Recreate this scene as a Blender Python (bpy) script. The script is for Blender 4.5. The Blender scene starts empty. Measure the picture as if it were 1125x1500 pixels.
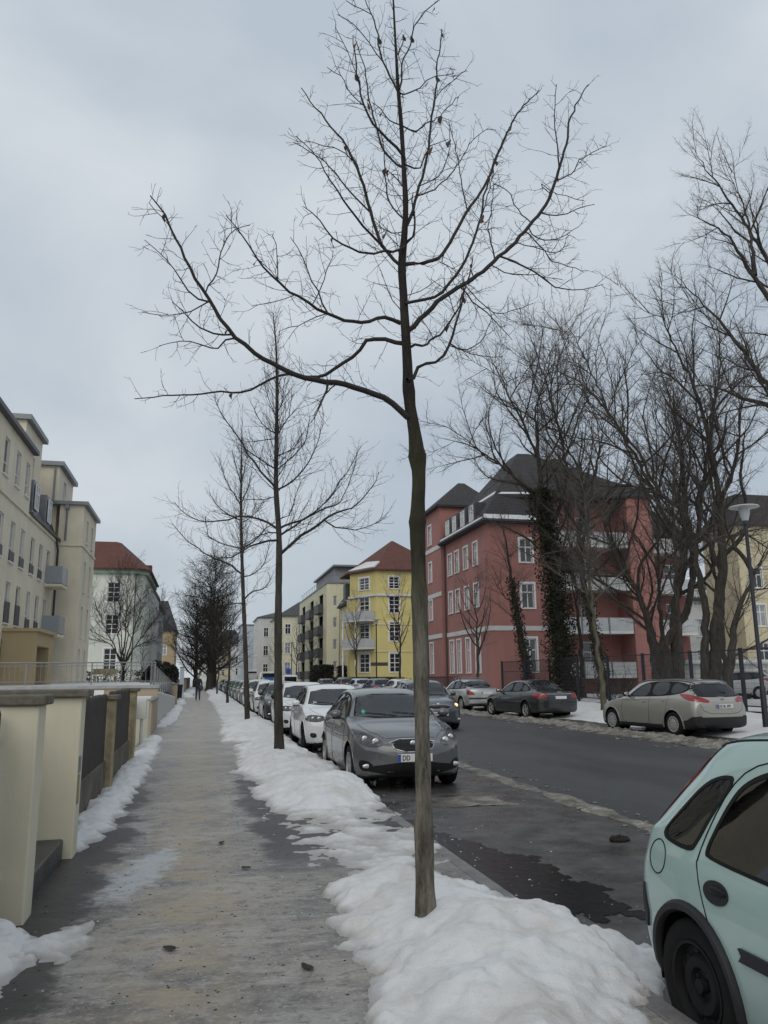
import bpy, bmesh, math, random
import numpy as np
from math import sin, cos, pi, radians, sqrt
from mathutils import Vector, Matrix
from mathutils.bvhtree import BVHTree
C = bpy.context.scene.collection
SC = bpy.context.scene
ROAD = -0.09          # road level, the pavement is at 0

# ------------------------------------------------------------------ helpers
class MB:
    """collects faces; build() links them as one mesh object"""
    def __init__(s): s.v=[]; s.f=[]; s.m=[]
    def add(s, vs, fs, mi=0):
        b=len(s.v); s.v+= [tuple(map(float,p)) for p in vs]
        for f in fs: s.f.append(tuple(b+i for i in f)); s.m.append(mi)
    def box(s, x0,x1,y0,y1,z0,z1, mi=0):
        s.add([(x0,y0,z0),(x1,y0,z0),(x1,y1,z0),(x0,y1,z0),(x0,y0,z1),(x1,y0,z1),(x1,y1,z1),(x0,y1,z1)],
              [(0,3,2,1),(4,5,6,7),(0,1,5,4),(1,2,6,5),(2,3,7,6),(3,0,4,7)],mi)
    def obox(s, O,U,N, u0,u1,n0,n1,z0,z1, mi=0):
        O=Vector(O);U=Vector(U);N=Vector(N)
        P=lambda u,n,z: O+U*u+N*n+Vector((0,0,z))
        s.add([P(u0,n0,z0),P(u1,n0,z0),P(u1,n1,z0),P(u0,n1,z0),P(u0,n0,z1),P(u1,n0,z1),P(u1,n1,z1),P(u0,n1,z1)],
              [(0,3,2,1),(4,5,6,7),(0,1,5,4),(1,2,6,5),(2,3,7,6),(3,0,4,7)],mi)
    def prism(s, poly, z0, z1, mi=0):
        n=len(poly)
        s.add([(p[0],p[1],z0) for p in poly]+[(p[0],p[1],z1) for p in poly],
              [tuple(range(n-1,-1,-1)),tuple(range(n,2*n))]+[(i,(i+1)%n,n+(i+1)%n,n+i) for i in range(n)],mi)
    def tube(s, path, rad, n=8, cap=True, mi=0):
        pts=[Vector(p) for p in path]; k=len(pts)
        if not hasattr(rad,'__len__'): rad=[rad]*k
        vs=[]; prev=None
        for i,p in enumerate(pts):
            t=(pts[min(i+1,k-1)]-pts[max(i-1,0)]); t.normalize()
            if prev is None:
                a=Vector((0,0,1)) if abs(t.z)<.9 else Vector((1,0,0)); u=t.cross(a).normalized()
            else:
                u=(prev-t*prev.dot(t)).normalized()
            prev=u; w=t.cross(u)
            for j in range(n):
                a=2*pi*j/n; vs.append(p+(u*cos(a)+w*sin(a))*rad[i])
        fs=[(i*n+j,i*n+(j+1)%n,(i+1)*n+(j+1)%n,(i+1)*n+j) for i in range(k-1) for j in range(n)]
        if cap: fs+=[tuple(range(n-1,-1,-1)),tuple(range((k-1)*n,k*n))]
        s.add(vs,fs,mi)
    def lathe(s, prof, n=24, M=None, mi=0):
        M=M or Matrix(); k=len(prof)
        vs=[M@Vector((r*cos(2*pi*j/n),r*sin(2*pi*j/n),z)) for r,z in prof for j in range(n)]
        s.add(vs,[(i*n+j,i*n+(j+1)%n,(i+1)*n+(j+1)%n,(i+1)*n+j) for i in range(k-1) for j in range(n)],mi)
    def ball(s, c, r, n=12, mi=0):
        rx,ry,rz = r if hasattr(r,'__len__') else (r,r,r)
        k=n//2; vs=[]
        for i in range(k+1):
            a=pi*i/k
            for j in range(n):
                b=2*pi*j/n; vs.append((c[0]+rx*sin(a)*cos(b),c[1]+ry*sin(a)*sin(b),c[2]-rz*cos(a)))
        s.add(vs,[(i*n+j,i*n+(j+1)%n,(i+1)*n+(j+1)%n,(i+1)*n+j) for i in range(k) for j in range(n)],mi)
    def build(s, name, mats, parent=None, smooth=None, bevel=0, loc=None):
        me=bpy.data.meshes.new(name); me.from_pydata(s.v,[],s.f)
        if not isinstance(mats,(list,tuple)): mats=[mats]
        for m in mats: me.materials.append(m)
        if len(mats)>1: me.polygons.foreach_set('material_index',s.m)
        if smooth is not None:
            bm=bmesh.new(); bm.from_mesh(me); bmesh.ops.remove_doubles(bm,verts=bm.verts,dist=1e-5); bm.to_mesh(me); bm.free()
            me.shade_smooth(); me.set_sharp_from_angle(angle=radians(smooth))
        me.update()
        o=bpy.data.objects.new(name,me); C.objects.link(o)
        if parent: o.parent=parent
        if loc: o.location=loc
        if bevel:
            b=o.modifiers.new('bevel','BEVEL'); b.width=bevel; b.segments=2; b.limit_method='ANGLE'; b.angle_limit=radians(40)
        return o

def npmesh(name, V, F, mat, parent=None, smooth=True, loc=None):
    """V (n,3) float array, F (m,4) or (m,3) int array"""
    V=np.asarray(V,np.float32); F=np.asarray(F,np.int32); k=F.shape[1]
    me=bpy.data.meshes.new(name)
    me.vertices.add(len(V)); me.vertices.foreach_set('co',V.ravel())
    me.loops.add(F.size); me.loops.foreach_set('vertex_index',F.ravel())
    me.polygons.add(len(F)); me.polygons.foreach_set('loop_start',np.arange(0,F.size,k,dtype=np.int32))
    me.polygons.foreach_set('loop_total',np.full(len(F),k,np.int32))
    me.update(calc_edges=True)
    me.materials.append(mat)
    if smooth: me.shade_smooth()
    o=bpy.data.objects.new(name,me); C.objects.link(o)
    if parent: o.parent=parent
    if loc is not None: o.location=loc
    return o

def tag(o,label=None,cat=None,group=None,kind=None):
    if label: o['label']=label
    if cat: o['category']=cat
    if group: o['group']=group
    if kind: o['kind']=kind
    return o
def empty(name,loc=(0,0,0),rz=0,label=None,cat=None,group=None):
    o=bpy.data.objects.new(name,None); C.objects.link(o); o.location=loc; o.rotation_euler=(0,0,rz); o.empty_display_size=.2
    return tag(o,label,cat,group)
def children(o): return [c for c in bpy.data.objects if c.parent==o]
def copy_tree(o,parent=None):
    c=o.copy(); C.objects.link(c); c.parent=parent
    for ch in children(o): copy_tree(ch,c)
    return c

# ------------------------------------------------------------------ materials
def mat(name, col, rough=.8, metal=0, spec=.5, bump=0, bscale=20, var=0, vscale=3, coat=0, stretch=(1,1,1), ior=None):
    m=bpy.data.materials.new(name); m.use_nodes=True; nt=m.node_tree; b=nt.nodes['Principled BSDF']
    b.inputs['Base Color'].default_value=(*col,1); b.inputs['Roughness'].default_value=rough
    b.inputs['Metallic'].default_value=metal; b.inputs['Specular IOR Level'].default_value=spec
    if coat: b.inputs['Coat Weight'].default_value=coat; b.inputs['Coat Roughness'].default_value=.08
    if ior: b.inputs['IOR'].default_value=ior
    if var or bump:
        tc=nt.nodes.new('ShaderNodeTexCoord'); mp=nt.nodes.new('ShaderNodeMapping'); mp.inputs['Scale'].default_value=stretch
        nt.links.new(tc.outputs['Object'],mp.inputs[0])
    if var:
        n=nt.nodes.new('ShaderNodeTexNoise'); n.inputs['Scale'].default_value=vscale; n.inputs['Detail'].default_value=6; n.inputs['Roughness'].default_value=.65
        nt.links.new(mp.outputs[0],n.inputs['Vector'])
        r=nt.nodes.new('ShaderNodeValToRGB'); r.color_ramp.elements[0].position=.3; r.color_ramp.elements[1].position=.7
        r.color_ramp.elements[0].color=(*[max(0,c*(1-var)) for c in col],1); r.color_ramp.elements[1].color=(*[min(1,c*(1+var)) for c in col],1)
        nt.links.new(n.outputs[0],r.inputs[0]); nt.links.new(r.outputs[0],b.inputs['Base Color'])
    if bump:
        n2=nt.nodes.new('ShaderNodeTexNoise'); n2.inputs['Scale'].default_value=bscale; n2.inputs['Detail'].default_value=5
        nt.links.new(mp.outputs[0],n2.inputs['Vector'])
        bp=nt.nodes.new('ShaderNodeBump'); bp.inputs['Strength'].default_value=bump; bp.inputs['Distance'].default_value=.02
        nt.links.new(n2.outputs[0],bp.inputs['Height']); nt.links.new(bp.outputs[0],b.inputs['Normal'])
    return m

class NT:
    """little node-graph writer"""
    def __init__(s,name):
        s.m=bpy.data.materials.new(name); s.m.use_nodes=True; s.t=s.m.node_tree; s.b=s.t.nodes['Principled BSDF']
        tc=s.t.nodes.new('ShaderNodeTexCoord'); s.obj=tc.outputs['Object']
    def link(s,a,b): s.t.links.new(a,b)
    def mapping(s,scale=(1,1,1),rot=(0,0,0),loc=(0,0,0)):
        n=s.t.nodes.new('ShaderNodeMapping'); n.inputs['Scale'].default_value=scale; n.inputs['Rotation'].default_value=rot; n.inputs['Location'].default_value=loc
        s.link(s.obj,n.inputs[0]); return n.outputs[0]
    def noise(s,scale,detail=6,rough=.6,vec=None,dist=0):
        n=s.t.nodes.new('ShaderNodeTexNoise'); n.inputs['Scale'].default_value=scale; n.inputs['Detail'].default_value=detail
        n.inputs['Roughness'].default_value=rough; n.inputs['Distortion'].default_value=dist
        s.link(vec if vec is not None else s.obj,n.inputs['Vector']); return n.outputs[0]
    def ramp(s,v,a,b,ca=(0,0,0),cb=(1,1,1)):
        r=s.t.nodes.new('ShaderNodeValToRGB'); e=r.color_ramp.elements
        e[0].position=a; e[1].position=b; e[0].color=(*ca,1); e[1].color=(*cb,1); s.link(v,r.inputs[0]); return r.outputs[0]
    def mix(s,f,a,b):
        n=s.t.nodes.new('ShaderNodeMix'); n.data_type='RGBA'
        for k,x in ((0,f),(6,a),(7,b)):
            if isinstance(x,(int,float)): n.inputs[k].default_value=x
            elif isinstance(x,tuple): n.inputs[k].default_value=(*x,1)
            else: s.link(x,n.inputs[k])
        return n.outputs[2]
    def math(s,op,a,b=0,clamp=False):
        n=s.t.nodes.new('ShaderNodeMath'); n.operation=op; n.use_clamp=clamp
        for k,x in ((0,a),(1,b)):
            if isinstance(x,(int,float)): n.inputs[k].default_value=x
            else: s.link(x,n.inputs[k])
        return n.outputs[0]
    def xyz(s,vec=None):
        n=s.t.nodes.new('ShaderNodeSeparateXYZ'); s.link(vec if vec is not None else s.obj,n.inputs[0]); return n.outputs
    def smooth(s,v,a,b):
        n=s.t.nodes.new('ShaderNodeMapRange'); n.interpolation_type='SMOOTHSTEP'; n.inputs[1].default_value=a; n.inputs[2].default_value=b
        s.link(v,n.inputs[0]); return n.outputs[0]
    def bump(s,h,strength=.3,dist=.02):
        n=s.t.nodes.new('ShaderNodeBump'); n.inputs['Strength'].default_value=strength; n.inputs['Distance'].default_value=dist
        s.link(h,n.inputs['Height']); s.link(n.outputs[0],s.b.inputs['Normal'])
    def out(s,col=None,rough=None,metal=None):
        for k,x in (('Base Color',col),('Roughness',rough),('Metallic',metal)):
            if x is None: continue
            if isinstance(x,(int,float)): s.b.inputs[k].default_value=x
            elif isinstance(x,tuple): s.b.inputs[k].default_value=(*x,1)
            else: s.link(x,s.b.inputs[k])
        return s.m

def snow_mat(name,dirt=.5,col=(.655,.66,.668)):
    n=NT(name)
    a=n.noise(2.2,8,.65); b=n.noise(9,8,.7); c=n.noise(110,3,.6)
    d=n.ramp(a,.45,.62); d2=n.ramp(b,.53,.66)
    col1=n.mix(n.math('MULTIPLY',d,dirt),col,(.50,.47,.42))
    sp=n.ramp(n.noise(38,5,.7),.64,.72); col2=n.mix(n.math('MULTIPLY',d2,dirt*.45),col1,(.36,.33,.28)); col2=n.mix(n.math('MULTIPLY',sp,dirt),col2,(.16,.13,.10))
    at=n.t.nodes.new('ShaderNodeAttribute'); at.attribute_name='thick'
    th=n.smooth(n.math('ADD',at.outputs['Fac'],n.math('MULTIPLY',n.math('SUBTRACT',b,.5),.05)),.052,.004)
    if name=='snow' or name=='clean_snow': col2=n.mix(n.math('MULTIPLY',th,.62),col2,(.235,.222,.205))
    h=n.math('ADD',n.math('MULTIPLY',b,1.0),n.math('MULTIPLY',c,.6))
    n.bump(h,.45,.03); n.b.inputs['Subsurface Weight'].default_value=0
    return n.out(col2,.75)
M={}
M['snow']=snow_mat('snow',.55)
M['clean_snow']=snow_mat('clean_snow',.15)
M['slush']=None
def slush_mat():
    n=NT('slush'); a=n.noise(3,8,.7); b=n.noise(25,5,.7)
    c=n.mix(n.ramp(a,.40,.62),(.085,.073,.056),(.36,.33,.28)); c=n.mix(n.ramp(b,.45,.7),c,(.06,.05,.04))
    n.bump(b,.8,.03); return n.out(c,.5)
M['slush']=slush_mat()
def pavement_mat():
    n=NT('icy_pavement'); X,Y,Z=n.xyz()
    st=n.mapping((.7,1,1)); a=n.noise(1.25,10,.68,st,.3); st2=n.mapping((1,1.6,1),(0,0,.3)); b=n.noise(6,9,.72,st2); f=n.noise(60,4,.7)
    base=n.mix(n.ramp(a,.41,.58),(.115,.108,.10),(.285,.265,.238))
    base=n.mix(n.math('MULTIPLY',n.ramp(n.noise(.9,8,.72,n.mapping((.6,.8,1))),.50,.60),.5),base,(.42,.405,.38))
    base=n.mix(n.math('MULTIPLY',n.ramp(b,.50,.66),.8),base,(.36,.345,.325))
    base=n.mix(n.math('MULTIPLY',n.ramp(n.noise(9,7,.75,n.mapping((.8,1.3,1))),.52,.62),.7),base,(.075,.068,.062))
    base=n.mix(n.math('MULTIPLY',n.ramp(n.noise(34,5,.75),.54,.62),.5),base,(.46,.44,.41))
    # worn sandy track in the middle
    w=n.math('ADD',X,n.math('MULTIPLY',n.math('SUBTRACT',n.noise(.35,3,.5),.5),.7))
    tr=n.math('SUBTRACT',1,n.math('MULTIPLY',n.math('ABSOLUTE',n.math('SUBTRACT',w,-.05)),1.9),True)
    sand=n.math('MULTIPLY',tr,n.ramp(n.noise(3.5,7,.7,st),.40,.56))
    base=n.mix(n.math('MULTIPLY',sand,.72),base,(.35,.285,.19))
    far=n.smooth(Y,12,34); base=n.mix(n.math('MULTIPLY',far,.7),base,n.mix(n.ramp(n.noise(2.,7,.7),.35,.6),(.30,.275,.235),(.52,.50,.465)))
    # dark wet asphalt by the wall foot and on the kerb side
    nb=n.math('MULTIPLY',n.math('SUBTRACT',n.noise(1.3,7,.7),.5),1.3)
    wetL=n.math('MULTIPLY',n.smooth(n.math('ADD',X,nb),-.58,-.76),n.smooth(Y,15,11))
    wetR=n.math('MULTIPLY',n.math('MULTIPLY',n.smooth(n.math('ADD',X,nb),.48,.70),n.smooth(Y,6.2,8)),n.smooth(Y,15.5,13))
    wet=n.math('MAXIMUM',wetL,wetR)
    base=n.mix(n.math('MULTIPLY',wet,.9),base,(.032,.031,.031))
    # white frozen smear
    dx=n.math('MULTIPLY',n.math('ADD',n.math('SUBTRACT',X,n.math('MULTIPLY',n.math('SUBTRACT',Y,7.2),.22)),.42),3.4)
    dy=n.math('MULTIPLY',n.math('SUBTRACT',Y,7.3),.8)
    r2=n.math('ADD',n.math('MULTIPLY',dx,dx),n.math('MULTIPLY',dy,dy))
    sm=n.smooth(n.math('ADD',r2,n.math('MULTIPLY',n.math('SUBTRACT',n.noise(5,7,.75),.5),3.2)),.75,.05)
    base=n.mix(n.math('MULTIPLY',sm,.7),base,(.46,.48,.51))
    base=n.mix(n.math('MULTIPLY',n.ramp(f,.5,.75),.35),base,(.08,.075,.07))
    h=n.math('ADD',n.math('MULTIPLY',b,.9),n.math('MULTIPLY',f,.2)); n.bump(h,.35,.02)
    rough=n.ramp(a,.35,.65,(.30,)*3,(.62,)*3)
    n.b.inputs['Specular IOR Level'].default_value=.22
    return n.out(base,n.mix(wet,rough,(.45,.45,.45)))
M['pavement']=pavement_mat()
def road_mat():
    n=NT('wet_asphalt'); X,Y,Z=n.xyz()
    a=n.noise(.55,7,.6,n.mapping((1,.35,1))); f=n.noise(90,4,.75); g=n.noise(2.5,8,.7)
    lane=n.mix(n.ramp(a,.35,.7),(.036,.037,.039),(.066,.067,.069))
    n.b.inputs['Specular IOR Level'].default_value=.35
    wob=n.math('MULTIPLY',n.math('SUBTRACT',n.noise(1.1,6,.7),.5),.8)
    xe=n.math('ADD',X,wob)
    park=n.math('MAXIMUM',n.smooth(xe,4.9,4.5),n.smooth(xe,11.2,11.6))
    pc=n.mix(n.ramp(g,.35,.68),(.030,.029,.028),(.105,.10,.095))
    pc=n.mix(n.ramp(n.noise(6,7,.75),.60,.78),pc,(.21,.20,.185))
    c=n.mix(park,lane,pc)
    c=n.mix(n.math('MULTIPLY',n.ramp(f,.5,.72),.3),c,(.10,.10,.10))
    rl=n.ramp(a,.35,.65,(.42,)*3,(.62,)*3); rp=n.ramp(n.noise(.9,6,.6),.42,.6,(.16,)*3,(.6,)*3)
    n.bump(n.math('ADD',f,n.math('MULTIPLY',n.math('MULTIPLY',g,park),3)),.25,.012)
    return n.out(c,n.mix(park,rl,rp))
M['road']=road_mat()
M['kerb']=mat('kerb_stone',(.16,.155,.15),.6,bump=.4,bscale=30,var=.35,vscale=5)
M['water']=mat('puddle_water',(.012,.012,.012),.24,spec=.16,bump=.25,bscale=9)
def ground_mat():
    n=NT('snowy_ground'); a=n.noise(.25,8,.7); b=n.noise(2.5,7,.7)
    c=n.mix(n.ramp(a,.40,.50),(.10,.085,.06),(.72,.73,.75)); c=n.mix(n.ramp(b,.58,.72),c,(.13,.11,.085))
    n.bump(b,.6,.1); return n.out(c,.8)
M['ground']=ground_mat()

def plaster(name,col,stain=.18):
    n=NT(name); a=n.noise(.35,7,.65); v=n.noise(1.6,6,.7,n.mapping((1,1,.12))); f=n.noise(45,3,.6)
    dk=tuple(c*(1-stain) for c in col); lt=tuple(min(1,c*1.06) for c in col)
    c=n.mix(n.ramp(a,.3,.7),dk,lt); c=n.mix(n.math('MULTIPLY',n.ramp(v,.52,.75),.35),c,tuple(x*.62 for x in col))
    n.bump(f,.15,.01); return n.out(c,.85)
M['cream']=plaster('cream_plaster',(.71,.65,.515))
M['wallcream']=plaster('wall_plaster',(.64,.60,.465),.20)
M['beige']=plaster('beige_plaster',(.42,.345,.25))
M['tan']=plaster('tan_plaster',(.42,.325,.19))
M['mint']=plaster('pale_green_plaster',(.64,.67,.60))
M['mintdk']=plaster('green_cornice',(.24,.33,.25))
M['red']=plaster('red_plaster',(.375,.172,.15),.2)
M['reddk']=plaster('dark_red_plaster',(.23,.095,.085),.2)
M['yellow']=plaster('yellow_plaster',(.60,.515,.215),.12)
M['pale']=plaster('pale_yellow_plaster',(.68,.65,.47),.12)
M['paleyellow']=plaster('dull_yellow_plaster',(.56,.50,.34),.15)
M['white_p']=plaster('white_plaster',(.62,.62,.60),.15)
M['bluewhite']=plaster('blue_white_plaster',(.50,.55,.60),.12)
M['grey_p']=plaster('grey_plaster',(.30,.30,.31),.2)
M['ochre']=plaster('ochre_plaster',(.42,.33,.20),.2)
M['stone']=mat('weathered_stone',(.115,.105,.08),.9,bump=.6,bscale=25,var=.5,vscale=6)
M['sandstone']=mat('sandstone',(.30,.25,.15),.9,bump=.5,bscale=30,var=.4,vscale=4)
M['concrete']=mat('concrete',(.105,.095,.072),.9,bump=.5,bscale=25,var=.5,vscale=3)
M['darkwood']=mat('dark_wood',(.042,.036,.030),.7,bump=.4,bscale=20,var=.5,vscale=8,stretch=(6,6,.6))
M['white']=mat('white_paint',(.72,.72,.72),.5,var=.08)
M['offwhite']=mat('offwhite_metal',(.50,.50,.47),.55,var=.12)
M['coping']=mat('pale_coping',(.33,.335,.335),.7,var=.2,vscale=5)
M['zinc']=mat('zinc',(.19,.205,.22),.45,metal=.5,var=.15)
M['darkzinc']=mat('dark_sheet_metal',(.07,.072,.078),.5,metal=.3,var=.2)
M['steelgrey']=mat('galvanised_steel',(.20,.205,.21),.5,metal=.3,var=.1)
M['fencedark']=mat('dark_blue_steel',(.013,.014,.022),.5)
M['meshwire']=mat('fence_wire',(.03,.03,.038),.6)
M['glass']=mat('window_glass',(.025,.028,.032),.05,spec=.9)
M['curtain']=mat('curtained_glass',(.30,.31,.32),.12,spec=.8,var=.25,vscale=2)
M['balglass']=mat('frosted_panel',(.26,.285,.31),.25,spec=.6)
M['whitepanel']=mat('white_balcony_panel',(.44,.45,.45),.5,var=.12,vscale=2)
M['black']=mat('black_plastic',(.008,.008,.008),.5,spec=.25)
M['hedge']=mat('hedge_leaf',(.014,.016,.012),.8,var=.4,vscale=8)
def tiles(name,col,dk):
    n=NT(name); w=n.t.nodes.new('ShaderNodeTexWave'); w.wave_type='BANDS'; w.bands_direction='Z'; w.inputs['Scale'].default_value=2.2; w.inputs['Distortion'].default_value=.6
    n.link(n.obj,w.inputs['Vector']); a=n.noise(1.6,7,.7); f=n.noise(9,4,.7)
    c=n.mix(n.ramp(a,.3,.7),dk,col); c=n.mix(n.math('MULTIPLY',n.ramp(w.outputs[1],.0,.35,(1,1,1),(0,0,0)),.55),c,tuple(x*.4 for x in dk)); c=n.mix(n.math('MULTIPLY',n.ramp(f,.5,.75),.4),c,tuple(x*.6 for x in dk))
    n.bump(w.outputs[1],.6,.04); return n.out(c,.75)
M['redtile']=tiles('red_roof_tiles',(.15,.052,.036),(.09,.033,.025))
M['darktile']=tiles('dark_roof_tiles',(.050,.046,.046),(.026,.024,.026))
M['greytile']=tiles('slate',(.085,.09,.095),(.05,.054,.06))
def bark_mat(name,col,moss=0,scale=9):
    n=NT(name); a=n.noise(scale,8,.7,n.mapping((1,1,.22))); b=n.noise(3,5,.6); X,Y,Z=n.xyz()
    c=n.mix(n.ramp(a,.32,.68),tuple(x*.45 for x in col),tuple(x*1.35 for x in col))
    if moss:
        k=n.math('MULTIPLY',n.math('MULTIPLY',n.smooth(Z,1.3,1.9),n.smooth(Z,3.4,2.6)),n.ramp(b,.36,.60))
        c=n.mix(n.math('MULTIPLY',k,moss),c,(.052,.052,.026))
        lo=n.smooth(Z,2.3,1.3); c=n.mix(n.math('MULTIPLY',lo,.9),c,n.mix(n.ramp(a,.38,.62),(.065,.058,.045),(.24,.222,.185)))
    n.bump(n.math('ADD',a,n.math('MULTIPLY',n.noise(40,4,.7,n.mapping((1,1,.2))),.5)),1,.03); n.b.inputs['Specular IOR Level'].default_value=.2; return n.out(c,.9)
M['bark_main']=bark_mat('linden_bark',(.034,.030,.026),.85,14)
M['bark']=bark_mat('bark',(.058,.052,.045))
M['twig']=mat('twig_bark',(.022,.018,.016),.8)
M['barkdark']=bark_mat('old_bark',(.062,.055,.047))
M['barkpale']=bark_mat('pale_bark',(.115,.105,.075))
M['park_twig']=mat('park_twig_bark',(.085,.073,.064),.85)
M['ivy']=mat('ivy_leaf',(.030,.031,.019),.7,spec=.2,var=.6,vscale=6)
M['leaf']=mat('dry_leaf',(.075,.045,.028),.8,var=.3)

# ------------------------------------------------------------------ camera, sky, light
YAW,PITCH,ROLL=0.2233,0.2033,radians(.5)
cd=bpy.data.cameras.new('camera'); cam=bpy.data.objects.new('camera',cd); C.objects.link(cam); SC.camera=cam
cd.sensor_fit='VERTICAL'; cd.sensor_height=36; cd.sensor_width=27; cd.lens=36*1166/1500; cd.clip_end=3000; cd.clip_start=.05
cam.matrix_world=Matrix.Translation((0,0,1.55)) @ Matrix.Rotation(-YAW,4,'Z') @ Matrix.Rotation(pi/2+PITCH,4,'X') @ Matrix.Rotation(ROLL*-1,4,'Z')
W=bpy.data.worlds.new('World'); SC.world=W; W.use_nodes=True
def sky():
    nt=W.node_tree; N=nt.nodes; L=nt.links; bg=N['Background']; out=N['World Output']
    s=N.new('ShaderNodeTexSky'); s.sky_type='NISHITA'; s.sun_disc=False; s.sun_elevation=radians(38); s.sun_rotation=radians(200)
    bg.inputs['Strength'].default_value=.08; L.new(s.outputs[0],bg.inputs[0])
    tc=N.new('ShaderNodeTexCoord'); mp=N.new('ShaderNodeMapping'); mp.inputs['Scale'].default_value=(1,1,1.5); mp.inputs['Location'].default_value=(.35,.1,.5); L.new(tc.outputs['Generated'],mp.inputs[0])
    n=N.new('ShaderNodeTexNoise'); n.inputs['Scale'].default_value=2.1; n.inputs['Detail'].default_value=6; n.inputs['Roughness'].default_value=.48; n.inputs['Distortion'].default_value=.3; L.new(mp.outputs[0],n.inputs['Vector'])
    r=N.new('ShaderNodeValToRGB'); e=r.color_ramp.elements; e[0].position=.38; e[0].color=(.435,.495,.56,1); e[1].position=.64; e[1].color=(.615,.66,.695,1); L.new(n.outputs[0],r.inputs[0])
    # overcast deck slightly brighter overhead
    sp=N.new('ShaderNodeSeparateXYZ'); L.new(tc.outputs['Generated'],sp.inputs[0])
    mr=N.new('ShaderNodeMapRange'); mr.inputs[1].default_value=0; mr.inputs[2].default_value=.9; mr.inputs[3].default_value=1.02; mr.inputs[4].default_value=1.26; L.new(sp.outputs[2],mr.inputs[0])
    b2=N.new('ShaderNodeBackground'); L.new(r.outputs[0],b2.inputs[0]); L.new(mr.outputs[0],b2.inputs[1])
    mx=N.new('ShaderNodeMixShader'); mx.inputs[0].default_value=.9; L.new(bg.outputs[0],mx.inputs[1]); L.new(b2.outputs[0],mx.inputs[2]); L.new(mx.outputs[0],out.inputs[0])
sky()
sl=bpy.data.lights.new('sun','SUN'); sl.energy=.95; sl.angle=radians(50); sl.color=(1,.92,.80); so=bpy.data.objects.new('sun',sl); C.objects.link(so)
so.rotation_euler=(radians(52),0,radians(-20))
vs=SC.view_settings; vs.view_transform='Standard'; vs.look='None'; vs.gamma=1; vs.exposure=0
SC.cycles.max_bounces=5; SC.cycles.diffuse_bounces=2; SC.cycles.glossy_bounces=3
# ------------------------------------------------------------------ ground
_rs=np.random.RandomState(7)
def vnoise(x,y,seed=0):
    """smooth value noise, vectorised"""
    xi=np.floor(x).astype(np.int64); yi=np.floor(y).astype(np.int64); fx=x-xi; fy=y-yi
    fx=fx*fx*(3-2*fx); fy=fy*fy*(3-2*fy)
    def h(a,b):
        n=(a*374761393+b*668265263+seed*1442695041)&0x7fffffff; n=((n^(n>>13))*1274126177)&0x7fffffff
        return ((n^(n>>16))&0xffff)/65535.
    return (h(xi,yi)*(1-fx)+h(xi+1,yi)*fx)*(1-fy)+(h(xi,yi+1)*(1-fx)+h(xi+1,yi+1)*fx)*fy
def fbm(x,y,o=4,seed=0,gain=.5):
    r=0;a=1;t=0
    for i in range(o):
        r=r+a*(vnoise(x*2**i,y*2**i,seed+i)-.5); t+=a; a*=gain
    return r/t*2
def grid(name,xs,ys,zf,mat_,keep=None,parent=None):
    X,Y=np.meshgrid(xs,ys); Z=zf(X,Y); V=np.stack([X,Y,Z],-1).reshape(-1,3); nx=len(xs); ny=len(ys)
    i=np.arange(nx-1)[None,:]+np.arange(ny-1)[:,None]*nx
    F=np.stack([i,i+1,i+nx+1,i+nx],-1).reshape(-1,4)
    if keep is not None:
        K=keep(X,Y,Z).reshape(-1); F=F[K[F].any(1)]
        u=np.unique(F); mp=-np.ones(len(V),np.int64); mp[u]=np.arange(len(u)); V=V[u]; F=mp[F]
    return npmesh(name,V,F,mat_,parent)
def spaced(a,b,s0,s1):
    r=[a]
    while r[-1]<b: r.append(r[-1]+s0+(s1-s0)*(r[-1]-a)/(b-a))
    return np.array(r)
tag(grid('ground',np.linspace(-400,400,60),np.linspace(-60,900,60),lambda x,y:x*0-.16,M['ground']),kind='structure')
tag(grid('road',np.array([2.24,20]),np.array([-8,500.]),lambda x,y:x*0+ROAD,M['road']),kind='structure')
b=MB(); b.box(-1.35,2.12,-6,400,-.3,0); tag(b.build('pavement',M['pavement']),kind='structure')
b=MB()
y=-6.
while y<120:
    b.box(2.123,2.25,y,y+.985,-.3,.004); y+=1.0
b.box(2.123,2.25,120,400,-.3,.004)
tag(b.build('kerb',M['kerb'],bevel=.012),kind='structure')
# far verge: snowy strip behind the parked cars, then the other pavement
_vg=tag(grid('verge',spaced(12.6,20.2,.12,.3),spaced(8,120,.2,1.5),lambda x,y: ROAD+np.clip((x-12.6)/3,0,1)*.22+.13*fbm(x*.8,y*.5,4,3)-.09*np.exp(-((x-12.6)/1.2)**2),M['snow']),kind='structure')

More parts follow.
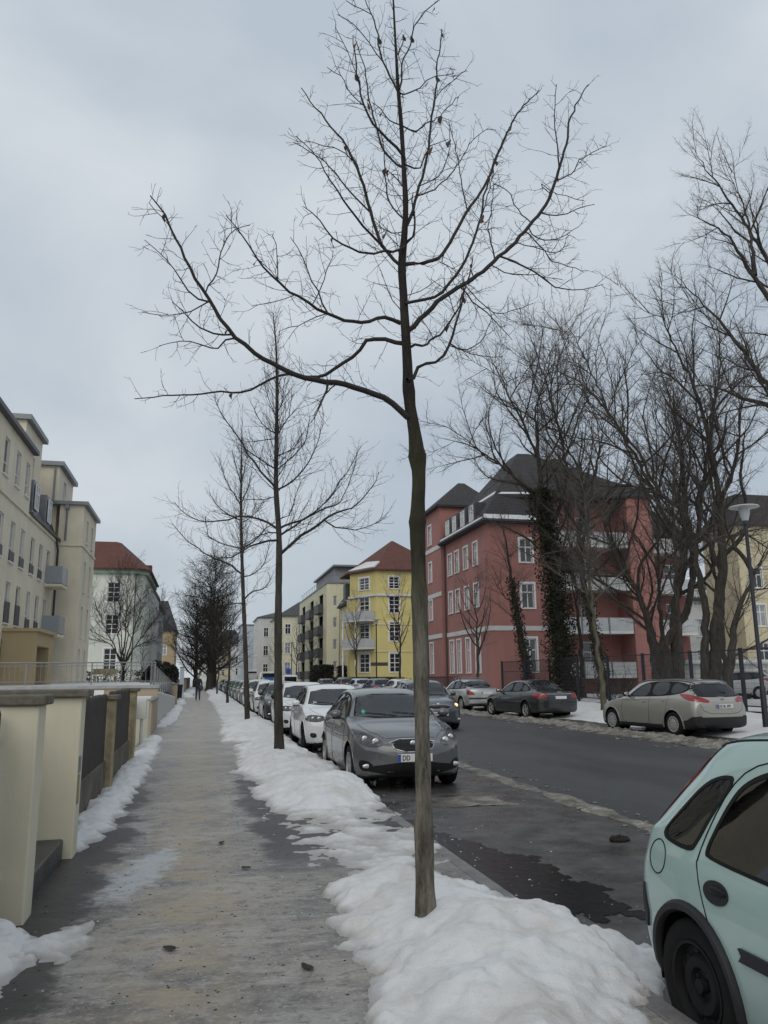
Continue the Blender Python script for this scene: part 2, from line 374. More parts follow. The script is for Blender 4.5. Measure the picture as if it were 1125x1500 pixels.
def thicken(o):
    at=o.data.attributes.new('thick','FLOAT','POINT'); at.data.foreach_set('value',np.full(len(o.data.vertices),.2,np.float32))
thicken(_vg)
def poly_dist(x,y,poly):
    """signed distance, positive inside"""
    p=np.array(poly,float); n=len(p); d=np.full(x.shape,1e9); ins=np.zeros(x.shape,bool)
    for i in range(n):
        a=p[i]; c=p[(i+1)%n]; e=c-a; t=np.clip(((x-a[0])*e[0]+(y-a[1])*e[1])/(e@e),0,1)
        d=np.minimum(d,np.hypot(x-a[0]-t*e[0],y-a[1]-t*e[1]))
        cr=((a[1]>y)!=(c[1]>y)); 
        with np.errstate(all='ignore'): xx=a[0]+(y-a[1])*e[0]/(e[1] if e[1] else 1e-9)
        ins^=cr&(x<xx)
    return np.where(ins,d,-d)
def snow(name,poly,H,edge,label,cell=.03,rough=.22,bumps=(),mt='snow',seed=1,farcell=None,patch=0,kind='structure'):
    p=np.array(poly); x0,y0=p.min(0)-.35; x1,y1=p.max(0)+.35
    def ter(x): return np.where(x<2.25,0,ROAD)
    def zf(x,y):
        s=poly_dist(x,y,poly)+rough*fbm(x*2.1,y*1.5,5,seed,.62)+.13*fbm(x*7,y*6,4,seed+9,.6)-patch*np.clip(fbm(x*1.7,y*2.2,4,seed+40)-.02,0,1)
        q=np.clip(s/edge,-.6,1); q=np.where(q>0,np.sin(q*pi/2)**1.15,q)
        z=q*H*(1+.35*fbm(x*1.1,y*1.1,4,seed+20))+np.where(q>0,.055*fbm(x*3.6,y*3.6,4,seed+30,.6)*np.minimum(1,q*3),0)+np.where(q>.06,.011*fbm(x*15,y*15,3,seed+31,.7)*np.minimum(1,q*4),0)
        for bx,by,br,bh in bumps: z=z+np.where(q>0,1,0)*bh*np.exp(-((x-bx)**2+(y-by)**2)/br**2)
        z=np.where(q<0,q*.25,np.minimum(z,.62))
        return z+ter(x)+.0
    o=grid(name,np.arange(x0,x1,cell),spaced(y0,y1,cell,farcell or cell),zf,M[mt],keep=lambda x,y,z: z>ter(x)-.012)
    co=np.empty(len(o.data.vertices)*3,np.float32); o.data.vertices.foreach_get('co',co); co=co.reshape(-1,3)
    at=o.data.attributes.new('thick','FLOAT','POINT'); at.data.foreach_set('value',(co[:,2]-ter(co[:,0])).astype(np.float32))
    tag(o,label,None,None,kind); return o
# the bank round the nearest tree, spilling off the kerb towards the green car
snow('snow_bank',[(.80,2.2),(.85,4.0),(.92,5.2),(.95,6.3),(1.25,6.85),(1.75,6.75),(2.1,6.0),(2.35,5.3),(2.62,5.0),(2.80,4.85),(2.85,4.6),(2.5,4.35),(2.18,4.05),(2.02,3.75),(1.93,3.3),(1.9,2.2)],.155,.75,
     'snow bank heaped round the nearest street tree',.025,.20,[(1.45,4.95,.5,.05),(1.85,4.3,.6,.07),(1.2,5.9,.5,.04),(1.37,4.94,.14,-.015)],seed=3)
# trodden thin crust between the banks
snow('snow_crust',[(.85,6.4),(.95,8.2),(.72,10.2),(1.3,10.6),(2.25,10.4),(2.3,8.6),(2.15,7.0),(1.4,6.6)],.03,.5,'thin trodden snow crust between the banks',.022,.5,seed=8,patch=.8)
snow('snow_bank',[(.95,9.7),(.85,11),(.72,13),(.65,15),(.8,17.2),(.9,19.5),(2.2,19.7),(2.4,17.5),(2.35,15.5),(2.42,13.5),(2.45,12),(2.4,10.6),(2.1,9.7),(1.5,9.5)],.16,.7,
     'snow bank along the kerb beside the grey hatchback',.035,.25,[(1.8,11.2,.7,.14),(1.3,15,.7,.10),(1.9,13.6,.5,.1)],seed=11,farcell=.06)
snow('snow_bank',[(.55,20.6),(.6,24),(.75,28),(.8,34),(.7,42),(.72,50),(.55,60),(.8,72),(.6,90),(.7,130),(2.3,130),(2.3,90),(2.4,60),(2.4,40),(2.45,30),(2.4,24),(2.3,20.3),(1.4,20)],.17,.6,
     'long snow bank along the kerb by the far tree row',.06,.25,[(1.5,25.5,.8,.12)],seed=15,farcell=.5)
# strip along the wall foot
snow('snow_strip',[(-1.35,8.1),(-.98,8.2),(-.86,9.2),(-.84,11),(-.80,13),(-.84,16),(-.82,19),(-.85,21.6),(-1.0,22.5),(-1.35,22.3)],.10,.24,
     'narrow snow strip along the dark wooden fence foot',.025,.10,seed=21,farcell=.05,mt='clean_snow')
snow('snow_strip',[(-1.4,26.8),(-1.0,27),(-.8,31),(-.85,36),(-.8,41),(-.9,45),(-1.4,45.5)],.15,.2,'narrow snow strip below the ramp wall',.04,.12,seed=23,farcell=.1,mt='clean_snow')
snow('snow_strip',[(-1.6,48),(-.9,48.5),(-.8,52),(-1.0,56),(-1.6,58)],.2,.3,'snow patch past the end of the ramp',.06,.12,seed=24,mt='clean_snow')
snow('snow_strip',[(-2.2,66),(-.5,66.5),(-.75,76),(-.5,90),(-.6,120),(-2.4,120)],.25,.4,'far snow strip along the garden walls',.12,.2,seed=25,farcell=.4,mt='clean_snow')
snow('snow_heap',[(-1.3,3.9),(-1.02,4.1),(-.88,4.7),(-.92,5.3),(-1.0,5.75),(-1.35,5.7)],.13,.22,'snow heap at the foot of the nearest gate pillar',.02,.12,seed=27,mt='clean_snow')
snow('snow_crust',[(-1.0,4.2),(-.62,4.5),(-.52,5.3),(-.5,5.9),(-.85,6.2),(-1.0,5.5)],.016,.3,'thin snow crust spread beside the gate pillar heap',.018,.5,seed=28,patch=1.7)
# slush ridges thrown up at both lane edges
def ridge(name,xc,y0,y1,w,H,seed,label):
    def zf(x,y):
        c=xc+.22*fbm(y*.35,y*0+3,3,seed); q=1-np.abs(x-c)/w+1.1*fbm(x*2.6,y*1.8,5,seed+3,.65)
        return ROAD+np.where(q>0,H*q*(1+.9*fbm(x*7,y*7,4,seed+5,.6)),q*.05)
    o=grid(name,np.arange(xc-1.6*w-.3,xc+1.6*w+.3,.035),spaced(y0,y1,.035,.3),zf,M['slush'],keep=lambda x,y,z:z>ROAD-.008)
    return tag(o,label,None,None,'stuff')
ridge('slush',4.86,3.5,60,.15,.022,31,'brown slush line between parking lane and driving lane')
ridge('slush',11.85,9,90,.62,.085,37,'dirty slush ridge under the parked cars on the far side')
ridge('slush',3.5,10.2,10.9,.55,.012,41,'slush patch on the asphalt in front of the grey hatchback')
# puddle along the kerb
def puddle(poly,label,seed):
    o=grid('puddle',np.arange(2.2,4.2,.03),np.arange(4.4,10.5,.03),lambda x,y:x*0+ROAD+.005,M['water'],
      keep=lambda x,y,z:(poly_dist(x,y,poly)+.42*fbm(x*2.6,y*2.6,5,seed,.7)-.03>0)&(x>2.27))
    tag(o,label,'puddle')
puddle([(2.2,8.9),(2.45,8.95),(2.75,7.9),(3.0,6.9),(3.05,6.1),(2.95,5.45),(2.7,5.3),(2.2,6.3)],'dark meltwater puddle lying along the kerb by the nearest tree',51)
# gully grate in the gutter
dr=empty('drain_grate',(2.42,9.2,ROAD),0,'iron gully grate in the gutter beside the kerb','drain')
b=MB(); b.box(-.17,.17,-.25,-.215,0,.014); b.box(-.17,.17,.215,.25,0,.014); b.box(-.17,-.135,-.215,.215,0,.014); b.box(.135,.17,-.215,.215,0,.014)
b.build('frame',M['darkzinc'],dr)
b=MB()
for i in range(7): b.box(-.135,.135,-.2+i*.06,-.175+i*.06,.001,.012)
b.build('bar',M['darkzinc'],dr)
b=MB(); b.box(-.134,.134,-.214,.214,.0,.003); b.build('pit',M['black'],dr)
# a frozen clod and litter on the parking lane
b=MB(); rr=random.Random(4); b.ball((0,0,.02),(.13,.11,.045),18)
b.v=[(x*(.7+.6*float(vnoise(np.array([x*22+9.]),np.array([y*22+z*30]),4)[0])),y*(.7+.6*float(vnoise(np.array([y*25+3.]),np.array([x*25+z*30]),6)[0])),z*(.5+1.0*float(vnoise(np.array([x*30+1.]),np.array([y*30.]),7)[0]))) for x,y,z in b.v]
b.v=[(x*.75,y*.65,z*.8) for x,y,z in b.v]; o=b.build('dirt_clod',mat('wet_dirt',(.022,.018,.014),.8,spec=.2,bump=.8,bscale=60,var=.5,vscale=30),smooth=20,loc=(4.15,7.75,ROAD)); tag(o,'dark dirt clod lying on the wet parking lane','dirt')
def stick(x,y,z,L,a,r,label):
    b=MB(); b.tube([(0,0,0),(L*.5*cos(a),L*.5*sin(a),.012),(L*cos(a),L*sin(a),0)],[r,r*.9,r*.5],6); o=b.build('fallen_twig',M['twig'],loc=(x,y,z)); tag(o,label,'twig')
stick(2.52,3.62,.0,.42,-1.15,.010,'dark fallen twig on the bare patch beside the rear wheel')
rr=random.Random(9)
for i,(x,y,lb) in enumerate([(.25,8.2,'dead leaf on the ice, farther of the two near the kerb side'),(.42,7.1,'dead leaf on the ice, nearer of the two near the kerb side'),(.62,4.7,'dark leaf on the pavement edge beside the nearest snow bank'),(-.12,5.2,'small dead leaf on the middle of the icy pavement')]):
    b=MB(); pts=[(.045*cos(a)*(1+.4*rr.random()),.022*sin(a)*(1+.5*rr.random()),.006+.012*rr.random()) for a in np.linspace(0,6.0,9)]
    b.add(pts+[(0,0,.02)],[(k,(k+1)%9,9) for k in range(9)]); o=b.build('fallen_leaf',M['twig'],loc=(x,y,.004)); o.rotation_euler.z=rr.random()*6
    tag(o,lb,'leaf')

# loose grit on the pavement, broken ice along the gutter and the slush line
def crumbs(name,n,f,mt,s0,s1,label,seed):
    rg=np.random.default_rng(seed); V=[];F=[]
    base=np.array([(1,0,0),(0,1,0),(-1,0,0),(0,-1,0),(0,0,.8),(.1,.1,-.3)],float); tri=np.array([(0,1,4),(1,2,4),(2,3,4),(3,0,4),(1,0,5),(2,1,5),(3,2,5),(0,3,5)])
    for i in range(n):
        x,y,z=f(rg); s=s0+(s1-s0)*rg.random()**2.5; p=base*(s*(.6+.8*rg.random((6,3))))*np.array([1.3,1.3,.45]); a=rg.random()*6.28; c,d=cos(a),sin(a); p=np.stack([p[:,0]*c-p[:,1]*d,p[:,0]*d+p[:,1]*c,p[:,2]],1)+np.array([x,y,z]); F.append(tri+len(V)*6); V.append(p)
    o=npmesh(name,np.concatenate(V),np.concatenate(F),mt,smooth=False); tag(o,label,None,None,'stuff')
crumbs('grit',1500,lambda g:(g.uniform(-1.0,1.1),3+22*g.random()**1.7,.001),mat('grit',(.055,.045,.035),.9,var=.6,vscale=40),.0025,.009,'scattered brown grit on the icy pavement',61)
crumbs('ice_crumbs',150,lambda g:(g.uniform(-1.0,1.2),3+14*g.random()**1.5,.002),M['clean_snow'],.003,.011,'small ice crumbs on the pavement',62)
crumbs('ice_crumbs',150,lambda g:(2.3+abs(g.normal(0,.45)),4.5+7*g.random(),ROAD+.005),M['snow'],.004,.014,'broken ice lying in the gutter and puddle',63)
crumbs('slush_crumbs',900,lambda g:(4.85+g.normal(0,.28),4+26*g.random()**1.4,ROAD+.004),M['slush'],.006,.045,'slush crumbs along the lane edge',64)
crumbs('slush_crumbs',900,lambda g:(11.7+g.normal(0,.55),12+30*g.random(),ROAD+.01),M['slush'],.02,.09,'slush lumps along the far parking edge',65)
# ------------------------------------------------------------------ cars
from mathutils.geometry import delaunay_2d_cdt
def pchip(xs,ys,x):
    xs=np.array(xs,float); ys=np.array(ys,float); h=np.diff(xs); d=np.diff(ys)/h; m=np.zeros(len(xs))
    for i in range(1,len(xs)-1):
        if d[i-1]*d[i]>0:
            w1=2*h[i]+h[i-1]; w2=h[i]+2*h[i-1]; m[i]=(w1+w2)/(w1/d[i-1]+w2/d[i])
    m[0]=d[0]; m[-1]=d[-1]
    k=np.clip(np.searchsorted(xs,x)-1,0,len(xs)-2); t=(x-xs[k])/h[k]
    return ys[k]*(1+2*t)*(1-t)**2+m[k]*h[k]*t*(1-t)**2+ys[k+1]*t*t*(3-2*t)+m[k+1]*h[k]*t*t*(t-1)
def chaikin(p,it,closed=False):
    p=[np.array(q,float) for q in p]
    for _ in range(it):
        q=[] if closed else [p[0]]; n=len(p)
        for i in range(n if closed else n-1):
            a=p[i]; b=p[(i+1)%n]; q+=[a*.75+b*.25,a*.25+b*.75]
        if not closed: q.append(p[-1])
        p=q
    return p
def paint(name,col,metal=.0,rough=.32,dirt=.35):
    n=NT(name); X,Y,Z=n.xyz(); g=n.noise(3,6,.7)
    lo=n.math('MULTIPLY',n.smooth(Z,.62,.22),n.ramp(g,.25,.7))
    c=n.mix(n.math('MULTIPLY',lo,dirt),col,(.10,.092,.08))
    ge=n.t.nodes.new('ShaderNodeNewGeometry'); c=n.mix(ge.outputs['Backfacing'],c,(.012,.012,.013))
    n.b.inputs['Coat Weight'].default_value=1; n.b.inputs['Coat Roughness'].default_value=.03; n.b.inputs['Specular IOR Level'].default_value=.3
    r=n.mix(lo,(rough,)*3,(.6,)*3)
    return n.out(c,r,metal)
M['tyre']=mat('tyre_rubber',(.011,.011,.011),.85,spec=.2,var=.3,vscale=12)
M['rim_black']=mat('steel_rim',(.011,.011,.012),.65,spec=.2,var=.4,vscale=8)
M['rim_silver']=mat('rim_silver',(.34,.34,.34),.4,metal=.3,var=.2,vscale=8)
M['carglass']=mat('car_glass',(.008,.010,.011),.03,spec=.3,ior=1.45,var=.8,vscale=2.2)
def see_glass(name,tint,k=1.0):
    m=bpy.data.materials.new(name); m.use_nodes=True; t=m.node_tree; N=t.nodes; N.remove(N['Principled BSDF']); o=N['Material Output']
    tr=N.new('ShaderNodeBsdfTransparent'); tr.inputs[0].default_value=(*tint,1); g=N.new('ShaderNodeBsdfGlossy'); g.inputs['Roughness'].default_value=.02; g.inputs[0].default_value=(.95,.97,1,1)
    f=N.new('ShaderNodeFresnel'); f.inputs[0].default_value=1.6; mx=N.new('ShaderNodeMixShader'); mu=N.new('ShaderNodeMath'); mu.operation='MULTIPLY'; mu.inputs[1].default_value=k; t.links.new(f.outputs[0],mu.inputs[0])
    t.links.new(mu.outputs[0],mx.inputs[0]); t.links.new(tr.outputs[0],mx.inputs[1]); t.links.new(g.outputs[0],mx.inputs[2]); t.links.new(mx.outputs[0],o.inputs[0]); return m
M['clearglass']=see_glass('tinted_car_glass',(.50,.54,.53))
M['clearscreen']=see_glass('clear_windscreen',(.55,.60,.59),1.25)
M['darkglass']=see_glass('dark_tinted_glass',(.22,.24,.24))
M['seat']=mat('seat_cloth',(.016,.016,.018),.9,spec=.2,var=.3,vscale=20)
M['screen']=mat('windscreen_glass',(.035,.042,.045),.04,spec=.8,ior=1.7,var=.8,vscale=2.6)
M['trim']=mat('rubber_trim',(.007,.007,.007),.6,spec=.2)
M['greyplastic']=mat('dark_grey_plastic',(.022,.022,.024),.6,spec=.3,bump=.1,bscale=80)
M['chrome']=mat('chrome',(.55,.55,.56),.18,metal=.9)
M['lampglass']=mat('lamp_glass',(.035,.037,.038),.05,spec=.8,var=.9,vscale=14)
M['lampbowl']=mat('lamp_reflector',(.62,.62,.60),.15,metal=.6)
def emit(name,col,st):
    m=mat(name,col,.3); b=m.node_tree.nodes['Principled BSDF']; b.inputs['Emission Color'].default_value=(*col,1); b.inputs['Emission Strength'].default_value=st; return m
M['lit']=emit('lit_headlamp',(1,.75,.42),.9)
M['litred']=emit('lit_tail_lamp',(.9,.03,.02),.8)
M['redlamp']=mat('red_lamp',(.26,.010,.014),.12,spec=.8,var=.35,vscale=9)
M['plate']=mat('plate_white',(.62,.62,.60),.4)
M['euro']=mat('plate_blue',(.02,.06,.30),.4)
M['ink']=mat('plate_ink',(.012,.012,.012),.5)
M['sticker']=mat('green_sticker',(.05,.35,.22),.4)

def text_mesh(s,size,mt,parent,M4,name='lettering',ext=.002):
    cu=bpy.data.curves.new('txt','FONT'); cu.body=s; cu.size=size; cu.extrude=ext; cu.align_x='CENTER'; cu.align_y='CENTER'; cu.offset=.0018*size/.1
    t=bpy.data.objects.new('txt',cu); C.objects.link(t); dg=bpy.context.evaluated_depsgraph_get(); dg.update()
    me=bpy.data.meshes.new_from_object(t.evaluated_get(dg)); bpy.data.objects.remove(t); bpy.data.curves.remove(cu)
    me.transform(M4); me.materials.clear(); me.materials.append(mt); me.name=name
    o=bpy.data.objects.new(name,me); C.objects.link(o); o.parent=parent; return o

def make_wheel(root,x,y,R,wd,kind,side,share):
    key=(R,wd,kind)
    if key not in share:
        Mx=Matrix.Rotation(pi/2,4,'Y'); r=R
        b=MB(); rr=.66*r
        b.lathe([(rr*.97,-wd/2),(r*.93,-wd/2+.01),(r*.985,-wd/2+.03),(r,-wd/2+.05),(r,wd/2-.05),(r*.985,wd/2-.025),(r*.95,wd/2-.008),(r*.86,wd/2),(r*.74,wd/2-.002),(rr,wd/2-.012)],40,Mx)
        b.lathe([(rr*1.01,wd/2-.012),(rr*.98,-.02),(.001,-.02)],40,Mx)
        b.lathe([(rr*.97,-wd/2),(.001,-wd/2)],40,Mx)
        wheel=b.build('wheel',M['tyre'],root,smooth=50)
        b=MB()
        if kind=='alloy':
            b.lathe([(rr*.99,wd/2-.012),(rr*1.0,wd/2-.002),(rr*.94,wd/2-.004),(rr*.90,wd/2-.03),(rr*.88,wd/2-.05)],36,Mx)
            b.lathe([(.07,wd/2-.06),(.065,wd/2-.02),(.03,wd/2-.012),(.001,wd/2-.012)],20,Mx)
            for k in range(5):
                for s_ in (-.13,.13):
                    a=2*pi*k/5+s_; d=Vector((0,cos(a),sin(a))); t=Vector((0,-sin(a),cos(a)))
                    P=[d*.05+t*(.018)*-1,d*.05+t*.018,d*rr*.93+t*.014,d*rr*.93-t*.014]
                    b.add([p+Vector((wd/2-.016,0,0)) for p in P]+[p+Vector((wd/2-.045,0,0)) for p in P],[(0,1,2,3),(0,4,5,1),(1,5,6,2),(2,6,7,3),(3,7,4,0)])
            mt=M['rim_silver']
        elif kind=='cap':
            b.lathe([(rr*1.0,wd/2-.012),(rr*1.0,wd/2),(rr*.9,wd/2+.004),(rr*.80,wd/2-.002)],36,Mx)
            b.lathe([(rr*.64,wd/2-.004),(rr*.5,wd/2+.006),(rr*.2,wd/2+.008),(.03,wd/2+.006),(.001,wd/2+.006)],36,Mx)
            for k in range(12):
                a0=2*pi*k/12; ps=[]
                for q in (-.15,.0,.15): ps.append((q,))
                A=[a0-.17,a0+.17]
                P=[Vector((wd/2-.002,rr*.82*cos(a),rr*.82*sin(a))) for a in A]+[Vector((wd/2-.004,rr*.62*cos(a),rr*.62*sin(a))) for a in A[::-1]]
                b.add(P,[(0,1,2,3)])
            mt=M['rim_silver']
        else:
            b.lathe([(rr*1.0,wd/2-.012),(rr*1.0,wd/2-.004),(rr*.93,wd/2-.006),(rr*.88,wd/2-.045),(rr*.74,wd/2-.05),(rr*.62,wd/2-.025),(rr*.4,wd/2-.03),(rr*.34,wd/2-.055),(rr*.18,wd/2-.055),(rr*.16,wd/2-.02),(.001,wd/2-.018)],36,Mx)
            for k in range(10):
                a=2*pi*k/10; b.ball((wd/2-.046,rr*.78*cos(a),rr*.78*sin(a)),(.004,.022,.022),8,1)
            for k in range(4):
                a=2*pi*k/4+.4; b.ball((wd/2-.05,rr*.27*cos(a),rr*.27*sin(a)),(.012,.012,.012),8)
            mt=[M['rim_black'],M['black']]
        rim=b.build('rim',mt,wheel,smooth=40)
        share[key]=(wheel,rim)
    else:
        w0,r0=share[key]; wheel=w0.copy(); C.objects.link(wheel); wheel.parent=root
        rim=r0.copy(); C.objects.link(rim); rim.parent=wheel
    wheel.location=(x,y,R); wheel.rotation_euler=(random.random()*6,0,0) if side>0 else (random.random()*6,0,pi)
    return wheel

def cabin(root,S,L,Y):
    wr=S.get('rearseat',S['uw'][1]-.35); fu=S['uw'][0]+1.28
    for x in (-.36,.36):
        b=MB(); b.box(x-.23,x+.23,Y(fu+.12),Y(fu-.42),.38,.55); o=b.build('seat',M['seat'],root,bevel=.05)
        b=MB(); b.add([(x+sx*.22,Y(u),z) for sx in (-1,1) for u,z in ((fu+.02,.5),(fu+.20,.5),(fu+.36,1.10),(fu+.24,1.10))],[(0,1,2,3),(7,6,5,4),(0,4,5,1),(1,5,6,2),(2,6,7,3),(3,7,4,0)]); b.build('seat_back',M['seat'],o,bevel=.05)
        b=MB(); b.box(x-.12,x+.12,Y(fu+.40),Y(fu+.28),1.13,1.27); b.build('headrest',M['seat'],o,bevel=.04)
    b=MB(); b.add([(sx*.62,Y(u),z) for sx in (-1,1) for u,z in ((wr-.05,.45),(wr+.2,.45),(wr+.38,1.02),(wr+.25,1.02))],[(0,1,2,3),(7,6,5,4),(0,4,5,1),(1,5,6,2),(2,6,7,3),(3,7,4,0)]); o=b.build('rear_seat',M['seat'],root,bevel=.05)
    for x in (-.36,.36): b=MB(); b.box(x-.12,x+.12,Y(wr+.40),Y(wr+.29),1.04,1.15); b.build('headrest',M['seat'],o,bevel=.04)
    cw=S['uw'][0]+.42
    b=MB(); b.box(-.66,.66,Y(cw+.42),Y(cw),.62,.93); b.build('dashboard',M['seat'],root,bevel=.06)
    b=MB(); b.box(-.70,.70,Y(L-.35),Y(.9),.26,.33); b.build('cabin_floor',M['black'],root)
    b=MB(); b.tube([(-.36+.18*cos(a),Y(cw+.55)+.05*sin(a),.90+.17*sin(a)) for a in np.linspace(0,2*pi,17)],.014,6); b.build('steering_wheel',M['black'],root,smooth=60)
def build_car(name,S):
    """S: spec dict.  local frame: +y is the nose, z=0 the ground"""
    L=S['L']; root=empty(name); Y=lambda u: L/2-u
    K=np.array(S['keys'],float); u0,u1=K[0,0],K[-1,0]
    N=S.get('n',84); us=np.linspace(u0,u1,N)
    col=[pchip(K[:,0],K[:,i],us) for i in range(1,8)]
    fl=S.get('flank',.012)
    secs=[]
    for i,u in enumerate(us):
        zb,w,zt,wt,zr,wr,zz=[c[i] for c in col]
        zm=zb+(zt-zb)*.52; g=lambda a,b,t:a+(b-a)*t
        P=[(0,zb),(.5*w,zb),(.88*w,zb),(.955*w,zb+.035),(.98*w,zb+.12),(w-fl*.3,g(zb,zt,.36)),(w,zm),(w-fl,g(zm,zt,.55)),(g(w,wt,.75),zt-.03),(wt,zt+.005),
           (g(wt,wr,.2),g(zt,zr,.25)),(g(wt,wr,.60),g(zt,zr,.68)),(g(wt,wr,.93),g(zt,zr,.95)),(wr*.965,g(zr,zz,.28)),(wr*.80,g(zr,zz,.66)),(wr*.42,g(zr,zz,.95)),(0,zz)]
        secs.append(np.array(chaikin(P,2)))
    n=len(secs[0])
    rings=[]                                  # (u, section)
    def cap(sec,u,dome,sgn,zc):
        out=[]
        for s in (.985,.95,.88,.76,.6,.4,.2,.0):
            q=sec.copy(); q[:,0]*=s; q[:,1]=zc+(q[:,1]-zc)*(1-(1-s)*S.get('capz',.9)) if s>.0 else zc+(q[:,1]-zc)*.1
            out.append((u+sgn*dome*sqrt(max(0,1-s*s)),q))
        return out
    f=secs[0]; zc=S.get('zcf',.42); rings=[(u,s) for u,s in cap(f,u0,S['domef'],-1,zc)[::-1]]
    rings+=list(zip(us,secs)); rings+=cap(secs[-1],u1,S['domer'],1,S.get('zcr',.6))
    V=[]; wmax=max(K[:,2])
    for u,s in rings:
        k=np.abs(s[:,0])/wmax
        du=S['sweepf']*k**2.3*math.exp(-(max(u,0)/S.get('decf',.55))**1.4)-S['sweepr']*k**2.3*math.exp(-(max(L-u,0)/S.get('decr',.5))**1.4)
        V.append(np.stack([s[:,0],L/2-(u+du),s[:,1]],1))
    R=len(V); V=np.concatenate(V); VL=V.copy(); VL[:,0]*=-1
    bm=bmesh.new(); vr=[bm.verts.new(p) for p in V]; vl=[bm.verts.new(p) for p in VL]
    for i in range(R-1):
        for j in range(n-1):
            a,b_,c,d=i*n+j,i*n+j+1,(i+1)*n+j+1,(i+1)*n+j
            bm.faces.new((vr[a],vr[d],vr[c],vr[b_])); bm.faces.new((vl[a],vl[b_],vl[c],vl[d]))
    bmesh.ops.remove_doubles(bm,verts=bm.verts,dist=2e-4)
    bmesh.ops.dissolve_degenerate(bm,edges=bm.edges,dist=1e-5)
    bmesh.ops.recalc_face_normals(bm,faces=bm.faces)
    bvh=BVHTree.FromBMesh(bm)
    # wheel arches
    WR=S['R']
    for uw in S['uw']:
        ra=WR+S.get('gap',.055); yc=Y(uw); zc=WR+.01
        din=lambda v: (v.co.y-yc)**2+(v.co.z-zc)**2<ra*ra and abs(v.co.x)>.5*wmax
        dead=[fc for fc in bm.faces if all(din(v) for v in fc.verts)]
        bmesh.ops.delete(bm,geom=dead,context='FACES')
        for v in bm.verts:
            if v.link_faces and din(v):
                d=Vector((0,v.co.y-yc,v.co.z-zc)); 
                if d.length>1e-4: d=d.normalized()*ra; v.co.y=yc+d.y; v.co.z=zc+d.z
    def hit(p,d):
        d=Vector(d).normalized(); p=Vector(p)
        h=bvh.ray_cast(p-d*2.5,d)
        if h[0] is None: h=bvh.find_nearest(p)
        nrm=h[1] if h[1].dot(d)<0 else -h[1]
        return h[0],nrm
    def cut(poly,plane,cond,dirf):
        q=np.array(chaikin(poly,2 if plane=='yz' else 1,True)); 
        cand=[v for v in bm.verts if v.link_faces and cond(v.co)]
        if not cand: return
        A=np.array([[v.co.y if plane=='yz' else v.co.x, v.co.z] for v in cand]); dd=poly_dist(A[:,0],A[:,1],q); ins={cand[i] for i in range(len(cand)) if dd[i]>0}
        bmesh.ops.delete(bm,geom=[fc for fc in bm.faces if all(v in ins for v in fc.verts)],context='FACES')
        for v in ins:
            if not v.is_valid or not v.link_faces: continue
            p=np.array([v.co.y if plane=='yz' else v.co.x, v.co.z]); best=None
            for i in range(len(q)):
                a=q[i]; e=q[(i+1)%len(q)]-a; t=min(1,max(0,((p-a)@e)/(e@e+1e-12))); r_=a+e*t; d_=np.hypot(*(p-r_))
                if best is None or d_<best[0]: best=(d_,r_)
            r_=best[1]; P=Vector((v.co.x,r_[0],r_[1])) if plane=='yz' else Vector((r_[0],v.co.y,r_[1]))
            h,_n=hit(P,dirf(v.co)); v.co=h
    PANES=S.get('panes',[])
    for w in PANES:
        pl=[(Y(u),z) for u,z in w]
        for sx in (1,-1): cut(pl,'yz',lambda c,sx=sx: c.x*sx>.3,lambda c,sx=sx:(-sx,0,0))
    sy=lambda l: l+[(-x,z) for x,z in l[::-1]]
    if 'ws' in S: cut(sy(S['ws']),'xz',lambda c: .9<L/2-c.y<2.3,lambda c:(0,-1,0))
    if 'rw' in S: cut(sy(S['rw']),'xz',lambda c: L/2-c.y>L-1.75,lambda c:(0,1,0))
    me=bpy.data.meshes.new('body')
    zdark=S.get('zdark',.0)
    for fc in bm.faces:
        c=fc.calc_center_median()
        fc.material_index=1 if (fc.normal.z<-.6 and c.z<.4) or c.z<zdark else 0
        fc.smooth=True
    bm.to_mesh(me); bm.free(); me.set_sharp_from_angle(angle=radians(60))
    me.materials.append(S['paint']); me.materials.append(M['greyplastic'])
    body=bpy.data.objects.new('body',me); C.objects.link(body); body.parent=root
    def patch(nm,pts,d,mt,off=.004,par=None,rnd=2,cell=.045,skirt=.012,mirror=False,holes=()):
        d=Vector(d).normalized(); res=[]
        for sx in ((1,-1) if mirror else (1,)):
            dd=Vector((d.x*sx,d.y,d.z)); p3=[Vector((p[0]*sx,p[1],p[2])) for p in pts]
            a=dd.cross(Vector((0,0,1))).normalized(); b_=a.cross(dd)
            q=[np.array((p.dot(a),p.dot(b_))) for p in p3]
            if rnd: q=chaikin(q,rnd,True)
            r_=[]
            for i in range(len(q)):
                e=q[(i+1)%len(q)]-q[i]; m_=max(1,int(np.hypot(*e)/cell)); r_+=[q[i]+e*t/m_ for t in range(m_)]
            q=np.array(r_); lo=q.min(0); hi=q.max(0); gx,gy=np.meshgrid(np.arange(lo[0]+cell/2,hi[0],cell),np.arange(lo[1]+cell/2,hi[1],cell))
            dd_=poly_dist(gx,gy,q); ins=dd_>cell*.35; inner=np.stack([gx[ins],gy[ins]],1)
            allp=[Vector(p) for p in q]+[Vector(p) for p in inner]; nb=len(q)
            ed=[]; HQ=[]
            for hp,hr in holes:
                hq=[np.array((Vector((p[0]*sx,p[1],p[2])).dot(a),Vector((p[0]*sx,p[1],p[2])).dot(b_))) for p in hp]; hq=np.array(chaikin(hq,hr,True)) if hr else np.array(hq); HQ.append(hq); k0=len(allp); allp+=[Vector(p) for p in hq]; ed+=[(k0+i,k0+(i+1)%len(hq)) for i in range(len(hq))]
            vo,_,fo,ov,_,_=delaunay_2d_cdt(allp,ed,[list(range(nb))],1,1e-5)
